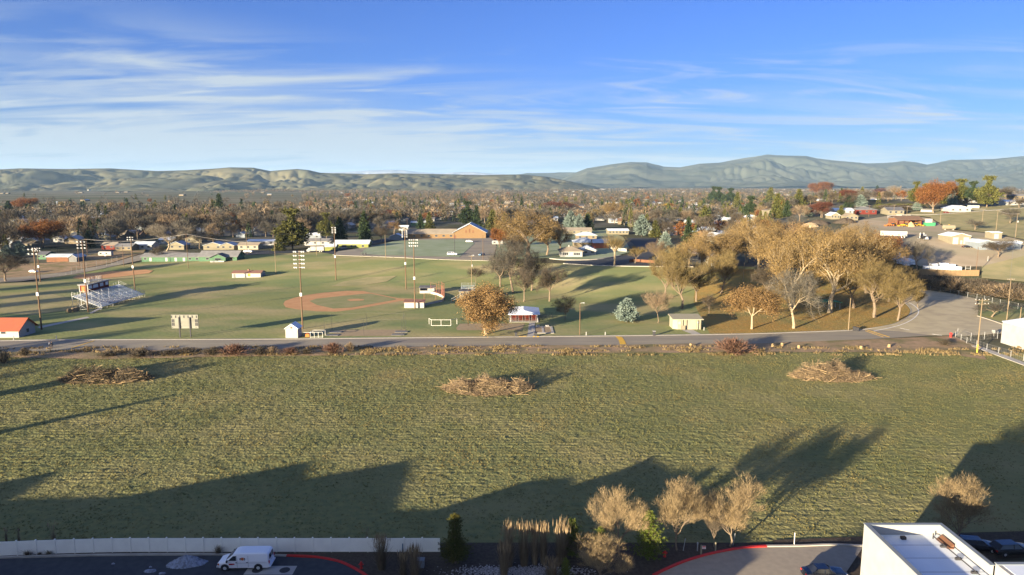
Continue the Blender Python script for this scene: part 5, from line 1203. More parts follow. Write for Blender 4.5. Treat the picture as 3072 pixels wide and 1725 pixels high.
# horseshoe pads
p, q = at(1600, 1002), at(1656, 978)
o = thing('horseshoe_pit', 'pair of sand horseshoe pits framed in pale concrete', 'game pit', ((p.x + q.x) / 2, (p.y + q.y) / 2, 0)); hx, hy = abs(q.x - p.x) / 2, abs(q.y - p.y) / 2 - 1
f = MB(); f.box(-hx, hx, -hy, -hy + .7, 0, .12); f.box(-hx, hx, hy - .7, hy, 0, .12)
for x in (-hx, -.35, hx - .7): f.box(x, x + .7, -hy + .7, hy - .7, 0, .115)
f.build('concrete_frame', M['conc'], o)
for x0, x1 in ((-hx + .7, -.35), (.35, hx - .7)): MB().box(x0, x1, -hy + .7, hy - .7, 0, .06).build('sand', M['pitdirt'], o)
for x in (-hx + 1.2, hx - 2.2): MB().box(x, x + 1.1, hy, hy + .5, 0, .5).build('bench', M['conc'], o)
# ------------------------------------------------------------------ poles
def flood_mast(x, yb, yt, rows, cols, aw, label, gap=1.35, rev=False):
    p = at(x, yb); h = top_h(p, yt); o = thing('floodlight_mast', label, 'floodlight mast', p)
    MB().tube((0, 0, -.5), (0, 0, h), .27, .15, 8).build('pole', M['wood'], o); MB().box(-.35, .35, -.42, -.14, h * .42, h * .42 + 1.1).build('junction_box', M['lampwhite'], o)
    for r_ in range(rows):
        z = h - .4 - r_ * gap; arm = MB().box(-aw / 2, aw / 2, -.32, -.20, z - .06, z + .06).build('crossarm', M['metal'], o)
        for c_ in range(cols):
            x_ = -aw / 2 + aw * (c_ + .5) / cols
            if rows > 3 and abs(x_) < .4: continue
            lm = MB().lathe([(.08, -.18), (.16, -.14), (.25, .02), (.28, .12), (.27, .14)], 10).build('floodlight', M['lampwhite'], o)
            lm.location = (x_, -.62, z + .05); lm.rotation_euler = (R(115), 0, R(g.uniform(-25, 25)))
    return o
flood_mast(908, 986, 751, 5, 6, 3.7, 'tallest floodlight mast with five rows of lamps beside the diamond', 1.25)
flood_mast(1218, 868, 690, 4, 4, 2.6, 'floodlight mast with four rows of lamps left of its close twin behind the diamond', .85)
flood_mast(1245, 926, 716, 3, 5, 3.6, 'floodlight mast by the red-roofed dugout with three rows of lamps', 1.1)
flood_mast(1008, 840, 680, 4, 3, 2.2, 'slim floodlight mast standing at the foot of the embankment', .8)
flood_mast(125, 989, 744, 2, 3, 3.6, 'floodlight mast beside the red-roofed building', 1.4)
flood_mast(121, 846, 742, 2, 4, 4.5, 'reddish floodlight mast behind the one by the red-roofed building', 1.2)
flood_mast(265, 936, 722, 3, 3, 3.8, 'floodlight mast at the near end of the grandstand', 1.1)
flood_mast(405, 872, 709, 2, 3, 3.2, 'floodlight mast at the far end of the grandstand', 1.0)
def util_pole(x, yb, yt, label, m='wood', arms=1, box=False, lamp=False, r=.16):
    p = at(x, yb); h = top_h(p, yt); o = thing('utility_pole', label, 'utility pole', p); MB().tube((0, 0, -.5), (0, 0, h), r, r * .65, 7).build('pole', M[m], o)
    for k in range(arms): MB().box(-1.2, 1.2, -.07, .07, h - .5 - k * .9, h - .36 - k * .9).build('crossarm', M[m], o)
    if arms:
        for sx in (-1.05, -.45, .45, 1.05): MB().lathe([(.04, h - .36), (.06, h - .25), (.03, h - .15)], 6, c=(sx, 0, 0)).build('insulator', M['lampwhite'], o)
    if box: MB().lathe([(.25, h * .62), (.28, h * .62 + .2), (.28, h * .62 + 1), (.2, h * .62 + 1.1)], 10, c=(.4, -.25, 0)).build('transformer', M['metal'], o)
    if lamp: a = MB().bar((0, 0, h - .1), (.9, -.4, h + .15), .07).build('lamp_arm', M['metal'], o); MB().box(.8, 1.3, -.6, -.3, h + .05, h + .2).build('lamp_head', M['lampwhite'], a)
    o['top'] = [p.x, p.y, p.z + h - .35]; return o
UP = [(565, 804, 700, 'utility pole in front of the long green house', 'wood', 1, 0, 0), (173, 762, 726, 'utility pole behind the long brown shed', 'wood', 1, 0, 0), (262, 762, 716, 'utility pole beside the camper', 'wood', 1, 0, 0),
      (238, 800, 728, 'utility pole between the brown shed and the ball field', 'wood', 1, 0, 0), (372, 800, 735, 'thin wooden pole behind the far ball diamond', 'wood', 0, 0, 0), (828, 823, 727, 'pale wooden pole right of the white block building', 'woodpale', 1, 0, 0), (742, 762, 698, 'utility pole beside the white-roofed carports', 'wood', 1, 0, 0),
      (950, 766, 700, 'utility pole in front of the white truck', 'woodpale', 1, 0, 0), (963, 745, 694, 'utility pole left of the lime house', 'wood', 1, 1, 0), (1157, 776, 704, 'wooden pole standing on the rim of the embankment', 'woodpale', 0, 0, 0),
      (1449, 781, 706, 'dark wooden pole at the corner of the church lot', 'wood', 0, 0, 0), (1364, 768, 700, 'thin dark pole behind the white pickup', 'dark', 0, 0, 0), (1415, 856, 766, 'pole with a white transformer above the scorer booth', 'woodpale', 1, 1, 1),
      (1845, 798, 722, 'pale utility pole in front of the pollarded tree', 'woodpale', 0, 0, 0), (1739, 1005, 909, 'brown yard-light pole between the pavilion and the blue spruce', 'wood', 0, 0, 1), (2230, 851, 789, 'pale wooden pole on the slope beside the tall sycamore', 'woodpale', 0, 0, 0),
      (2545, 991, 894, 'pale wooden pole by the kerb of the park loop', 'woodpale', 0, 0, 0), (3020, 960, 835, 'tall pale pole left of the white metal building', 'woodpale', 1, 0, 0), (3060, 958, 921, 'short pale pole behind the white metal building', 'woodpale', 0, 0, 0),
      (2820, 672, 625, 'pole standing right of the barn', 'woodpale', 0, 0, 0), (2945, 680, 626, 'left pole on the hillside', 'woodpale', 1, 0, 0), (2988, 692, 630, 'middle pole on the hillside', 'woodpale', 1, 0, 0), (3046, 712, 640, 'right-hand hillside pole with a grey can', 'woodpale', 1, 1, 0),
      (2680, 654, 614, 'pole above the white fence on the hill', 'woodpale', 1, 0, 0), (2720, 650, 618, 'pole behind the barn roof', 'woodpale', 1, 0, 0), (2564, 642, 617, 'thin pole by the dark weeping conifer', 'wood', 1, 0, 0), (2606, 650, 616, 'thin pole left of the brick hill house', 'wood', 1, 0, 0),
      (2927, 825, 742, 'rusty lamp pole in front of the blue-grey building', 'wood', 0, 0, 1), (1222, 688, 655, 'pole left of the church wing', 'wood', 1, 0, 0), (1770, 640, 610, 'pole among the trees of the middle town', 'wood', 1, 0, 0), (2196, 642, 606, 'white-topped pole among the trees behind the grove', 'woodpale', 1, 0, 0)]
uo = {}
for a in UP: uo[a[0]] = util_pole(a[0], a[1], a[2], a[3], a[4], a[5], bool(a[6]), bool(a[7]))
# yellow based pole with two crossarms
p = at(2931, 1058); h = top_h(p, 896); o = thing('utility_pole', 'utility pole with double crossarms and a yellow base by the ditch', 'utility pole', p)
MB().tube((0, 0, -.3), (.0, 0, h), .17, .11, 8).build('pole', M['woodpale'], o); MB().tube((0, 0, 0), (0, 0, 2.3), .185, .18, 8).build('yellow_sleeve', M['yellowpaint'], o)
for k, z in ((0, h - .4), (1, h - 1.5)):
    ar = MB().bar((-2.0, -.2, z), (2.0, .2, z), .14).build('crossarm', M['woodpale'], o)
    for sx in (-1.9, -.9, .9, 1.9): MB().lathe([(.05, z + .07), (.08, z + .2), (.04, z + .32)], 6, c=(sx, sx * .1, 0)).build('insulator', M['lampwhite'], o)
o['top'] = [p.x, p.y, p.z + h]
def wire(a, b, sag, label, off=0, r=.034):
    A, B = Vector(a) + Vector((off, 0, 0)), Vector(b) + Vector((off, 0, 0)); mb = MB(); n = 10; q = A
    for i in range(1, n + 1):
        t = i / n; z = A.lerp(B, t) - Vector((0, 0, 4 * sag * t * (1 - t))); mb.tube(q, z, r, r, 3, caps=False); q = z
    return tag(mb.build('power_line', M['wire']), label, 'power line', 'power lines between the wooden poles')
def tp_(k): return uo[k]['top']
lp = [(-400, 150, 'L')]
seqs = [([173, 262, 565, 742, 963, 1222], 3), ([238, 565, 828, 950], 2), ([3020, 3046], 1), ([2564, 2606, 2680, 2720, 2945, 2988, 3046], 2)]
for ks, m_ in seqs:
    for a, b in zip(ks, ks[1:]):
        for j in range(m_): wire(tp_(a), tp_(b), .02 * (Vector(tp_(a)) - Vector(tp_(b))).length, 'sagging overhead line between wooden poles at the edge of town', (j - .5) * .8)
A = Vector(tp_(173)); wire(A, A + Vector((-90, -20, 2)), 1.5, 'sagging overhead line between wooden poles at the edge of town'); wire(Vector(o['top']), Vector(tp_(3020)), 1.0, 'sagging overhead line between wooden poles at the edge of town')
for x, yb, yt, lab in ((833 / 3.22 + 1500, 1007, 996, 'left of the two short white posts by the road'), (1017 / 3.22 + 1500, 1006, 996, 'right of the two short white posts by the road'), (170, 1021, 1007, 'white post at the start of the left kerb'), (42, 1021, 1008, 'white post in front of the red-roofed building'), (2963, 784, 769, 'short white marker post on the pasture')):
    p = at(x, yb); h = max(1.0, top_h(p, yt)); tag(MB().lathe([(.13, -.1), (.13, h), (.02, h + .08)], 8).build('marker_post', M['white'], loc=p), lab, 'post')
def wheelie_bin(x, yb, label, h=1.25, m='dark', lid='dark'):
    p = at(x, yb); o = thing('rubbish_bin', label, 'rubbish bin', p); mb = MB(); w = .42
    mb.v = [(-w * .8, -w * .8, .05), (w * .8, -w * .8, .05), (w * .8, w * .8, .05), (-w * .8, w * .8, .05), (-w, -w, h), (w, -w, h), (w, w, h), (-w, w, h)]; mb.f = [(3, 2, 1, 0), (4, 5, 6, 7), (0, 1, 5, 4), (1, 2, 6, 5), (2, 3, 7, 6), (3, 0, 4, 7)]; mb.m = [0] * 6
    mb.build('bin_body', M[m], o, bevel=.04); MB().box(-w - .05, w + .05, -w - .05, w + .05, h + .003, h + .12).build('lid', M[lid], o, bevel=.03)
    for s in (-1, 1): MB().lathe([(.12, -.04), (.12, .04)], 10).build('wheel', M['tyre'], o, loc=(s * w * .85, w * .7, .12)).rotation_euler = (0, R(90), 0)
wheelie_bin(1548, 1010, 'black rubbish bin left of the pavilion path'); wheelie_bin(1607, 1009, 'black rubbish bin right of the pavilion path', 1.1); wheelie_bin(1962, 1007, 'dark rubbish bin with a white and red lid on the park kerb', 1.4, 'dark', 'white')
wheelie_bin(2563, 993, 'left black rubbish bin beside the pale pole on the loop', 1.3); wheelie_bin(2571, 994, 'right black rubbish bin beside the pale pole on the loop', 1.2)
wheelie_bin(1088, 766, 'left dark bin on the church drive', 1.4); wheelie_bin(1097, 766, 'right dark bin on the church drive', 1.4)
# stumps on the verge
for i, (x, y) in enumerate(((2346, 1038), (2318, 1040), (2396, 1045), (2583, 1047), (2667, 1042), (2072, 1040))):
    p = at(x, y); lab = ['pale tree stump with a long shadow on the verge', 'squat stump at the left of the verge stumps', 'small brown stump on the right verge', 'low stump with shoots below the yellow line', 'stump with shoots right of the yellow line', 'short yellowish stump left of the large red-brown shrub'][i]
    tag(MB().lathe([(.55, -.1), (.45, .2), (.38, .8), (.30, .95)], 9).build('tree_stump', M['stick'], loc=p), lab, 'stump')
# ------------------------------------------------------------------ fences
def chain_fence(name, label, pts, h, sp=3.0, m='metal'):
    o = thing(name, label, 'fence', pts[0]); o0 = pts[0]; wire_ = MB()
    for a, b in zip(pts, pts[1:]):
        n = max(1, int((b - a).length / sp))
        for k in range(n + (b is pts[-1])):
            q = a.lerp(b, k / n) - o0; MB().tube(q, q + Vector((0, 0, h)), .045, .045, 5).build('post', M[m], o)
        for z in (.1, h * .5, h): wire_.tube(a - o0 + Vector((0, 0, z)), b - o0 + Vector((0, 0, z)), .022, .022, 4)
        L_ = (b - a).length; k = 0
        while k < L_ - .3:
            q, e = a.lerp(b, k / L_) - o0, a.lerp(b, (k + .3) / L_) - o0
            wire_.tube(q, e + Vector((0, 0, h)), .007, .007, 3, caps=False); wire_.tube(e, q + Vector((0, 0, h)), .007, .007, 3, caps=False); k += .6
    wire_.build('wire_mesh', M['dark' if m == 'dark' else 'meshgrey'], o); return o
chain_fence('chain_link_fence', 'chain-link fence along the far side of the car park', [at(x, y) for x, y in ((2762, 869), (2850, 882), (2930, 898), (3000, 915), (3110, 940))], 2.2, 4)
chain_fence('chain_link_fence', 'chain-link fence beside the concrete ditch at the right', [at(x, y) for x, y in ((2866, 1012), (2900, 1030), (2960, 1050), (3110, 1095))], 1.8, 3.5)
chain_fence('chain_link_gate', 'chain-link gateway with a white box left of the white metal building', [at(x, y) for x, y in ((2872, 1008), (2912, 1022), (2992, 1016))], 2.4, 3.5)
chain_fence('chain_link_fence', 'tall chain-link backstop of the far ball diamond', [at(x, y) for x, y in ((215, 822), (260, 808), (320, 800), (352, 790))], 4, 4)
chain_fence('chain_link_fence', 'low chain-link fence left of the far ball diamond', [at(x, y) for x, y in ((120, 838), (160, 833), (215, 823))], 1.4, 3.5)
chain_fence('garden_fence', 'dark railing behind the blue-roofed pavilion', [at(x, y) for x, y in ((1622, 950), (1655, 951), (1692, 949))], 1.5, 2.5, 'dark')
def plank_fence(label, pts, h, m, name='board_fence'):
    o = thing(name, label, 'fence', pts[0]); o0 = pts[0]
    for a, b in zip(pts, pts[1:]):
        n = max(1, round((b - a).length / 2.4))
        for k in range(n):
            q, e = a.lerp(b, k / n) - o0, a.lerp(b, (k + .985) / n) - o0; MB().bar(q + Vector((0, 0, h / 2)), e + Vector((0, 0, h / 2)), .05, h).build('panel', M[m], o)
            MB().box(q.x - .06, q.x + .06, q.y - .06, q.y + .06, q.z, q.z + h + .12).build('post', M[m], o)
    return o
plank_fence('tall wooden board fence below the white wrapped stacks', [at(x, y) for x, y in ((2757, 824), (2850, 828), (2937, 828))], 2.9, 'fencewood')
plank_fence('white fence panels below the hill houses', [at(x, y) for x, y in ((2662, 655), (2706, 653))], 2.0, 'white')
plank_fence('long white fence beneath the rust-orange tree', [at(x, y) for x, y in ((2762, 636), (2800, 637))], 2.0, 'white')
plank_fence('white fence right of the brilliant rust-orange tree', [at(x, y) for x, y in ((2902, 624), (2938, 625))], 2.4, 'white')
plank_fence('white fence beside the dark side street', [at(x, y) for x, y in ((1832, 752), (1880, 755))], 1.9, 'white')
plank_fence('brown wooden fence on the corner of the side street', [at(x, y) for x, y in ((1888, 788), (1900, 786), (1965, 790))], 1.5, 'brownwall')
# cream vinyl fence
xs = [k * 53.7 * 1.0 for k in range(-1, 25)]; o = thing('vinyl_fence', 'long cream vinyl fence between the field and the car park', 'fence', (0, 0, 0))
fx = []
for k in range(27):
    x = at(1322, 1658).x - k * 2.30; y = at(1000, 1657).y; pxx = proj(x, y, 0)[0]
    if pxx < 420: y -= ((420 - pxx) / 420) ** 1.6 * 1.0
    fx.append((x, y))
for k in range(26):
    (x1, y1), (x0, y0) = fx[k], fx[k + 1]
    MB().bar((x0 + .07, y0, 1.0), (x1 - .07, y1, 1.0), .045, 1.66).build('panel', M['fence'], o)
    MB().bar((x0 + .07, y0, 1.86), (x1 - .07, y1, 1.86), .07, .09).build('rail', M['fence'], o); MB().bar((x0 + .07, y0, .16), (x1 - .07, y1, .16), .07, .14).build('rail', M['fence'], o)
for k in range(1, 27):
    x, y = fx[k]; q = MB(); q.box(x - .065, x + .065, y - .065, y + .065, -.1, 1.97).box(x - .09, x + .09, y - .09, y + .09, 1.97, 2.02); q.v += [(x - .08, y - .08, 2.02), (x + .08, y - .08, 2.02), (x + .08, y + .08, 2.02), (x - .08, y + .08, 2.02), (x, y, 2.1)]; n_ = len(q.v) - 5
    q.f += [(n_, n_ + 1, n_ + 4), (n_ + 1, n_ + 2, n_ + 4), (n_ + 2, n_ + 3, n_ + 4), (n_ + 3, n_, n_ + 4)]; q.m += [0] * 4; q.build('post', M['fence'], o)
# ------------------------------------------------------------------ vehicles
def wheel(par, x, y, r, w=.24, rim='chrome'):
    t = MB().lathe([(r * .55, -w / 2), (r * .93, -w / 2), (r, -w * .3), (r, w * .3), (r * .93, w / 2), (r * .55, w / 2)], 20).build('wheel', M['tyre'], par, loc=(x, y, r)); t.rotation_euler = (R(90), 0, 0)
    MB().lathe([(r * .30, -w * .56), (r * .54, -w * .52), (r * .60, -w * .3), (r * .60, w * .3), (r * .54, w * .52), (r * .30, w * .56)], 16).build('rim', M[rim], t)
    return t
def loft(secs, mi=0):                       # closed sections of equal length -> skin
    mb = MB(); k = len(secs[0])
    for s in secs: mb.v += list(s)
    for a in range(len(secs) - 1):
        for i in range(k): j = (i + 1) % k; mb.f.append((a * k + i, a * k + j, (a + 1) * k + j, (a + 1) * k + i)); mb.m.append(mi)
    mb.f.append(tuple(range(k))[::-1]); mb.f.append(tuple((len(secs) - 1) * k + i for i in range(k))); mb.m += [mi, mi]; return mb
def sec(x, w, z0, z1, tw, sh=.0):           # car cross-section at x: half width w at the sill, tw at the top
    zm = z0 + (z1 - z0) * .55
    return [(x, -w * .93, z0), (x, -w, zm), (x, -tw, z1), (x, -tw * .6, z1 + sh), (x, tw * .6, z1 + sh), (x, tw, z1), (x, w, zm), (x, w * .93, z0)]
def car(name, label, cat, loc, rz, paint, L=4.7, w=.9, h=1.42, kind='sedan', group=None):
    o = thing(name, label, cat, loc, rz, group); a = L / 2; r = .33 if kind in ('sedan', 'wagon') else .39; z0 = .28 if kind in ('sedan', 'wagon') else .42
    sh = {'sedan': [(-a, .78, .58), (-a + .12, .86, .78), (-a + .9, .9, .86), (a * .05, .9, .90), (a - .9, .9, .97), (a - .12, .86, .93), (a, .78, .7)],
          'wagon': [(-a, .78, .58), (-a + .12, .86, .80), (-a + .9, .9, .92), (a * .05, .9, .96), (a - .9, .9, 1.0), (a - .12, .88, .98), (a, .8, .8)],
          'pickup': [(-a, .82, .85), (-a + .12, .92, 1.08), (-a + 1.1, .95, 1.15), (0, .95, 1.18), (a - .9, .95, 1.18), (a - .1, .93, 1.16), (a, .9, 1.1)]}[kind]
    b = loft([sec(x, ww * w / .9, z0, z, ww * w / .9 * .93, .03) for x, ww, z in sh]).build('body', M[paint], o, bevel=.04)
    zb = sh[3][2] - .02; cab = {'sedan': (-a * .42, -a * .12, a * .42, a * .78), 'wagon': (-a * .45, -a * .18, a * .72, a * .93), 'pickup': (-a * .42, -a * .22, a * .35, a * .42)}[kind]
    if kind == 'pickup' and 'shell' in label: cab = (-a * .42, -a * .22, a * .93, a * .97)
    gl = loft([[(cab[0], -w * .86, zb), (cab[3], -w * .86, zb), (cab[3], w * .86, zb), (cab[0], w * .86, zb)], [(cab[1], -w * .68, h - .06), (cab[2], -w * .68, h - .06), (cab[2], w * .68, h - .06), (cab[1], w * .68, h - .06)]]); gl.build('windows', M['glass'], o)
    MB().box(cab[1] - .05, cab[2] + .05, -w * .70, w * .70, h - .062, h + .0).build('roof', M[paint], o, bevel=.03)
    pl = MB()
    for s in (-1, 1):
        for (x0, x1) in ((cab[0], cab[1]), (cab[3], cab[2]), (.1 * a, .08 * a)): pl.bar((x0, s * w * .87, zb), (x1, s * w * .69, h - .04), .08)
    pl.build('pillars', M[paint], o)
    for x in (-a + .85, a - .95):
        for s in (-1, 1): wheel(o, x, s * (w - .12), r)
    for s in (-1, 1):
        MB().box(-a - .02, -a + .12, s * w * .68 - .16, s * w * .68 + .16, .6, .74).build('headlight', M['lampwhite'], o); MB().box(a - .12, a + .02, s * w * .70 - .14, s * w * .70 + .14, .66, .82).build('tail_light', M['redpaint'], o)
    return o
def rzpx(x0, y0, x1, y1): a, b = at(x0, y0), at(x1, y1); return math.atan2(b.y - a.y, b.x - a.x)
# white van (front towards -x)
p = at(731, 1709); o = thing('white_van', 'white panel van with a round emblem parked along the kerb by the fence', 'van', (p.x + .1, p.y + .55, .14), R(1.5)); o.scale = (1.06, 1.06, 1.0)
W0 = 1.0; H0 = 2.18
secs = []
for x, wd, zt, tp2, zb_ in [(-2.88, .74, .78, .70, .45), (-2.80, .88, 1.00, .80, .35), (-2.35, .98, 1.14, .86, .35), (-1.95, 1.0, 1.26, .88, .35), (-1.80, 1.0, 1.34, .88, .35), (-1.12, 1.0, 1.98, .80, .35), (-.85, 1.0, 2.12, .80, .35), (-.4, 1.0, H0, .82, .35), (2.3, 1.0, H0, .82, .35), (2.72, 1.0, 2.12, .80, .35), (2.86, .97, 1.95, .78, .38), (2.93, .95, .9, .90, .42)]:
    zm = zb_ + (min(zt, 1.35) - zb_) * .85 if zt > 1.3 else zb_ + (zt - zb_) * .7
    secs.append([(x, -wd * .95, zb_), (x, -wd, zm), (x, -tp2 - .06, zt - .12), (x, -tp2 + .08, zt), (x, tp2 - .08, zt), (x, tp2 + .06, zt - .12), (x, wd, zm), (x, wd * .95, zb_)])
bd = loft(secs).build('body', M['carwhite'], o, bevel=.03)
ws = MB(); ws.v = [(-1.86, -.78, 1.36), (-1.86, .78, 1.36), (-1.16, .70, 1.97), (-1.16, -.70, 1.97)]; ws.v += [(x - .03, y, z + .03) for x, y, z in ws.v]; ws.f = [(4, 5, 6, 7), (3, 2, 1, 0), (0, 1, 5, 4), (1, 2, 6, 5), (2, 3, 7, 6), (3, 0, 4, 7)]; ws.m = [0] * 6
ws.build('windscreen', M['glass'], o)
for s in (-1, 1):
    sw = MB(); yy = 1.0; a_ = [(-1.62, s * (yy + .004), 1.32), (-.72, s * (yy + .004), 1.32), (-.72, s * (yy - .085), 1.86), (-1.08, s * (yy - .085), 1.86)]
    b_ = [(x, y + s * .02, z) for x, y, z in a_]; sw.v = a_ + b_; sw.f = [(4, 5, 6, 7), (0, 3, 2, 1), (0, 1, 5, 4), (1, 2, 6, 5), (2, 3, 7, 6), (3, 0, 4, 7)]; sw.m = [0] * 6; sw.build('side_window', M['glass'], o)
    for x in (-2.02, 1.72):
        wheel(o, x, s * .90, .37, .24, 'lampwhite'); MB().lathe([(.47, -.015), (.47, .015)], 24).build('wheel_arch', M['dark'], o, loc=(x, s * .992, .42)).rotation_euler = (R(90), 0, 0)
    MB().box(-1.75, -1.6, s * 1.22 - .12, s * 1.22 + .12, 1.22, 1.5).build('mirror', M['dark'], o, bevel=.02)
    MB().box(-2.90, -2.70, s * .72 - .12, s * .72 + .12, .72, .90).build('headlight', M['lampwhite'], o); MB().box(-2.84, -2.66, s * .885 - .035, s * .885 + .035, .70, .92).build('indicator', M['orange'], o)
    MB().box(2.84, 2.97, s * .86 - .08, s * .86 + .08, .86, 1.22).build('tail_light', M['redpaint'], o)
    rw = MB(); x0 = 2.905; rw.v = [(2.935, s * .08, 1.32), (2.935, s * .70, 1.32), (2.885, s * .62, 1.88), (2.885, s * .08, 1.88)]; rw.v += [(x + .02, y, z) for x, y, z in rw.v]; rw.f = [(0, 1, 2, 3), (7, 6, 5, 4), (0, 4, 5, 1), (1, 5, 6, 2), (2, 6, 7, 3), (3, 7, 4, 0)]; rw.m = [0] * 6; rw.build('rear_window', M['glass'], o)
MB().box(-3.0, -2.82, -.92, .92, .40, .60).build('bumper', M['chrome'], o, bevel=.03); MB().box(2.93, 3.08, -.95, .95, .40, .58).build('bumper', M['carwhite'], o, bevel=.03)
MB().box(2.945, 2.965, -.25, .15, .98, 1.14).build('number_plate', M['whitepaint'], o)
tr = MB(); tr.box(-.62, -.60, -1.012, -1.0, .45, 1.95); tr.box(-.60, 2.7, -1.012, -1.0, 1.0, 1.015); tr.box(.62, .64, -1.012, -1.0, .45, 1.9); tr.build('door_seams', M['greywall'], o)
for x in (-.70, .5): MB().box(x - .09, x + .09, -1.03, -1.0, 1.02, 1.10).build('door_handle', M['dark'], o)
def arc(mb, cx, cz, r0, r1, a0, a1, y, n=10):
    for i in range(n):
        t0, t1 = R(a0 + (a1 - a0) * i / n), R(a0 + (a1 - a0) * (i + 1) / n)
        q = [(cx + r * math.cos(t), y, cz + r * math.sin(t)) for r, t in ((r0, t0), (r1, t0), (r1, t1), (r0, t1))]
        k = len(mb.v); mb.v += q + [(a, y + .006, b) for a, _, b in q]; mb.f += [(k, k + 1, k + 2, k + 3), (k + 7, k + 6, k + 5, k + 4), (k, k + 4, k + 5, k + 1), (k + 1, k + 5, k + 6, k + 2), (k + 2, k + 6, k + 7, k + 3), (k + 3, k + 7, k + 4, k)]; mb.m += [0] * 6
mb = MB(); arc(mb, .0, 1.50, .23, .31, -150, -215, -1.012); arc(mb, .0, 1.50, .23, .31, -35, 35, -1.012); mb.build('emblem_ring', M['carnavy'], o)
mb = MB(); arc(mb, .0, 1.50, .0, .17, 0, 360, -1.012, 14); mb.build('emblem', M['orange'], o)
mb = MB(); arc(mb, .0, 1.50, .18, .22, 20, 160, -1.013); mb.build('emblem_band', M['redpaint'], o)
MB().box(-1.55, -.92, -1.012, -1.0, .80, .95).build('door_sign', M['redpaint'], o); MB().box(-1.52, -1.12, -1.016, -1.0125, .78, .83).build('door_sign_stripe', M['carnavy'], o)
# dark saloon near the white building
p = at(2455, 1727); o = car('parked_car', 'shiny dark navy saloon at the bottom edge beside the white building', 'car', (p.x + .35, p.y - .55, .14), R(182), 'carnavy', 4.85, .93, 1.42)
# shadowed cars behind the building
for i, (x, y, rz_, lab, pt_) in enumerate(((2925, 1650, 172, 'dark car in the shade behind the white building', 'carblack'), (3030, 1662, 185, 'black vehicle at the right edge behind the white building', 'carblack'))):
    q = at(x, y); car('parked_car', lab, 'car', (q.x, q.y, .14), R(rz_), pt_, 4.8, .95, 1.5, 'wagon')
# cars of the middle distance
for x, y, rz_, lab, pt_, k, L_, h_ in [(1357, 766, 178, 'white pickup with a shell standing on the church lawn', 'carwhite', 'pickup', 5.6, 1.85), (1408, 727, 182, 'white estate car parked by the church lawn', 'carwhite', 'wagon', 4.8, 1.5),
    (1445, 767, 60, 'blue car beside the pole at the church lot corner', 'carblue', 'sedan', 4.6, 1.42), (2003, 793, 178, 'light blue car on the street above the park', 'carsilver', 'sedan', 4.7, 1.42), (1888, 752, 150, 'dark car at the end of the white street fence', 'carblack', 'sedan', 4.6, 1.42),
    (1852, 748, 175, 'white car half hidden behind the white street fence', 'carwhite', 'sedan', 4.6, 1.42), (2900, 744, 178, 'black car left of the blue-grey metal building', 'carblack', 'sedan', 4.8, 1.42), (3050, 732, 175, 'white pickup right behind the blue-grey building', 'carwhite', 'pickup', 5.4, 1.85),
    (2840, 640, 178, 'dark red car beside the rust-orange tree', 'redwall', 'sedan', 4.6, 1.42), (745, 758, 175, 'white pickup on the street behind the carports', 'carwhite', 'pickup', 5.5, 1.85), (655, 702, 175, 'white pickup far up the town street', 'carwhite', 'pickup', 5.5, 1.8), (1868, 700, 178, 'silver car in front of the flat-roofed house', 'carsilver', 'sedan', 4.7, 1.42),
    (102, 818, 170, 'white car parked at the far left street', 'carwhite', 'sedan', 4.6, 1.42), (690, 762, 178, 'dark van by the white carports', 'carblack', 'wagon', 4.9, 1.7), (2545, 628, 178, 'dark car below the hill houses', 'carblack', 'sedan', 4.6, 1.42)]:
    q = at(x, y); car('parked_car' if k != 'pickup' else 'pickup_truck', lab, 'car' if k != 'pickup' else 'pickup', q + Vector((0, 0, .13)), R(rz_), pt_, L_, .92, h_, k)
def box_truck(label, x, y, rz, L, cabm, boxm, h=3.6, name='box_truck', cat='truck'):
    q = at(x, y); o = thing(name, label, cat, q + Vector((0, 0, .1)), rz); a = L / 2
    MB().box(-a + 2.4, a, -1.22, 1.22, 1.0, h).build('cargo_box', M[boxm], o, bevel=.06)
    loft([sec(-a, .95, .6, 1.7, .9), sec(-a + .7, 1.1, .6, 1.9, 1.0), sec(-a + 1.1, 1.1, .6, 2.7, .95), sec(-a + 2.2, 1.1, .6, 2.75, .98)]).build('cab', M[cabm], o)
    MB().box(-a + .75, -a + .85, -.85, .85, 1.85, 2.45).build('windscreen', M['glass'], o); MB().box(-a + .5, a - .2, -.5, .5, .6, .98).build('chassis', M['dark'], o)
    for x_ in (-a + 1, a - 1.4, a - 2.6):
        for s in (-1, 1): wheel(o, x_, s * 1.0, .5, .3)
    return o
box_truck('white box truck parked near the lime garage', 947, 757, R(3), 10.5, 'white', 'white')
# camper, trailers, semi
def camper(label, x, y, rz, L=7, h=2.9):
    q = at(x, y); o = thing('camper_trailer', label, 'camper', q + Vector((0, 0, .1)), rz); a = L / 2
    MB().prism([(-a, .9), (-a + .3, .5), (a, .5), (a, h - .2), (a - .2, h), (-a + .8, h), (-a, h - .8)], -1.2, 1.2).build('body', M['white'], o, bevel=.05); MB().box(-a + .9, -a + 2.2, -1.24, -1.2, 1.4, 2.2).build('window', M['glass'], o); MB().box(.6, 1.6, -1.24, -1.2, 1.5, 2.2).build('window', M['glass'], o)
    MB().box(-a + .1, a - .1, -1.23, -1.201, 1.0, 1.15).build('stripe', M['tan'], o); MB().bar((-a - 1.1, 0, .55), (-a, 0, .6), .1).build('hitch', M['dark'], o)
    for s in (-1, 1): wheel(o, .3, s * 1.1, .36)
camper('white camper trailer parked behind the far ball diamond', 318, 769, R(-2), 8); camper('small white camper trailer at the edge of the church lot', 1492, 735, R(5), 7); camper('white camper beside the hill sheds', 2452, 640, R(3), 6)
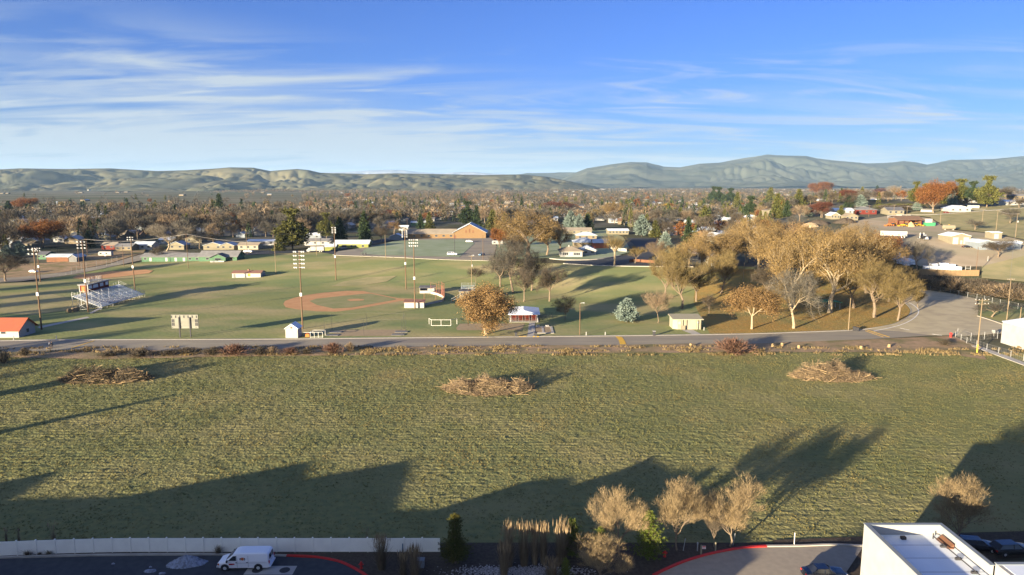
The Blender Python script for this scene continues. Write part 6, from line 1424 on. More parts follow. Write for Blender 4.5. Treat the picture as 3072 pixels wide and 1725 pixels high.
q = at(2680, 713); o = thing('semi_trailer', 'long white semi-trailer parked on the gravel yard', 'trailer', q, R(-30)); MB().box(-7, 7, -1.25, 1.25, 1.1, 3.9).build('body', M['white'], o, bevel=.04); MB().box(-6.5, 6.5, -.4, .4, .7, 1.09).build('chassis', M['dark'], o)
for x in (4.4, 5.7):
    for s in (-1, 1): wheel(o, x, s * 1.0, .5, .4)
for s in (-1, 1): MB().box(-4.4, -4.2, s * .8 - .08, s * .8 + .08, 0, 1.09).build('landing_leg', M['dark'], o)
q = at(2769, 719); o = thing('semi_tractor', 'black and silver semi tractor facing the camera on the gravel yard', 'truck', q, R(93))
loft([sec(-3.2, .85, .7, 1.9, .8), sec(-3.0, .95, .7, 2.05, .85), sec(-1.5, 1.0, .7, 2.2, .9), sec(-1.2, 1.15, .7, 3.1, 1.05), sec(1.2, 1.15, .7, 3.2, 1.05)]).build('cab', M['carblack'], o); MB().box(-1.38, -1.25, -.9, .9, 2.25, 2.9).build('windscreen', M['paleglass'], o)
MB().box(-3.32, -3.2, -.6, .6, .8, 1.9).build('grille', M['chrome'], o); MB().box(-3.5, -3.3, -1.15, 1.15, .45, .8).build('bumper', M['chrome'], o); MB().box(1.2, 3.6, -.45, .45, .7, 1.0).build('chassis', M['dark'], o)
for s in (-1, 1):
    MB().tube((1.3, s * 1.1, .8), (1.3, s * 1.1, 3.9), .09).build('exhaust_stack', M['chrome'], o); MB().box(-3.3, -3.15, s * .85 - .13, s * .85 + .13, 1.0, 1.3).build('headlight', M['lampwhite'], o)
    for x in (-2.6, 2.0, 3.2): wheel(o, x, s * 1.0, .5, .35)
# yard objects
q = at(2846, 690); o = thing('storage_tank', 'white cylindrical storage tank lying on the yard edge', 'tank', q, R(-12)); t = MB().lathe([(.5, -4.0), (1.25, -3.7), (1.5, -3.2), (1.5, 3.2), (1.25, 3.7), (.5, 4.0)], 20).build('shell', M['cream'], o, loc=(0, 0, 1.9)); t.rotation_euler = (0, R(90), 0)
for x in (-2.4, 2.4): MB().box(x - .2, x + .2, -1.1, 1.1, 0, .75).build('saddle', M['conc'], o)
MB().lathe([(.35, 3.3), (.35, 3.7)], 12).build('hatch', M['machyellow'], o)
c, w = hp(2852, 2911, 733, 12); cs = house('cream_workshop', 'cream metal workshop with two white roller doors on the yard', 'workshop', c, w, 12, 4.6, 1.5, 'cream', 'roof_white', axis='y', ov=.2)
for x in (-w * .27, w * .27): door(cs, x, -6, w * .27, 3.9, 'white', nm='roller_door')
door(cs, .3, -6, 1.1, 2.2, 'white')
c, w = hp(2975, 3005, 717, 6); o = house('cream_shed', 'small cream shed with a white door above the blue-grey building', 'shed', c, w, 6, 3.6, .5, 'cream', 'roof_white', axis='x', ov=.15); door(o, -.3, -3, 2.6, 2.9)
c, w = hp(2935, 2985, 750, 13); o = house('blue_grey_building', 'blue-grey metal building with a white roller door', 'workshop', c, w * 1.0, 13, 4.0, 1.3, 'bluewall', 'roof_frost', axis='y', ov=.25); door(o, w * .12, -6.5, w * .34, 3.3, nm='roller_door')
c2, w2 = hp(2990, 3068, 751, 10); o = house('blue_grey_annexe', 'long lower blue-grey metal annexe at the right', 'workshop', c2 + Vector((0, 1.5, 0)), w2, 10, 3.2, 1.0, 'bluewall', 'roof_frost', axis='x', ov=.25); window(o, w2 * .2, -5, 1.2, 2.1, .9); door(o, -w2 * .2, -5, 1.1, 2.1)
# barn
c, w = hp(2692, 2766, 678, 12); bn = thing('open_barn', 'open-fronted red-brown barn with a rusty roof and machinery', 'barn', c); x = w / 2
MB().box(-x, x, 5.8, 6, -.5, 5).build('back_wall', M['brownwall'], bn); MB().box(-x, -x + .2, -5.5, 5.8, -.5, 4.4).build('side_wall', M['brownwall'], bn); MB().box(x - .2, x, -5.5, 5.8, -.5, 4.4).build('side_wall', M['brownwall'], bn); MB().box(-x + .2, 0, -4.4, -4.2, 0, 4.2).build('front_wall', M['brownwall'], bn)
mb = MB(); mb.prism([(-7, 4.0), (0, 6.4), (7, 5.2), (7, 5.4), (0, 6.65), (-7, 4.2)], -x - .8, x + .8, axis='x').build('roof', M['roof_brown'], bn)
for k in range(5): MB().box(-x + .3 + k * (w - .9) / 4, -x + .55 + k * (w - .9) / 4, -5.9, -5.65, -.3, 4.2).build('post', M['redwall'], bn)
def tractor(x, y, rz, label, m='machyellow'):
    q = at(x, y); o = thing('tractor', label, 'tractor', q, rz); MB().box(-2.2, .4, -.45, .45, .9, 1.7).build('bonnet', M[m], o, bevel=.08); MB().box(.4, 1.9, -.8, .8, .9, 1.5).build('body', M[m], o, bevel=.05); MB().box(.5, 1.8, -.75, .75, 2.55, 2.7).build('roof', M[m], o)
    MB().box(.55, 1.75, -.7, .7, 1.5, 2.54).build('cab_glass', M['glass'], o); a = MB().bar((-1.2, .7, 1.4), (-3.4, .7, .8), .16).bar((-1.2, -.7, 1.4), (-3.4, -.7, .8), .16).box(-4.1, -3.3, -1.1, 1.1, .3, .95).build('loader', M[m], o)
    for s in (-1, 1): wheel(o, 1.2, s * 1.0, .85, .45, m); wheel(o, -1.6, s * .8, .5, .3, m)
tractor(2686, 677, R(10), 'yellow loader standing left of the open barn'); tractor(2712, 680, R(-5), 'yellow tractor in front of the left half of the barn'); tractor(2752, 679, R(185), 'yellow tractor under the right half of the barn roof'); tractor(2672, 679, R(5), 'small orange-red implement tractor at the left end of the machinery row', 'orange')
q = at(2732, 680); tag(MB().lathe([(2.9, 0), (2.2, 1.2), (1.1, 2.6), (.2, 3.4)], 14).build('sand_pile', M['dirt'], loc=q), 'conical tan sand pile inside the open barn', 'sand pile')
for x, y, w_, h_, lab in ((2455, 672, 18, 3, 'brown earth mound left of the barn'), (2535, 668, 18, 3.4, 'dark earth mound nearer the barn'), (2430, 680, 14, 2.8, 'tan gravel mound behind the grove')):
    q = at(x, y); mb = MB().lathe([(w_ / 2, -.5), (w_ * .36, h_ * .4), (w_ * .2, h_ * .8), (w_ * .05, h_)], 18); mb.v = [(a + random.uniform(-.4, .4), b * .6 + random.uniform(-.4, .4), z + random.uniform(-.15, .15)) for a, b, z in mb.v]; tag(mb.build('earth_mound', M['pitdirt'] if x == 2430 else M['mulch'], loc=q), lab, 'earth mound')
q = at(2788, 678); o = thing('dumpster', 'green dumpster with a white box on top right of the barn', 'dumpster', q); MB().prism([(-3.4, .6), (-2.8, .1), (2.8, .1), (3.4, .6), (3.4, 2.2), (-3.4, 2.2)], -1.2, 1.2).build('bin_body', M['green'], o); MB().box(-3.5, 3.5, -1.28, 1.28, 2.2, 2.32).build('rim', M['green'], o)
tag(MB().box(-2, 2, -1, 1, 0, 2.6).build('white_crate', M['white'], loc=q + Vector((-.8, 0, 2.33)), bevel=.05), 'white crate standing on the green dumpster', 'crate')
# wrapped stacks
st0 = None; rr = random.Random(3)
for i, (x, y) in enumerate([(2672, 768), (2690, 772), (2684, 780), (2704, 783), (2722, 788), (2700, 792), (2718, 797), (2736, 794), (2640, 762), (2780, 812), (2797, 813), (2812, 812), (2828, 811), (2843, 810), (2858, 811), (2872, 812), (2800, 806), (2830, 804), (2852, 803)]):
    q = at(x, y); w_, h_ = rr.uniform(2.4, 3.4), rr.uniform(1.5, 2.5); o = thing('wrapped_stack', 'white wrapped lumber stack in the rows behind the board fence', 'stack', q, R(rr.uniform(-18, 5)), 'white wrapped lumber stacks')
    MB().box(-w_ / 2, w_ / 2, -1.2, 1.2, .15, .15 + h_).build('wrap', M['roof_white'], o, bevel=.06); MB().box(-w_ / 2, w_ / 2, -1.0, -.8, 0, .147).box(-w_ / 2, w_ / 2, .8, 1.0, 0, .147).build('skid', M['wood'], o); MB().box(-w_ / 2 - .01, w_ / 2 + .01, -1.21, 1.21, .15 + h_ * .48, .15 + h_ * .54).build('strap', M['carblue'], o)
frame_thing('timber_rack', 'white timber H-frame at the end of the wrapped stacks', 'rack', [((0, 0, 0), (0, 0, 2.4)), ((2.4, 0, 0), (2.4, 0, 2.4)), ((0, 0, 1.2), (2.4, 0, 1.2))], at(2896, 812), 'white', .12)
# white metal building at the right edge
o = thing('white_metal_building', 'large white metal building at the right edge by the car park', 'building', (155, 187, 0)); w, d = 21.6, 26
walls(w, d, 6.1, 1.6, 'gable', 'y').build('wall', M['white'], o); roofs(w, d, 6.1, 1.6, 'gable', 'y', .15, .12).build('roof', M['roof_white'], o)
# ------------------------------------------------------------------ handmade houses
def simple_house(xl, xr, yb, d, h, rh, wall, roof_m, label, roof='gable', axis='x', name='house', wins=3, chim=None, ov=.5):
    c, w = hp(xl, xr, yb, d); o = house(name, label, 'house', c, w, d, h, rh, wall, roof_m, roof, axis, ov=ov, chimney=chim)
    for k in range(wins): window(o, -w / 2 + w * (k + .5) / wins, -d / 2, h * .40, h * .78, min(1.6, w / wins * .45))
    return o
o = simple_house(1681, 1747, 771, 12, 3.1, 2.3, 'white', 'roof_tan', 'white hip-roofed bungalow with a pale chimney at the street corner', 'hip', wins=0, chim=(-1.0, -1, 'white'), ov=.8)
for x in (-4.2, -3.2, -2.2, 1.6, 2.5, 3.4, 4.3): window(o, x, -6, 1.0, 2.4, .7)
for y in (-3, 0, 3): window(o, o['w'] / 2, y, 1.0, 2.4, .8, 'right')
simple_house(1747, 1788, 765, 14, 2.9, 1.6, 'white', 'roof_frost', 'lower white wing with a frosty roof behind the bungalow', 'gable', 'y', wins=2)
c, w = hp(1712, 1800, 742, 16); o = house('long_grey_house', 'sprawling house with pale grey hipped roofs behind the white bungalow', 'house', c, w * .72, 16, 3.2, 2.4, 'tan', 'roof_frost', 'hip', ov=.8)
c, w = hp(1780, 1827, 745, 10); o = house('red_wall_house', 'house with a brick-red wall and frosty grey roof', 'house', c, w, 10, 3.6, 1.8, 'roof_red', 'roof_frost', 'gable', ov=.6)
simple_house(1692, 1775, 702, 11, 3, 2, 'cream', 'roof_tan', 'long house with a straight tan-grey roof above the grey hipped roofs', wins=4)
simple_house(1730, 1790, 718, 10, 3, 2, 'tan', 'roof_frost', 'pale frosty-roofed house tucked between the grey roofs', 'hip', wins=3)
simple_house(1825, 1886, 703, 12, 3.2, 1.0, 'cream', 'roof_white', 'flat white-roofed cream house behind the pollarded tree', wins=6)
simple_house(1830, 1885, 668, 12, 3, 1.2, 'white', 'roof_frost', 'pale-roofed house behind the dark hedge', wins=4)
simple_house(2136, 2178, 797, 12, 3, 2.4, 'white', 'roof_tan', 'white gabled house under the first golden tree of the grove', 'gable', 'y', wins=2)
simple_house(2068, 2096, 778, 10, 3, 2, 'greywall', 'roof_frost', 'grey house hidden behind the golden crowns', wins=2)
simple_house(618, 688, 768, 9, 2.6, 1.2, 'tan', 'roof_frost', 'tan house with frosty roof behind the green gabled house', wins=3) if False else None
simple_house(612, 668, 748, 10, 2.7, 1.9, 'cream', 'roof_frost', 'cream house with a frosty white gable roof behind the green houses', axis='y', wins=2)
simple_house(662, 700, 748, 9, 2.7, 1.7, 'cream', 'roof_frost', 'second frosty gabled house right beside the cream one', axis='y', wins=2)
simple_house(556, 604, 728, 10, 3.2, 2.4, 'cream', 'roof_brown', 'house with a dark brown gable roof above the long green house', axis='y', wins=2)
simple_house(505, 552, 748, 9, 2.9, 2.2, 'cream', 'roof_frost', 'cream gabled house directly behind the long green house', axis='y', wins=2)
simple_house(478, 520, 730, 9, 2.8, 1.6, 'bluewall', 'roof_white', 'house with a bluish white roof near the silvery bare tree', wins=2)
simple_house(717, 772, 748, 9, 2.8, 1.5, 'paleyellow', 'roof_tan', 'pale yellow low house with a tan roof beside the great olive pine', wins=3)
simple_house(745, 820, 735, 10, 2.8, .9, 'white', 'roof_white', 'wide white-roofed carport house left of the great olive pine', wins=4)
simple_house(915, 1000, 735, 10, 2.8, 1.6, 'white', 'roof_grey', 'white house with a grey roof behind the white box truck', wins=4)
simple_house(918, 960, 716, 9, 3, 1.4, 'bluewall', 'roof_white', 'house with a bright bluish roof above the box truck', wins=2)
simple_house(318, 372, 715, 11, 3.0, 3.6, 'tan', 'roof_tan', 'tan house with a steep brown-tan gable on the left of town', axis='x', wins=3)
simple_house(372, 410, 712, 9, 2.9, 2.2, 'white', 'roof_frost', 'white gabled house right of the steep tan one', axis='y', wins=2)
simple_house(305, 345, 748, 9, 2.8, 1.7, 'redwall', 'roof_tan', 'low house with a reddish wall behind the camper', wins=2)
simple_house(345, 395, 752, 9, 2.7, 1.6, 'tan', 'roof_grey', 'low tan house with a green-grey roof behind the camper', wins=3)
simple_house(400, 455, 748, 10, 2.9, 1.9, 'white', 'roof_frost', 'white house with a frosty roof left of the silvery bare tree', wins=3)
simple_house(195, 235, 730, 9, 2.9, 2.4, 'tan', 'roof_frost', 'house with a frosty gable left of the dark fir', axis='y', wins=2)
simple_house(24, 64, 728, 9, 2.8, 1.6, 'bluewall', 'roof_white', 'blue-white roofed house at the far left', wins=2)
simple_house(66, 96, 745, 9, 3, 1.6, 'cream', 'roof_tan', 'tan house among the left spruces', wins=2)
simple_house(112, 138, 777, 9, 2.6, 1.4, 'greenwall', 'roof_dark', 'dark green shed-like house left of the long brown shed', wins=2)
simple_house(1235, 1275, 676, 9, 3, 1.4, 'greenwall', 'roof_frost', 'pale green-roofed house above the church wing', wins=2)
simple_house(1198, 1222, 690, 8, 3, 1.2, 'white', 'roof_white', 'small white house left of the church wing', wins=2)
# hill houses
for a in [(2355, 2412, 640, 12, 3.4, 3.2, 'cream', 'roof_tan', 'tan house with a large gabled roof at the left of the hill', 'gable', 'y'), (2475, 2532, 600, 12, 3.2, 2.2, 'brick', 'roof_dark', 'low brick house with a dark roof on the hill', 'hip', 'x'),
          (2570, 2630, 642, 12, 3.2, 2.2, 'redwall', 'roof_grey', 'dark red brick house with a hipped grey roof beside the lane', 'hip', 'x'), (2640, 2755, 596, 12, 3.2, 2.0, 'tan', 'roof_dark', 'very long tan house with a dark roof on the hill crest', 'hip', 'x'),
          (2663, 2712, 644, 11, 3.4, 2.2, 'cream', 'roof_dark', 'cream and orange house above the white fence panels', 'gable', 'x'), (2848, 2912, 636, 11, 3.0, 2.0, 'white', 'roof_white', 'white ranch house right of the rust-orange tree', 'gable', 'y'),
          (2536, 2574, 660, 9, 2.8, 2.0, 'cream', 'roof_tan', 'small tan garage on the lane left of the barn', 'gable', 'y'), (2492, 2520, 657, 9, 2.8, 1.9, 'cream', 'roof_white', 'pale green-edged garage by the weeping conifer', 'gable', 'y'),
          (2905, 2932, 608, 12, 4.5, 1.5, 'white', 'roof_frost', 'two-storey white house between the two wide pines', 'gable', 'x'), (3020, 3072, 616, 11, 3, 1.6, 'white', 'roof_white', 'white-roofed house at the right end of the hill', 'gable', 'x'),
          (3044, 3090, 600, 12, 4, 2, 'tan', 'roof_grey', 'tan house with a grey roof at the right edge', 'hip', 'x'), (2590, 2625, 597, 10, 3, 1.9, 'white', 'roof_white', 'bright white gabled house on the hill crest', 'gable', 'y'),
          (2505, 2560, 642, 9, 2.8, 1.6, 'white', 'roof_white', 'white-roofed shed beneath the dark red tree', 'gable', 'x')]:
    simple_house(*a, wins=3)
# a white monument-like statue column at the hill foot
q = at(2341, 640); o = thing('garden_column', 'pale slender garden column left of the large-gabled tan house', 'column', q); MB().lathe([(1.3, 0), (1.3, .6), (.8, .9), (.7, 5), (1.1, 5.4), (.9, 6.5), (.3, 8.2)], 12).build('shaft', M['conc'], o)
# ------------------------------------------------------------------ town houses
HK = [('white', 'roof_grey', 'white', 'grey'), ('white', 'roof_white', 'white', 'bright white'), ('cream', 'roof_tan', 'cream', 'tan'), ('paleyellow', 'roof_frost', 'pale yellow', 'frosty'), ('tan', 'roof_brown', 'tan', 'brown'), ('bluewall', 'roof_frost', 'blue-grey', 'frosty'), ('greywall', 'roof_dark', 'grey', 'dark'), ('brick', 'roof_frost', 'brick', 'frosty'), ('white', 'roof_frost', 'white', 'frosty'), ('cream', 'roof_white', 'cream', 'bright white')]
hproto = []
for i, (wm, rm, wn, rn) in enumerate(HK):
    w, d, ax = (13, 9, 'x') if i % 2 == 0 else (9, 12, 'y'); a = walls(w, d, 3.0, 2.1, 'gable', ax).mesh('wall', M[wm]); b = roofs(w, d, 3.0, 2.1, 'gable', ax, .6).mesh('roof', M[rm]); wn_ = MB()
    for k in range(2 + (i % 2 == 0)): x = -w / 2 + w * (k + .5) / (2 + (i % 2 == 0)); wn_.box(x - .6, x + .6, -d / 2 - .04, -d / 2 + .02, 1.1, 2.3)
    win1 = MB().box(-.6, .6, -.04, .02, 0, 1.2).mesh('window', M['glass']); hproto.append((a, b, win1, w, d, wn, rn))
g = random.Random(9); y = 352.0; nh = 0; resth = []
while y < 1900:
    x = -y * .78; sy = (17 if y < 750 else 23) + y * .012
    while x < y * .78:
        hx_, hy_ = x + g.uniform(-4, 4), y + g.uniform(-3, 3); u, v = proj(hx_, hy_, ter(hx_, hy_)); x += (17 if y < 750 else 21) + y * .01
        lim = np.interp(u, *BORD) - 8
        if not (-60 < u < 3130) or v > lim or g.random() < .12: continue
        if u > 2300 and hy_ < 800: continue
        if u < 900 and hy_ > 1100: continue
        if hy_ > 900 and g.random() < (.45 if hy_ < 1300 else .7): continue
        i = g.randrange(len(hproto)); rz = g.choice((0, 0, R(90), R(-6), R(12))) + g.uniform(-.05, .05); s = g.uniform(.8, 1.15)
        if nh < 295:
            nh += 1; a, b, wm_, w, d, wn, rn = hproto[i]; s_, d_ = where(u, hy_); lab = f'{wn} house, {rn} roof, {d_}, {s_}'
            o = thing('town_house', lab, 'house', gp(hx_, hy_), rz, lab.replace(' house,', ' houses,')); o.scale = (s, s, s)
            for me, nm in ((a, 'wall'), (b, 'roof')): c = bpy.data.objects.new(nm, me); COL.objects.link(c); c.parent = o
            if hy_ < 560:
                for k in range(2): c = bpy.data.objects.new('window', wm_); COL.objects.link(c); c.parent = o; c.location = (-w / 4 + k * w / 2, -d / 2, 1.1)
        else: resth.append((hx_, hy_, rz, s, i))
    y += sy
mb = MB()
RG = [M['white'], M['roof_grey'], M['roof_frost'], M['tan'], M['roof_white']]
def addbox(x, y, rz, s, mw, mr, W_=12, D_=9, h=3, rh=2):
    z = ter(x, y); c_, s_ = math.cos(rz), math.sin(rz); W_ *= s / 2; D_ *= s / 2
    def P(a, b, c): return (x + a * c_ - b * s_, y + a * s_ + b * c_, z + c)
    n = len(mb.v); mb.v += [P(-W_, -D_, -1), P(W_, -D_, -1), P(W_, D_, -1), P(-W_, D_, -1), P(-W_, -D_, h), P(W_, -D_, h), P(W_, D_, h), P(-W_, D_, h), P(-W_, 0, h + rh), P(W_, 0, h + rh)]
    for q, m_ in (((0, 1, 5, 4), mw), ((1, 2, 6, 9, 5), mw), ((2, 3, 7, 6), mw), ((3, 0, 4, 8, 7), mw), ((4, 5, 9, 8), mr), ((6, 7, 8, 9), mr)): mb.f.append(tuple(n + k for k in q)); mb.m.append(m_)
for (x, y, rz, s, i) in resth: addbox(x, y, rz, s, g.choice((0, 0, 3)), g.choice((1, 2, 4)))
for k in range(150):
    y = g.uniform(1500, 6500); u = g.uniform(1450, 3150) if g.random() < .8 else g.uniform(0, 1450); x = (u - 1536) / FPX * y
    addbox(x, y, g.uniform(0, 3), g.uniform(.9, 1.9), g.choice((0, 3, 3)), g.choice((1, 1, 2, 4)), h=g.uniform(2.5, 4.5))
for u, y in ((20, 3300), (35, 3350), (255, 3600), (390, 3900), (365, 3700), (795, 3800), (1190, 2500), (1230, 2450), (1045, 2300)): addbox((u - 1536) / FPX * y, y, 0, 1.7, 3, 1, h=3)
struct(mb.build('far_houses', RG), 'stuff', 'pale roofs and buildings scattered far across the valley')
# thin shelter belts on the plain
belts = []
for k in range(230):
    y0 = g.uniform(1700, 6000); u0 = g.uniform(600, 3100); n_ = g.randrange(14, 60)
    if u0 < 900 and y0 < 3400: continue
    for j in range(n_): x = (u0 - 1536) / FPX * y0 + j * 16; belts.append((x, y0 + g.uniform(-6, 6), g.uniform(7, 14), g.uniform(8, 15), 'bare', g.choice(('tw_brown', 'tw_grey', 'tw_olive'.replace('tw_olive', 'tw_tan')))))
forest('shelter_belts', belts, 'thin lines of bare trees across the plain')
# ------------------------------------------------------------------ foreground hardware
def hydrant(x, yb, label):
    p = at(x, yb); o = thing('fire_hydrant', label, 'fire hydrant', (p.x, p.y, .1)); MB().lathe([(.20, 0), (.20, .06), (.13, .08), (.13, .62), (.17, .64), (.17, .70), (.13, .78), (.05, .86), (.04, .92)], 12).build('barrel', M['redpaint'], o)
    for s, r in ((-1, .06), (1, .06)): t = MB().lathe([(r, 0), (r, .14), (r * 1.25, .14), (r * 1.25, .2)], 8).build('nozzle', M['redpaint'], o, loc=(s * .10, 0, .5)); t.rotation_euler = (0, R(90) * s, 0)
    t = MB().lathe([(.08, 0), (.08, .14), (.1, .14), (.1, .2)], 10).build('nozzle', M['redpaint'], o, loc=(0, -.10, .48)); t.rotation_euler = (R(90), 0, 0)
hydrant(1084, 1707, 'red fire hydrant near the left curved red kerb'); hydrant(1994, 1672, 'red fire hydrant in the shade beside the tall green pine')
# ice pile
p = at(560, 1694); n_ = 46; mb = MB(); xs_ = np.linspace(-1, 1, n_); ys_ = np.linspace(-1, 1, n_); XX, YY = np.meshgrid(xs_, ys_); rr_ = np.sqrt(XX ** 2 + YY ** 2)
Z = np.maximum(0, 1 - rr_ ** 1.3 * (1 + .3 * fbm(XX * 2 + 9, YY * 2 + 9, 3, 3))) * 1.05 * (.7 + .6 * fbm(XX * 3 + 5, YY * 3 + 5, 4, 7)) + (fbm(XX * 9 + 5, YY * 9 + 3, 3, 2) - .5) * .18 * (rr_ < .92)
Z = np.where(Z < .03, -.06, Z)
V = np.stack([XX * 2.75, YY * 1.25 + XX * .25, Z], -1).reshape(-1, 3); I = np.arange((n_ - 1) * n_).reshape(-1, n_)[:, :-1].ravel()
o = bulk('slush_pile', V, np.stack([I, I + 1, I + n_ + 1, I + n_], 1), M['snow']); o.location = (p.x, p.y, .13); tag(o, 'heap of dirty grey ice on the dark car park left of the van', 'ice heap')
for i, (x, y, s) in enumerate(((450, 1716, .6), (487, 1724, .35), (340, 1695, .18), (505, 1701, .15), (452, 1705, .15))):
    q = at(x, y); mb = MB().lathe([(s, 0), (s * .8, .1), (s * .3, .16)], 9); mb.v = [(a * 1.3 + g.uniform(-.1, .1) * s, b * .7 + g.uniform(-.1, .1) * s, z) for a, b, z in mb.v]
    tag(mb.build('ice_lump', M['snow'], loc=(q.x, q.y, .13)), ['largest flat ice lump left of the ice heap', 'ice lump at the bottom edge below the heap', 'tiny ice lump alone on the dark car park', 'ice crumb just left of the heap', 'ice crumb above the largest flat lump'][i], 'ice lump')
for x, y, w_, h_, m_, lab in ((1262, 1702, .9, .95, 'green', 'grey-green utility cabinet among the dry grass'), (1246, 1724, .8, .6, 'metal', 'low grey utility box at the bottom edge')):
    q = at(x, y); o = thing('utility_cabinet', lab, 'utility cabinet', (q.x, q.y, .08)); MB().box(-w_ / 2, w_ / 2, -.35, .35, 0, h_).build('cabinet', M['greywall'] if m_ == 'metal' else M['bluewall'], o, bevel=.03); MB().box(-w_ / 2 - .04, w_ / 2 + .04, -.4, .4, h_ + .002, h_ + .08).build('lid', M['bluewall'], o)
q = at(2103, 1665); o = thing('parking_sign', 'small red and white sign on a cream wooden post by the red kerb', 'sign', (q.x, q.y, .08)); MB().box(-.09, .09, -.09, .09, 0, 1.25).build('post', M['cream'], o); s_ = MB().box(.12, .56, -.03, 0, .75, 1.15).build('sign_plate', M['whitepaint'], o); MB().box(.15, .53, -.04, -.031, .98, 1.12).build('red_band', M['redpaint'], s_); MB().box(.17, .51, -.04, -.031, .82, .85).box(.17, .45, -.04, -.031, .88, .91).build('text_lines', M['redpaint'], s_)
q = at(2146, 1657); tag(MB().lathe([(.10, 0), (.10, 1.25), (.03, 1.3)], 10).build('bollard', M['cream'], loc=(q.x, q.y, .08)), 'cream bollard right of the small sign', 'bollard')
q = at(2092, 1654); tag(MB().lathe([(.07, 0), (.07, .9), (.11, .95), (.11, 1.1), (.04, 1.18)], 10).build('vent_pipe', M['metal'], loc=(q.x, q.y, .08)), 'grey vent pipe left of the small sign', 'pipe')
q = at(2382, 1638); tag(MB().box(-.035, .035, -.035, .035, 0, 1.75).build('white_stake', M['whitepaint'], loc=(q.x, q.y, .08)), 'thin white stake behind the right car park kerb', 'stake')
q = at(1209, 1656); tag(MB().box(-.05, .05, -.05, .05, 0, 1.15).build('blue_marker', M['carblue'], loc=(q.x, q.y - .2, .08)), 'slim dark blue marker in front of the cream fence', 'marker')
for x, y in ((2043, 1652), (2192, 1636)):
    q = at(x, y); tag(MB().bar((0, 0, 0), (.25, .1, 1.6), .06).build('tree_stake', M['metal'], loc=(q.x + .25, q.y - .1, .05)), 'pale stake supporting the ' + ('oval bare tree' if x == 2043 else 'bare tree with the leaning limb'), 'stake')
# red hydrant-like marker by gate
q = at(2852, 1012); tag(MB().lathe([(.3, 0), (.3, .9), (.42, .95), (.42, 1.3), (.1, 1.5)], 10).build('red_valve_post', M['redpaint'], loc=q), 'red valve post by the gate of the car park', 'post')
q = at(2981, 1008); tag(MB().box(-.5, .5, -.3, .3, 1.1, 1.9).box(-.05, .05, -.05, .05, 0, 1.1).build('gate_box', M['white'], loc=q), 'white control box on a post at the gateway', 'box')
# ------------------------------------------------------------------ white corner building
o = thing('white_commercial_building', 'large white flat-roofed building with parapets at the bottom right', 'building', (38.8, 71.7, 0)); H = 9.0; XR = 8.15
w_ = MB(); w_.box(0, .35, -40, 0, 0, H); w_.box(.35, XR, -.35, 0, 0, H); w_.box(XR - .0, XR + .35, -8.4, 0, 0, H); w_.box(.35, XR, -40, -.36, 0, H - 1.15); w_.build('wall', M['cream'] if False else M['white'], o)
w_ = MB(); w_.box(XR + .36, 30, -40, -8.6, 0, H + .3); w_.build('side_wing', M['white'], o)
r = MB(); r.box(.36, XR - .01, -39.9, -.37, H - 1.146, H - 1.10); r.build('roof_membrane', M['roof_white'], o)
q = MB()
for k in range(9): q.box(.4, XR - .05, -2.6 - k * 2.6, -2.55 - k * 2.6, H - 1.098, H - 1.09)
q.build('roof_seams', M['greywall'], o)
cp_ = MB(); cp_.box(-.06, .41, -40, .06, H + .003, H + .09); cp_.box(.412, XR + .4, -.41, .06, H + .003, H + .088); cp_.box(XR - .06, XR + .41, -8.5, -.412, H + .003, H + .086); cp_.box(XR + .3, 30, -8.95, -8.5, H + .303, H + .4); cp_.build('coping', M['bluewall'], o)
pw = MB(); pw.box(XR + .8, 30, -12, -8.96, H + .303, H + .33); pw.build('wing_roof', M['roof_white'], o)
pi = MB(); pi.tube((XR - 1.2, -1.2, H - .8), (XR - 1.2, -12, H - .8), .06, .06, 8); pi.tube((XR - 1.2, -1.2, H - 1.1), (XR - 1.2, -1.2, H - .5), .06, .06, 8)
for y in (-3, -5.5, -8): pi.box(XR - 1.5, XR - .9, y - .12, y + .12, H - 1.10, H - .87)
pi.build('gas_pipe', M['dark'], o); MB().box(3.4, 3.9, -1.5, -1.1, H - 1.10, H - .8).build('roof_drain', M['dark'], o); MB().prism([(XR - 1.0, H - 1.1), (XR - .3, H - 1.1), (XR - .3, H - .6)], -3.4, -1.3).build('roof_curb', M['brownwall'], o)
MB().box(-1.3, -.02, -9.5, -4.2, 0, 3.6).build('side_porch', M['brownwall'], o); MB().box(-1.45, -1.31, -9.6, -4.1, 3.45, 3.75).build('porch_edge', M['white'], o)
tag(MB().lathe([(.11, 0), (.11, 1.4), (.03, 1.45)], 10).build('bollard', M['yellowpaint'], loc=(36.6, 69.5, .1)), 'yellow bollard beside the white building wall', 'bollard')
# ------------------------------------------------------------------ buildings and trees beside and behind the camera (cast the long shadows)
def bigbox(label, x0, x1, y0, y1, prof, wall='tan', roof_m='roof_grey'):
    o = thing('apartment_building', label, 'building', (0, 0, 0)); w = MB()
    pts = [(x0, -.3)] + [(x1, -.3)] + [p for p in prof[::-1]]; w.prism(pts, y0, y1).build('wall', M[wall], o)
    r = MB(); q = [(a, b + .01) for a, b in prof] + [(a, b + .25) for a, b in prof[::-1]]; r.prism(q, y0 - .5, y1 + .5).build('roof', M[roof_m], o); return o
bigbox('long gabled building left of and behind the viewpoint', -150, -58.5, 36, 55, [(-150, 6.5), (-128, 6.8), (-121.5, 9.6), (-115, 7.6), (-97, 7.8), (-85, 10.3), (-77.5, 9.0), (-69, 10.4), (-66, 9.9), (-62.5, 7.6), (-58.5, 7.4)])
bigbox('second gabled building behind the viewpoint', -58, -11, 36, 55, [(-58, 7.0), (-46, 7.0), (-41.5, 8.9), (-36, 9.1), (-34.5, 8.2), (-28.3, 10.4), (-24, 9.9), (-22, 8.6), (-11, 8.4)])
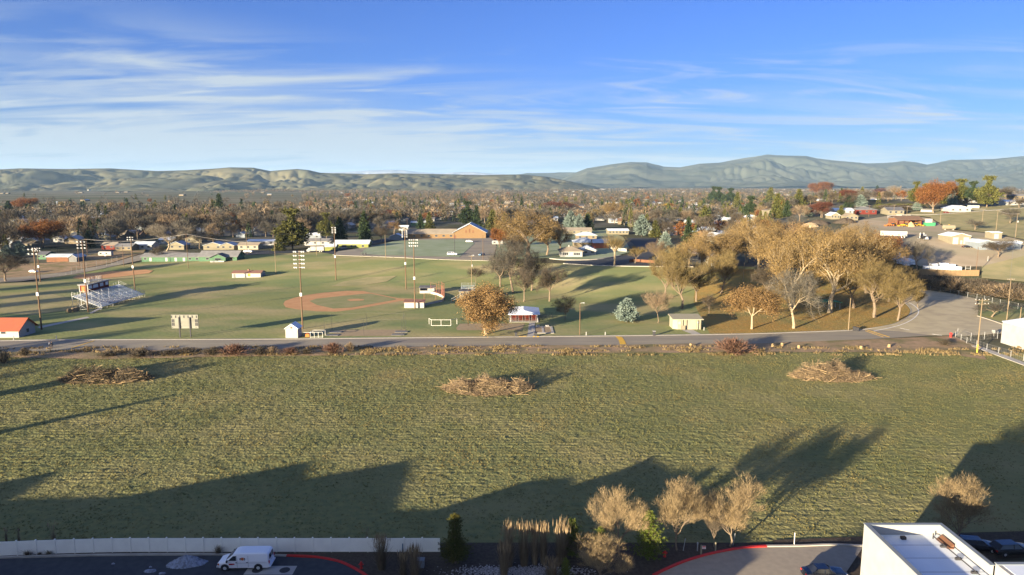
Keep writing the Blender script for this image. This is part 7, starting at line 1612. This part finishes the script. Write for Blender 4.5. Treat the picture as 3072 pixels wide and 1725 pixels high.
for i, (x, y, h, w, k) in enumerate([(-161, 55, 17.5, 9, 'dark'), (-168, 92, 17, 10, 'dark'), (-182, 97, 15, 11, 'bare'), (-182, 148, 15, 11, 'bare'), (-225, 172, 18, 15, 'bare'), (-215, 196, 15, 10, 'olive'), (-240, 214, 17, 14, 'bare'), (-250, 236, 18, 14, 'gold'), (-262, 262, 16, 14, 'bare'), (-205, 214, 14, 10, 'bare'), (-175, 128, 13, 10, 'bare'), (-270, 290, 16, 14, 'bare'), (7, 44, 9, 4, 'bare'), (17, 40, 9, 4, 'bare'), (-150, 108, 12, 6, 'dark')]):
    s, f, b, nm = KINDS[k]; tree_at(gp(x, y), h, w, (s, f, b, i % 3), nm, 'tree beside the viewpoint outside the picture', 'tree', 'trees outside the picture that shade the field')
# ------------------------------------------------------------------ people on the road
def person(x, yb, label, top, legs, facing, seed):
    p = at(x, yb); o = thing('person', label, 'person', (p.x, p.y, .1), facing); rn = random.Random(seed); st = .22
    J = {'pel': (0, 0, .92), 'sp': (0, 0, 1.15), 'ch': (0, 0, 1.36), 'nk': (0, 0, 1.50), 'hd': (0, .02, 1.63), 'ht': (0, .02, 1.74),
         'hl': (-.10, 0, .88), 'kl': (-.10, st * .8, .50), 'al': (-.10, st * .6, .08), 'fl': (-.10, st * .6 + .16, .03), 'hr': (.10, 0, .88), 'kr': (.10, -.02, .48), 'ar': (.10, -st, .10), 'fr': (.10, -st + .14, .03),
         'sl': (-.19, 0, 1.40), 'el': (-.25, -.06, 1.12), 'wl': (-.26, .05, .88), 'nl': (-.26, .09, .80), 'sr': (.19, 0, 1.40), 'er': (.25, .02, 1.12), 'wr': (.26, .14, .90), 'nr': (.26, .18, .83)}
    K = list(J); E = [('pel', 'sp'), ('sp', 'ch'), ('ch', 'nk'), ('nk', 'hd'), ('hd', 'ht'), ('pel', 'hl'), ('hl', 'kl'), ('kl', 'al'), ('al', 'fl'), ('pel', 'hr'), ('hr', 'kr'), ('kr', 'ar'), ('ar', 'fr'), ('ch', 'sl'), ('sl', 'el'), ('el', 'wl'), ('wl', 'nl'), ('ch', 'sr'), ('sr', 'er'), ('er', 'wr'), ('wr', 'nr')]
    rad = {'pel': .15, 'sp': .14, 'ch': .16, 'nk': .06, 'hd': .10, 'ht': .075, 'hl': .10, 'kl': .065, 'al': .05, 'fl': .04, 'hr': .10, 'kr': .065, 'ar': .05, 'fr': .04, 'sl': .07, 'el': .05, 'wl': .035, 'nl': .04, 'sr': .07, 'er': .05, 'wr': .035, 'nr': .04}
    def body(nm, keys, m, grow_):
        me = bpy.data.meshes.new(nm); ks = [k for k in K if k in keys]; me.from_pydata([J[k] for k in ks], [(ks.index(a), ks.index(b)) for a, b in E if a in keys and b in keys], []); ob = bpy.data.objects.new(nm, me); COL.objects.link(ob); ob.parent = o
        md = ob.modifiers.new('skin', 'SKIN'); 
        for v, k in zip(me.skin_vertices[0].data if me.skin_vertices else [], ks): v.radius = (rad[k] * grow_, rad[k] * grow_)
        if me.skin_vertices: me.skin_vertices[0].data[0].use_root = True
        ob.modifiers.new('sub', 'SUBSURF').levels = 1; ob.modifiers[-1].render_levels = 2; me.materials.append(M[m]); return ob
    body('body', set(K), 'skin', 1.0); body('jacket', {'pel', 'sp', 'ch', 'sl', 'el', 'wl', 'sr', 'er', 'wr'}, top, 1.28); body('trousers', {'pel', 'hl', 'kl', 'al', 'hr', 'kr', 'ar'}, legs, 1.22)
    MB().lathe([(.105, -.03), (.118, .05), (.10, .11), (.04, .15)], 12).build('hair', M['dark'], o, loc=(0, .0, 1.65)); return o
person(150, 1043, 'walker in a pale hood and dark trousers at the left end of the road', 'snow', 'carnavy', R(95), 1)
person(156.5, 1044, 'walker in a black coat at the left end of the road', 'dark', 'dark', R(80), 2)
# ------------------------------------------------------------------ haze
hz = MB().box(-26500, 26500, -310, 42500, -8, 830).build('haze', []); hm = bpy.data.materials.new('haze'); hm.use_nodes = True; nt = hm.node_tree; nt.nodes.clear()
ou = nt.nodes.new('ShaderNodeOutputMaterial'); vo = nt.nodes.new('ShaderNodeVolumePrincipled'); vo.inputs['Color'].default_value = (.42, .67, 1.0, 1); vo.inputs['Density'].default_value = HAZE if 'HAZE' in globals() else 2.7e-5; vo.inputs['Anisotropy'].default_value = .0
nt.links.new(vo.outputs[0], ou.inputs['Volume']); hm.cycles.volume_sampling = 'DISTANCE'; hz.data.materials.append(hm); hz['kind'] = 'stuff'; hz['label'] = 'thin blue haze over the valley'
# ------------------------------------------------------------------ sky, sun, camera
wd = bpy.data.worlds.new('World'); sc.world = wd; wd.use_nodes = True; nt = wd.node_tree; N = nt.nodes; L = nt.links; N.clear()
out = N.new('ShaderNodeOutputWorld'); bg = N.new('ShaderNodeBackground'); bg.inputs[1].default_value = .08
sk = N.new('ShaderNodeTexSky'); sk.sky_type = 'NISHITA'; sk.sun_disc = False; sk.sun_elevation = EL; sk.sun_rotation = AZ + math.pi; sk.altitude = 600; sk.air_density = 1.0; sk.dust_density = .6; sk.ozone_density = 2.0
hs = N.new('ShaderNodeMixRGB'); hs.blend_type = 'MULTIPLY'; hs.inputs[0].default_value = 1; hs.inputs[2].default_value = (.145, .265, .645, 1); L.new(sk.outputs[0], hs.inputs[1])
tc = N.new('ShaderNodeTexCoord'); sp = N.new('ShaderNodeSeparateXYZ'); L.new(tc.outputs['Generated'], sp.inputs[0])
def mth(op, a, b=None, c=None):
    n = N.new('ShaderNodeMath'); n.operation = op
    for i, v in enumerate((a, b, c)):
        if v is None: continue
        if isinstance(v, (int, float)): n.inputs[i].default_value = v
        else: L.new(v, n.inputs[i])
    return n.outputs[0]
zz = mth('ADD', mth('MAXIMUM', sp.outputs[2], 0.0), .10); cx = mth('DIVIDE', sp.outputs[0], zz); cy = mth('DIVIDE', sp.outputs[1], zz)
cb = N.new('ShaderNodeCombineXYZ'); L.new(cx, cb.inputs[0]); L.new(cy, cb.inputs[1])
def cloud(scale, sx, sy, rot, lo, hi, seed, dist=.6, det=7):
    mp = N.new('ShaderNodeMapping'); mp.inputs['Scale'].default_value = (sx, sy, 1); mp.inputs['Rotation'].default_value = (0, 0, rot); mp.inputs['Location'].default_value = (seed, seed * 1.7, 0); L.new(cb.outputs[0], mp.inputs[0])
    n = N.new('ShaderNodeTexNoise'); n.inputs['Scale'].default_value = scale; n.inputs['Detail'].default_value = det; n.inputs['Distortion'].default_value = dist; n.inputs['Roughness'].default_value = .55; L.new(mp.outputs[0], n.inputs['Vector'])
    r = N.new('ShaderNodeMapRange'); r.inputs[1].default_value = lo; r.inputs[2].default_value = hi; r.interpolation_type = 'SMOOTHSTEP'; L.new(n.outputs['Fac'], r.inputs[0]); return r.outputs[0]
def band(v, a, b):      # 1 below a fading to 0 at b
    r = N.new('ShaderNodeMapRange'); r.inputs[1].default_value = a; r.inputs[2].default_value = b; r.inputs[3].default_value = 1; r.inputs[4].default_value = 0; r.interpolation_type = 'SMOOTHSTEP'; L.new(v, r.inputs[0]); return r.outputs[0]
az_ = mth('DIVIDE', sp.outputs[0], mth('MAXIMUM', sp.outputs[1], .05))                       # left negative, right positive
c1 = cloud(.55, .62, 1.35, R(12), .35, .66, 3.1, 1.0, 5); c2 = cloud(1.3, .6, 1.5, R(-24), .50, .72, 4.3, 1.2, 5); c3 = cloud(1.0, .45, 1.7, R(14), .42, .66, 1.9, 1.2)
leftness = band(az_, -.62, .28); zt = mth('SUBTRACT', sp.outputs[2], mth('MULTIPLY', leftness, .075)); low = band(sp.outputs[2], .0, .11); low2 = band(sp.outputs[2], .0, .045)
m1 = mth('MULTIPLY', c1, mth('MULTIPLY', mth('ADD', mth('MULTIPLY', leftness, .82), .24), band(zt, .02, .10)))
m3 = mth('MULTIPLY', c3, mth('MULTIPLY', .60, band(zt, .06, .165)))
m2 = mth('MULTIPLY', c2, mth('MULTIPLY', band(sp.outputs[2], .14, .20), .55))
veil = mth('MULTIPLY', mth('ADD', mth('MULTIPLY', leftness, .34), .22), low)
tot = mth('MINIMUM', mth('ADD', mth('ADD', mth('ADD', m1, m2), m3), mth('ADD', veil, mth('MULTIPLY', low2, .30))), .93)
mx = N.new('ShaderNodeMixRGB'); L.new(tot, mx.inputs[0]); L.new(hs.outputs[0], mx.inputs[1]); mx.inputs[2].default_value = (1.72, 1.95, 2.15, 1)
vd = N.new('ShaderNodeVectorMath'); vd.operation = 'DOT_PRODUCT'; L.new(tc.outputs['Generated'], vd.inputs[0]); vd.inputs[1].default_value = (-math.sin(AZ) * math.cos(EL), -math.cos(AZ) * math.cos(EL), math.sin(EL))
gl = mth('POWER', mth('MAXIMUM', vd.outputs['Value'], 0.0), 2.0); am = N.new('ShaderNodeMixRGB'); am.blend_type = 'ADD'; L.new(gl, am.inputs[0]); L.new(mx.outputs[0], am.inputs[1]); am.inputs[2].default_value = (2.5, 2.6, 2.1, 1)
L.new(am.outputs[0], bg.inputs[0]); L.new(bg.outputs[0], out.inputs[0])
sd = bpy.data.lights.new('sun', 'SUN'); sd.energy = 5.0; sd.angle = R(.5); sd.color = (1, .82, .56); so = bpy.data.objects.new('sun', sd); COL.objects.link(so)
dirv = Vector((math.sin(AZ) * math.cos(EL), math.cos(AZ) * math.cos(EL), -math.sin(EL))); so.rotation_euler = dirv.to_track_quat('-Z', 'Y').to_euler(); so.location = (-100, -100, 80)
cd = bpy.data.cameras.new('camera'); co = bpy.data.objects.new('camera', cd); COL.objects.link(co); co.location = (0, 0, CAMH); co.rotation_euler = (R(90) - PITCH, 0, 0)
cd.sensor_width = 36; cd.lens = 36 * FPX / 3072; cd.clip_start = .5; cd.clip_end = 60000; sc.camera = co
sc.view_settings.view_transform = 'Standard'; sc.view_settings.look = 'None'; sc.view_settings.exposure = 2.1; sc.view_settings.gamma = 1
sc.render.film_transparent = False; sc.cycles.volume_bounces = 0; sc.cycles.max_bounces = 6; sc.cycles.use_denoising = True; sc.cycles.use_adaptive_sampling = False; sc.cycles.sample_clamp_indirect = 1.2; sc.cycles.blur_glossy = 1.0; sc.cycles.caustics_reflective = False; sc.cycles.caustics_refractive = False
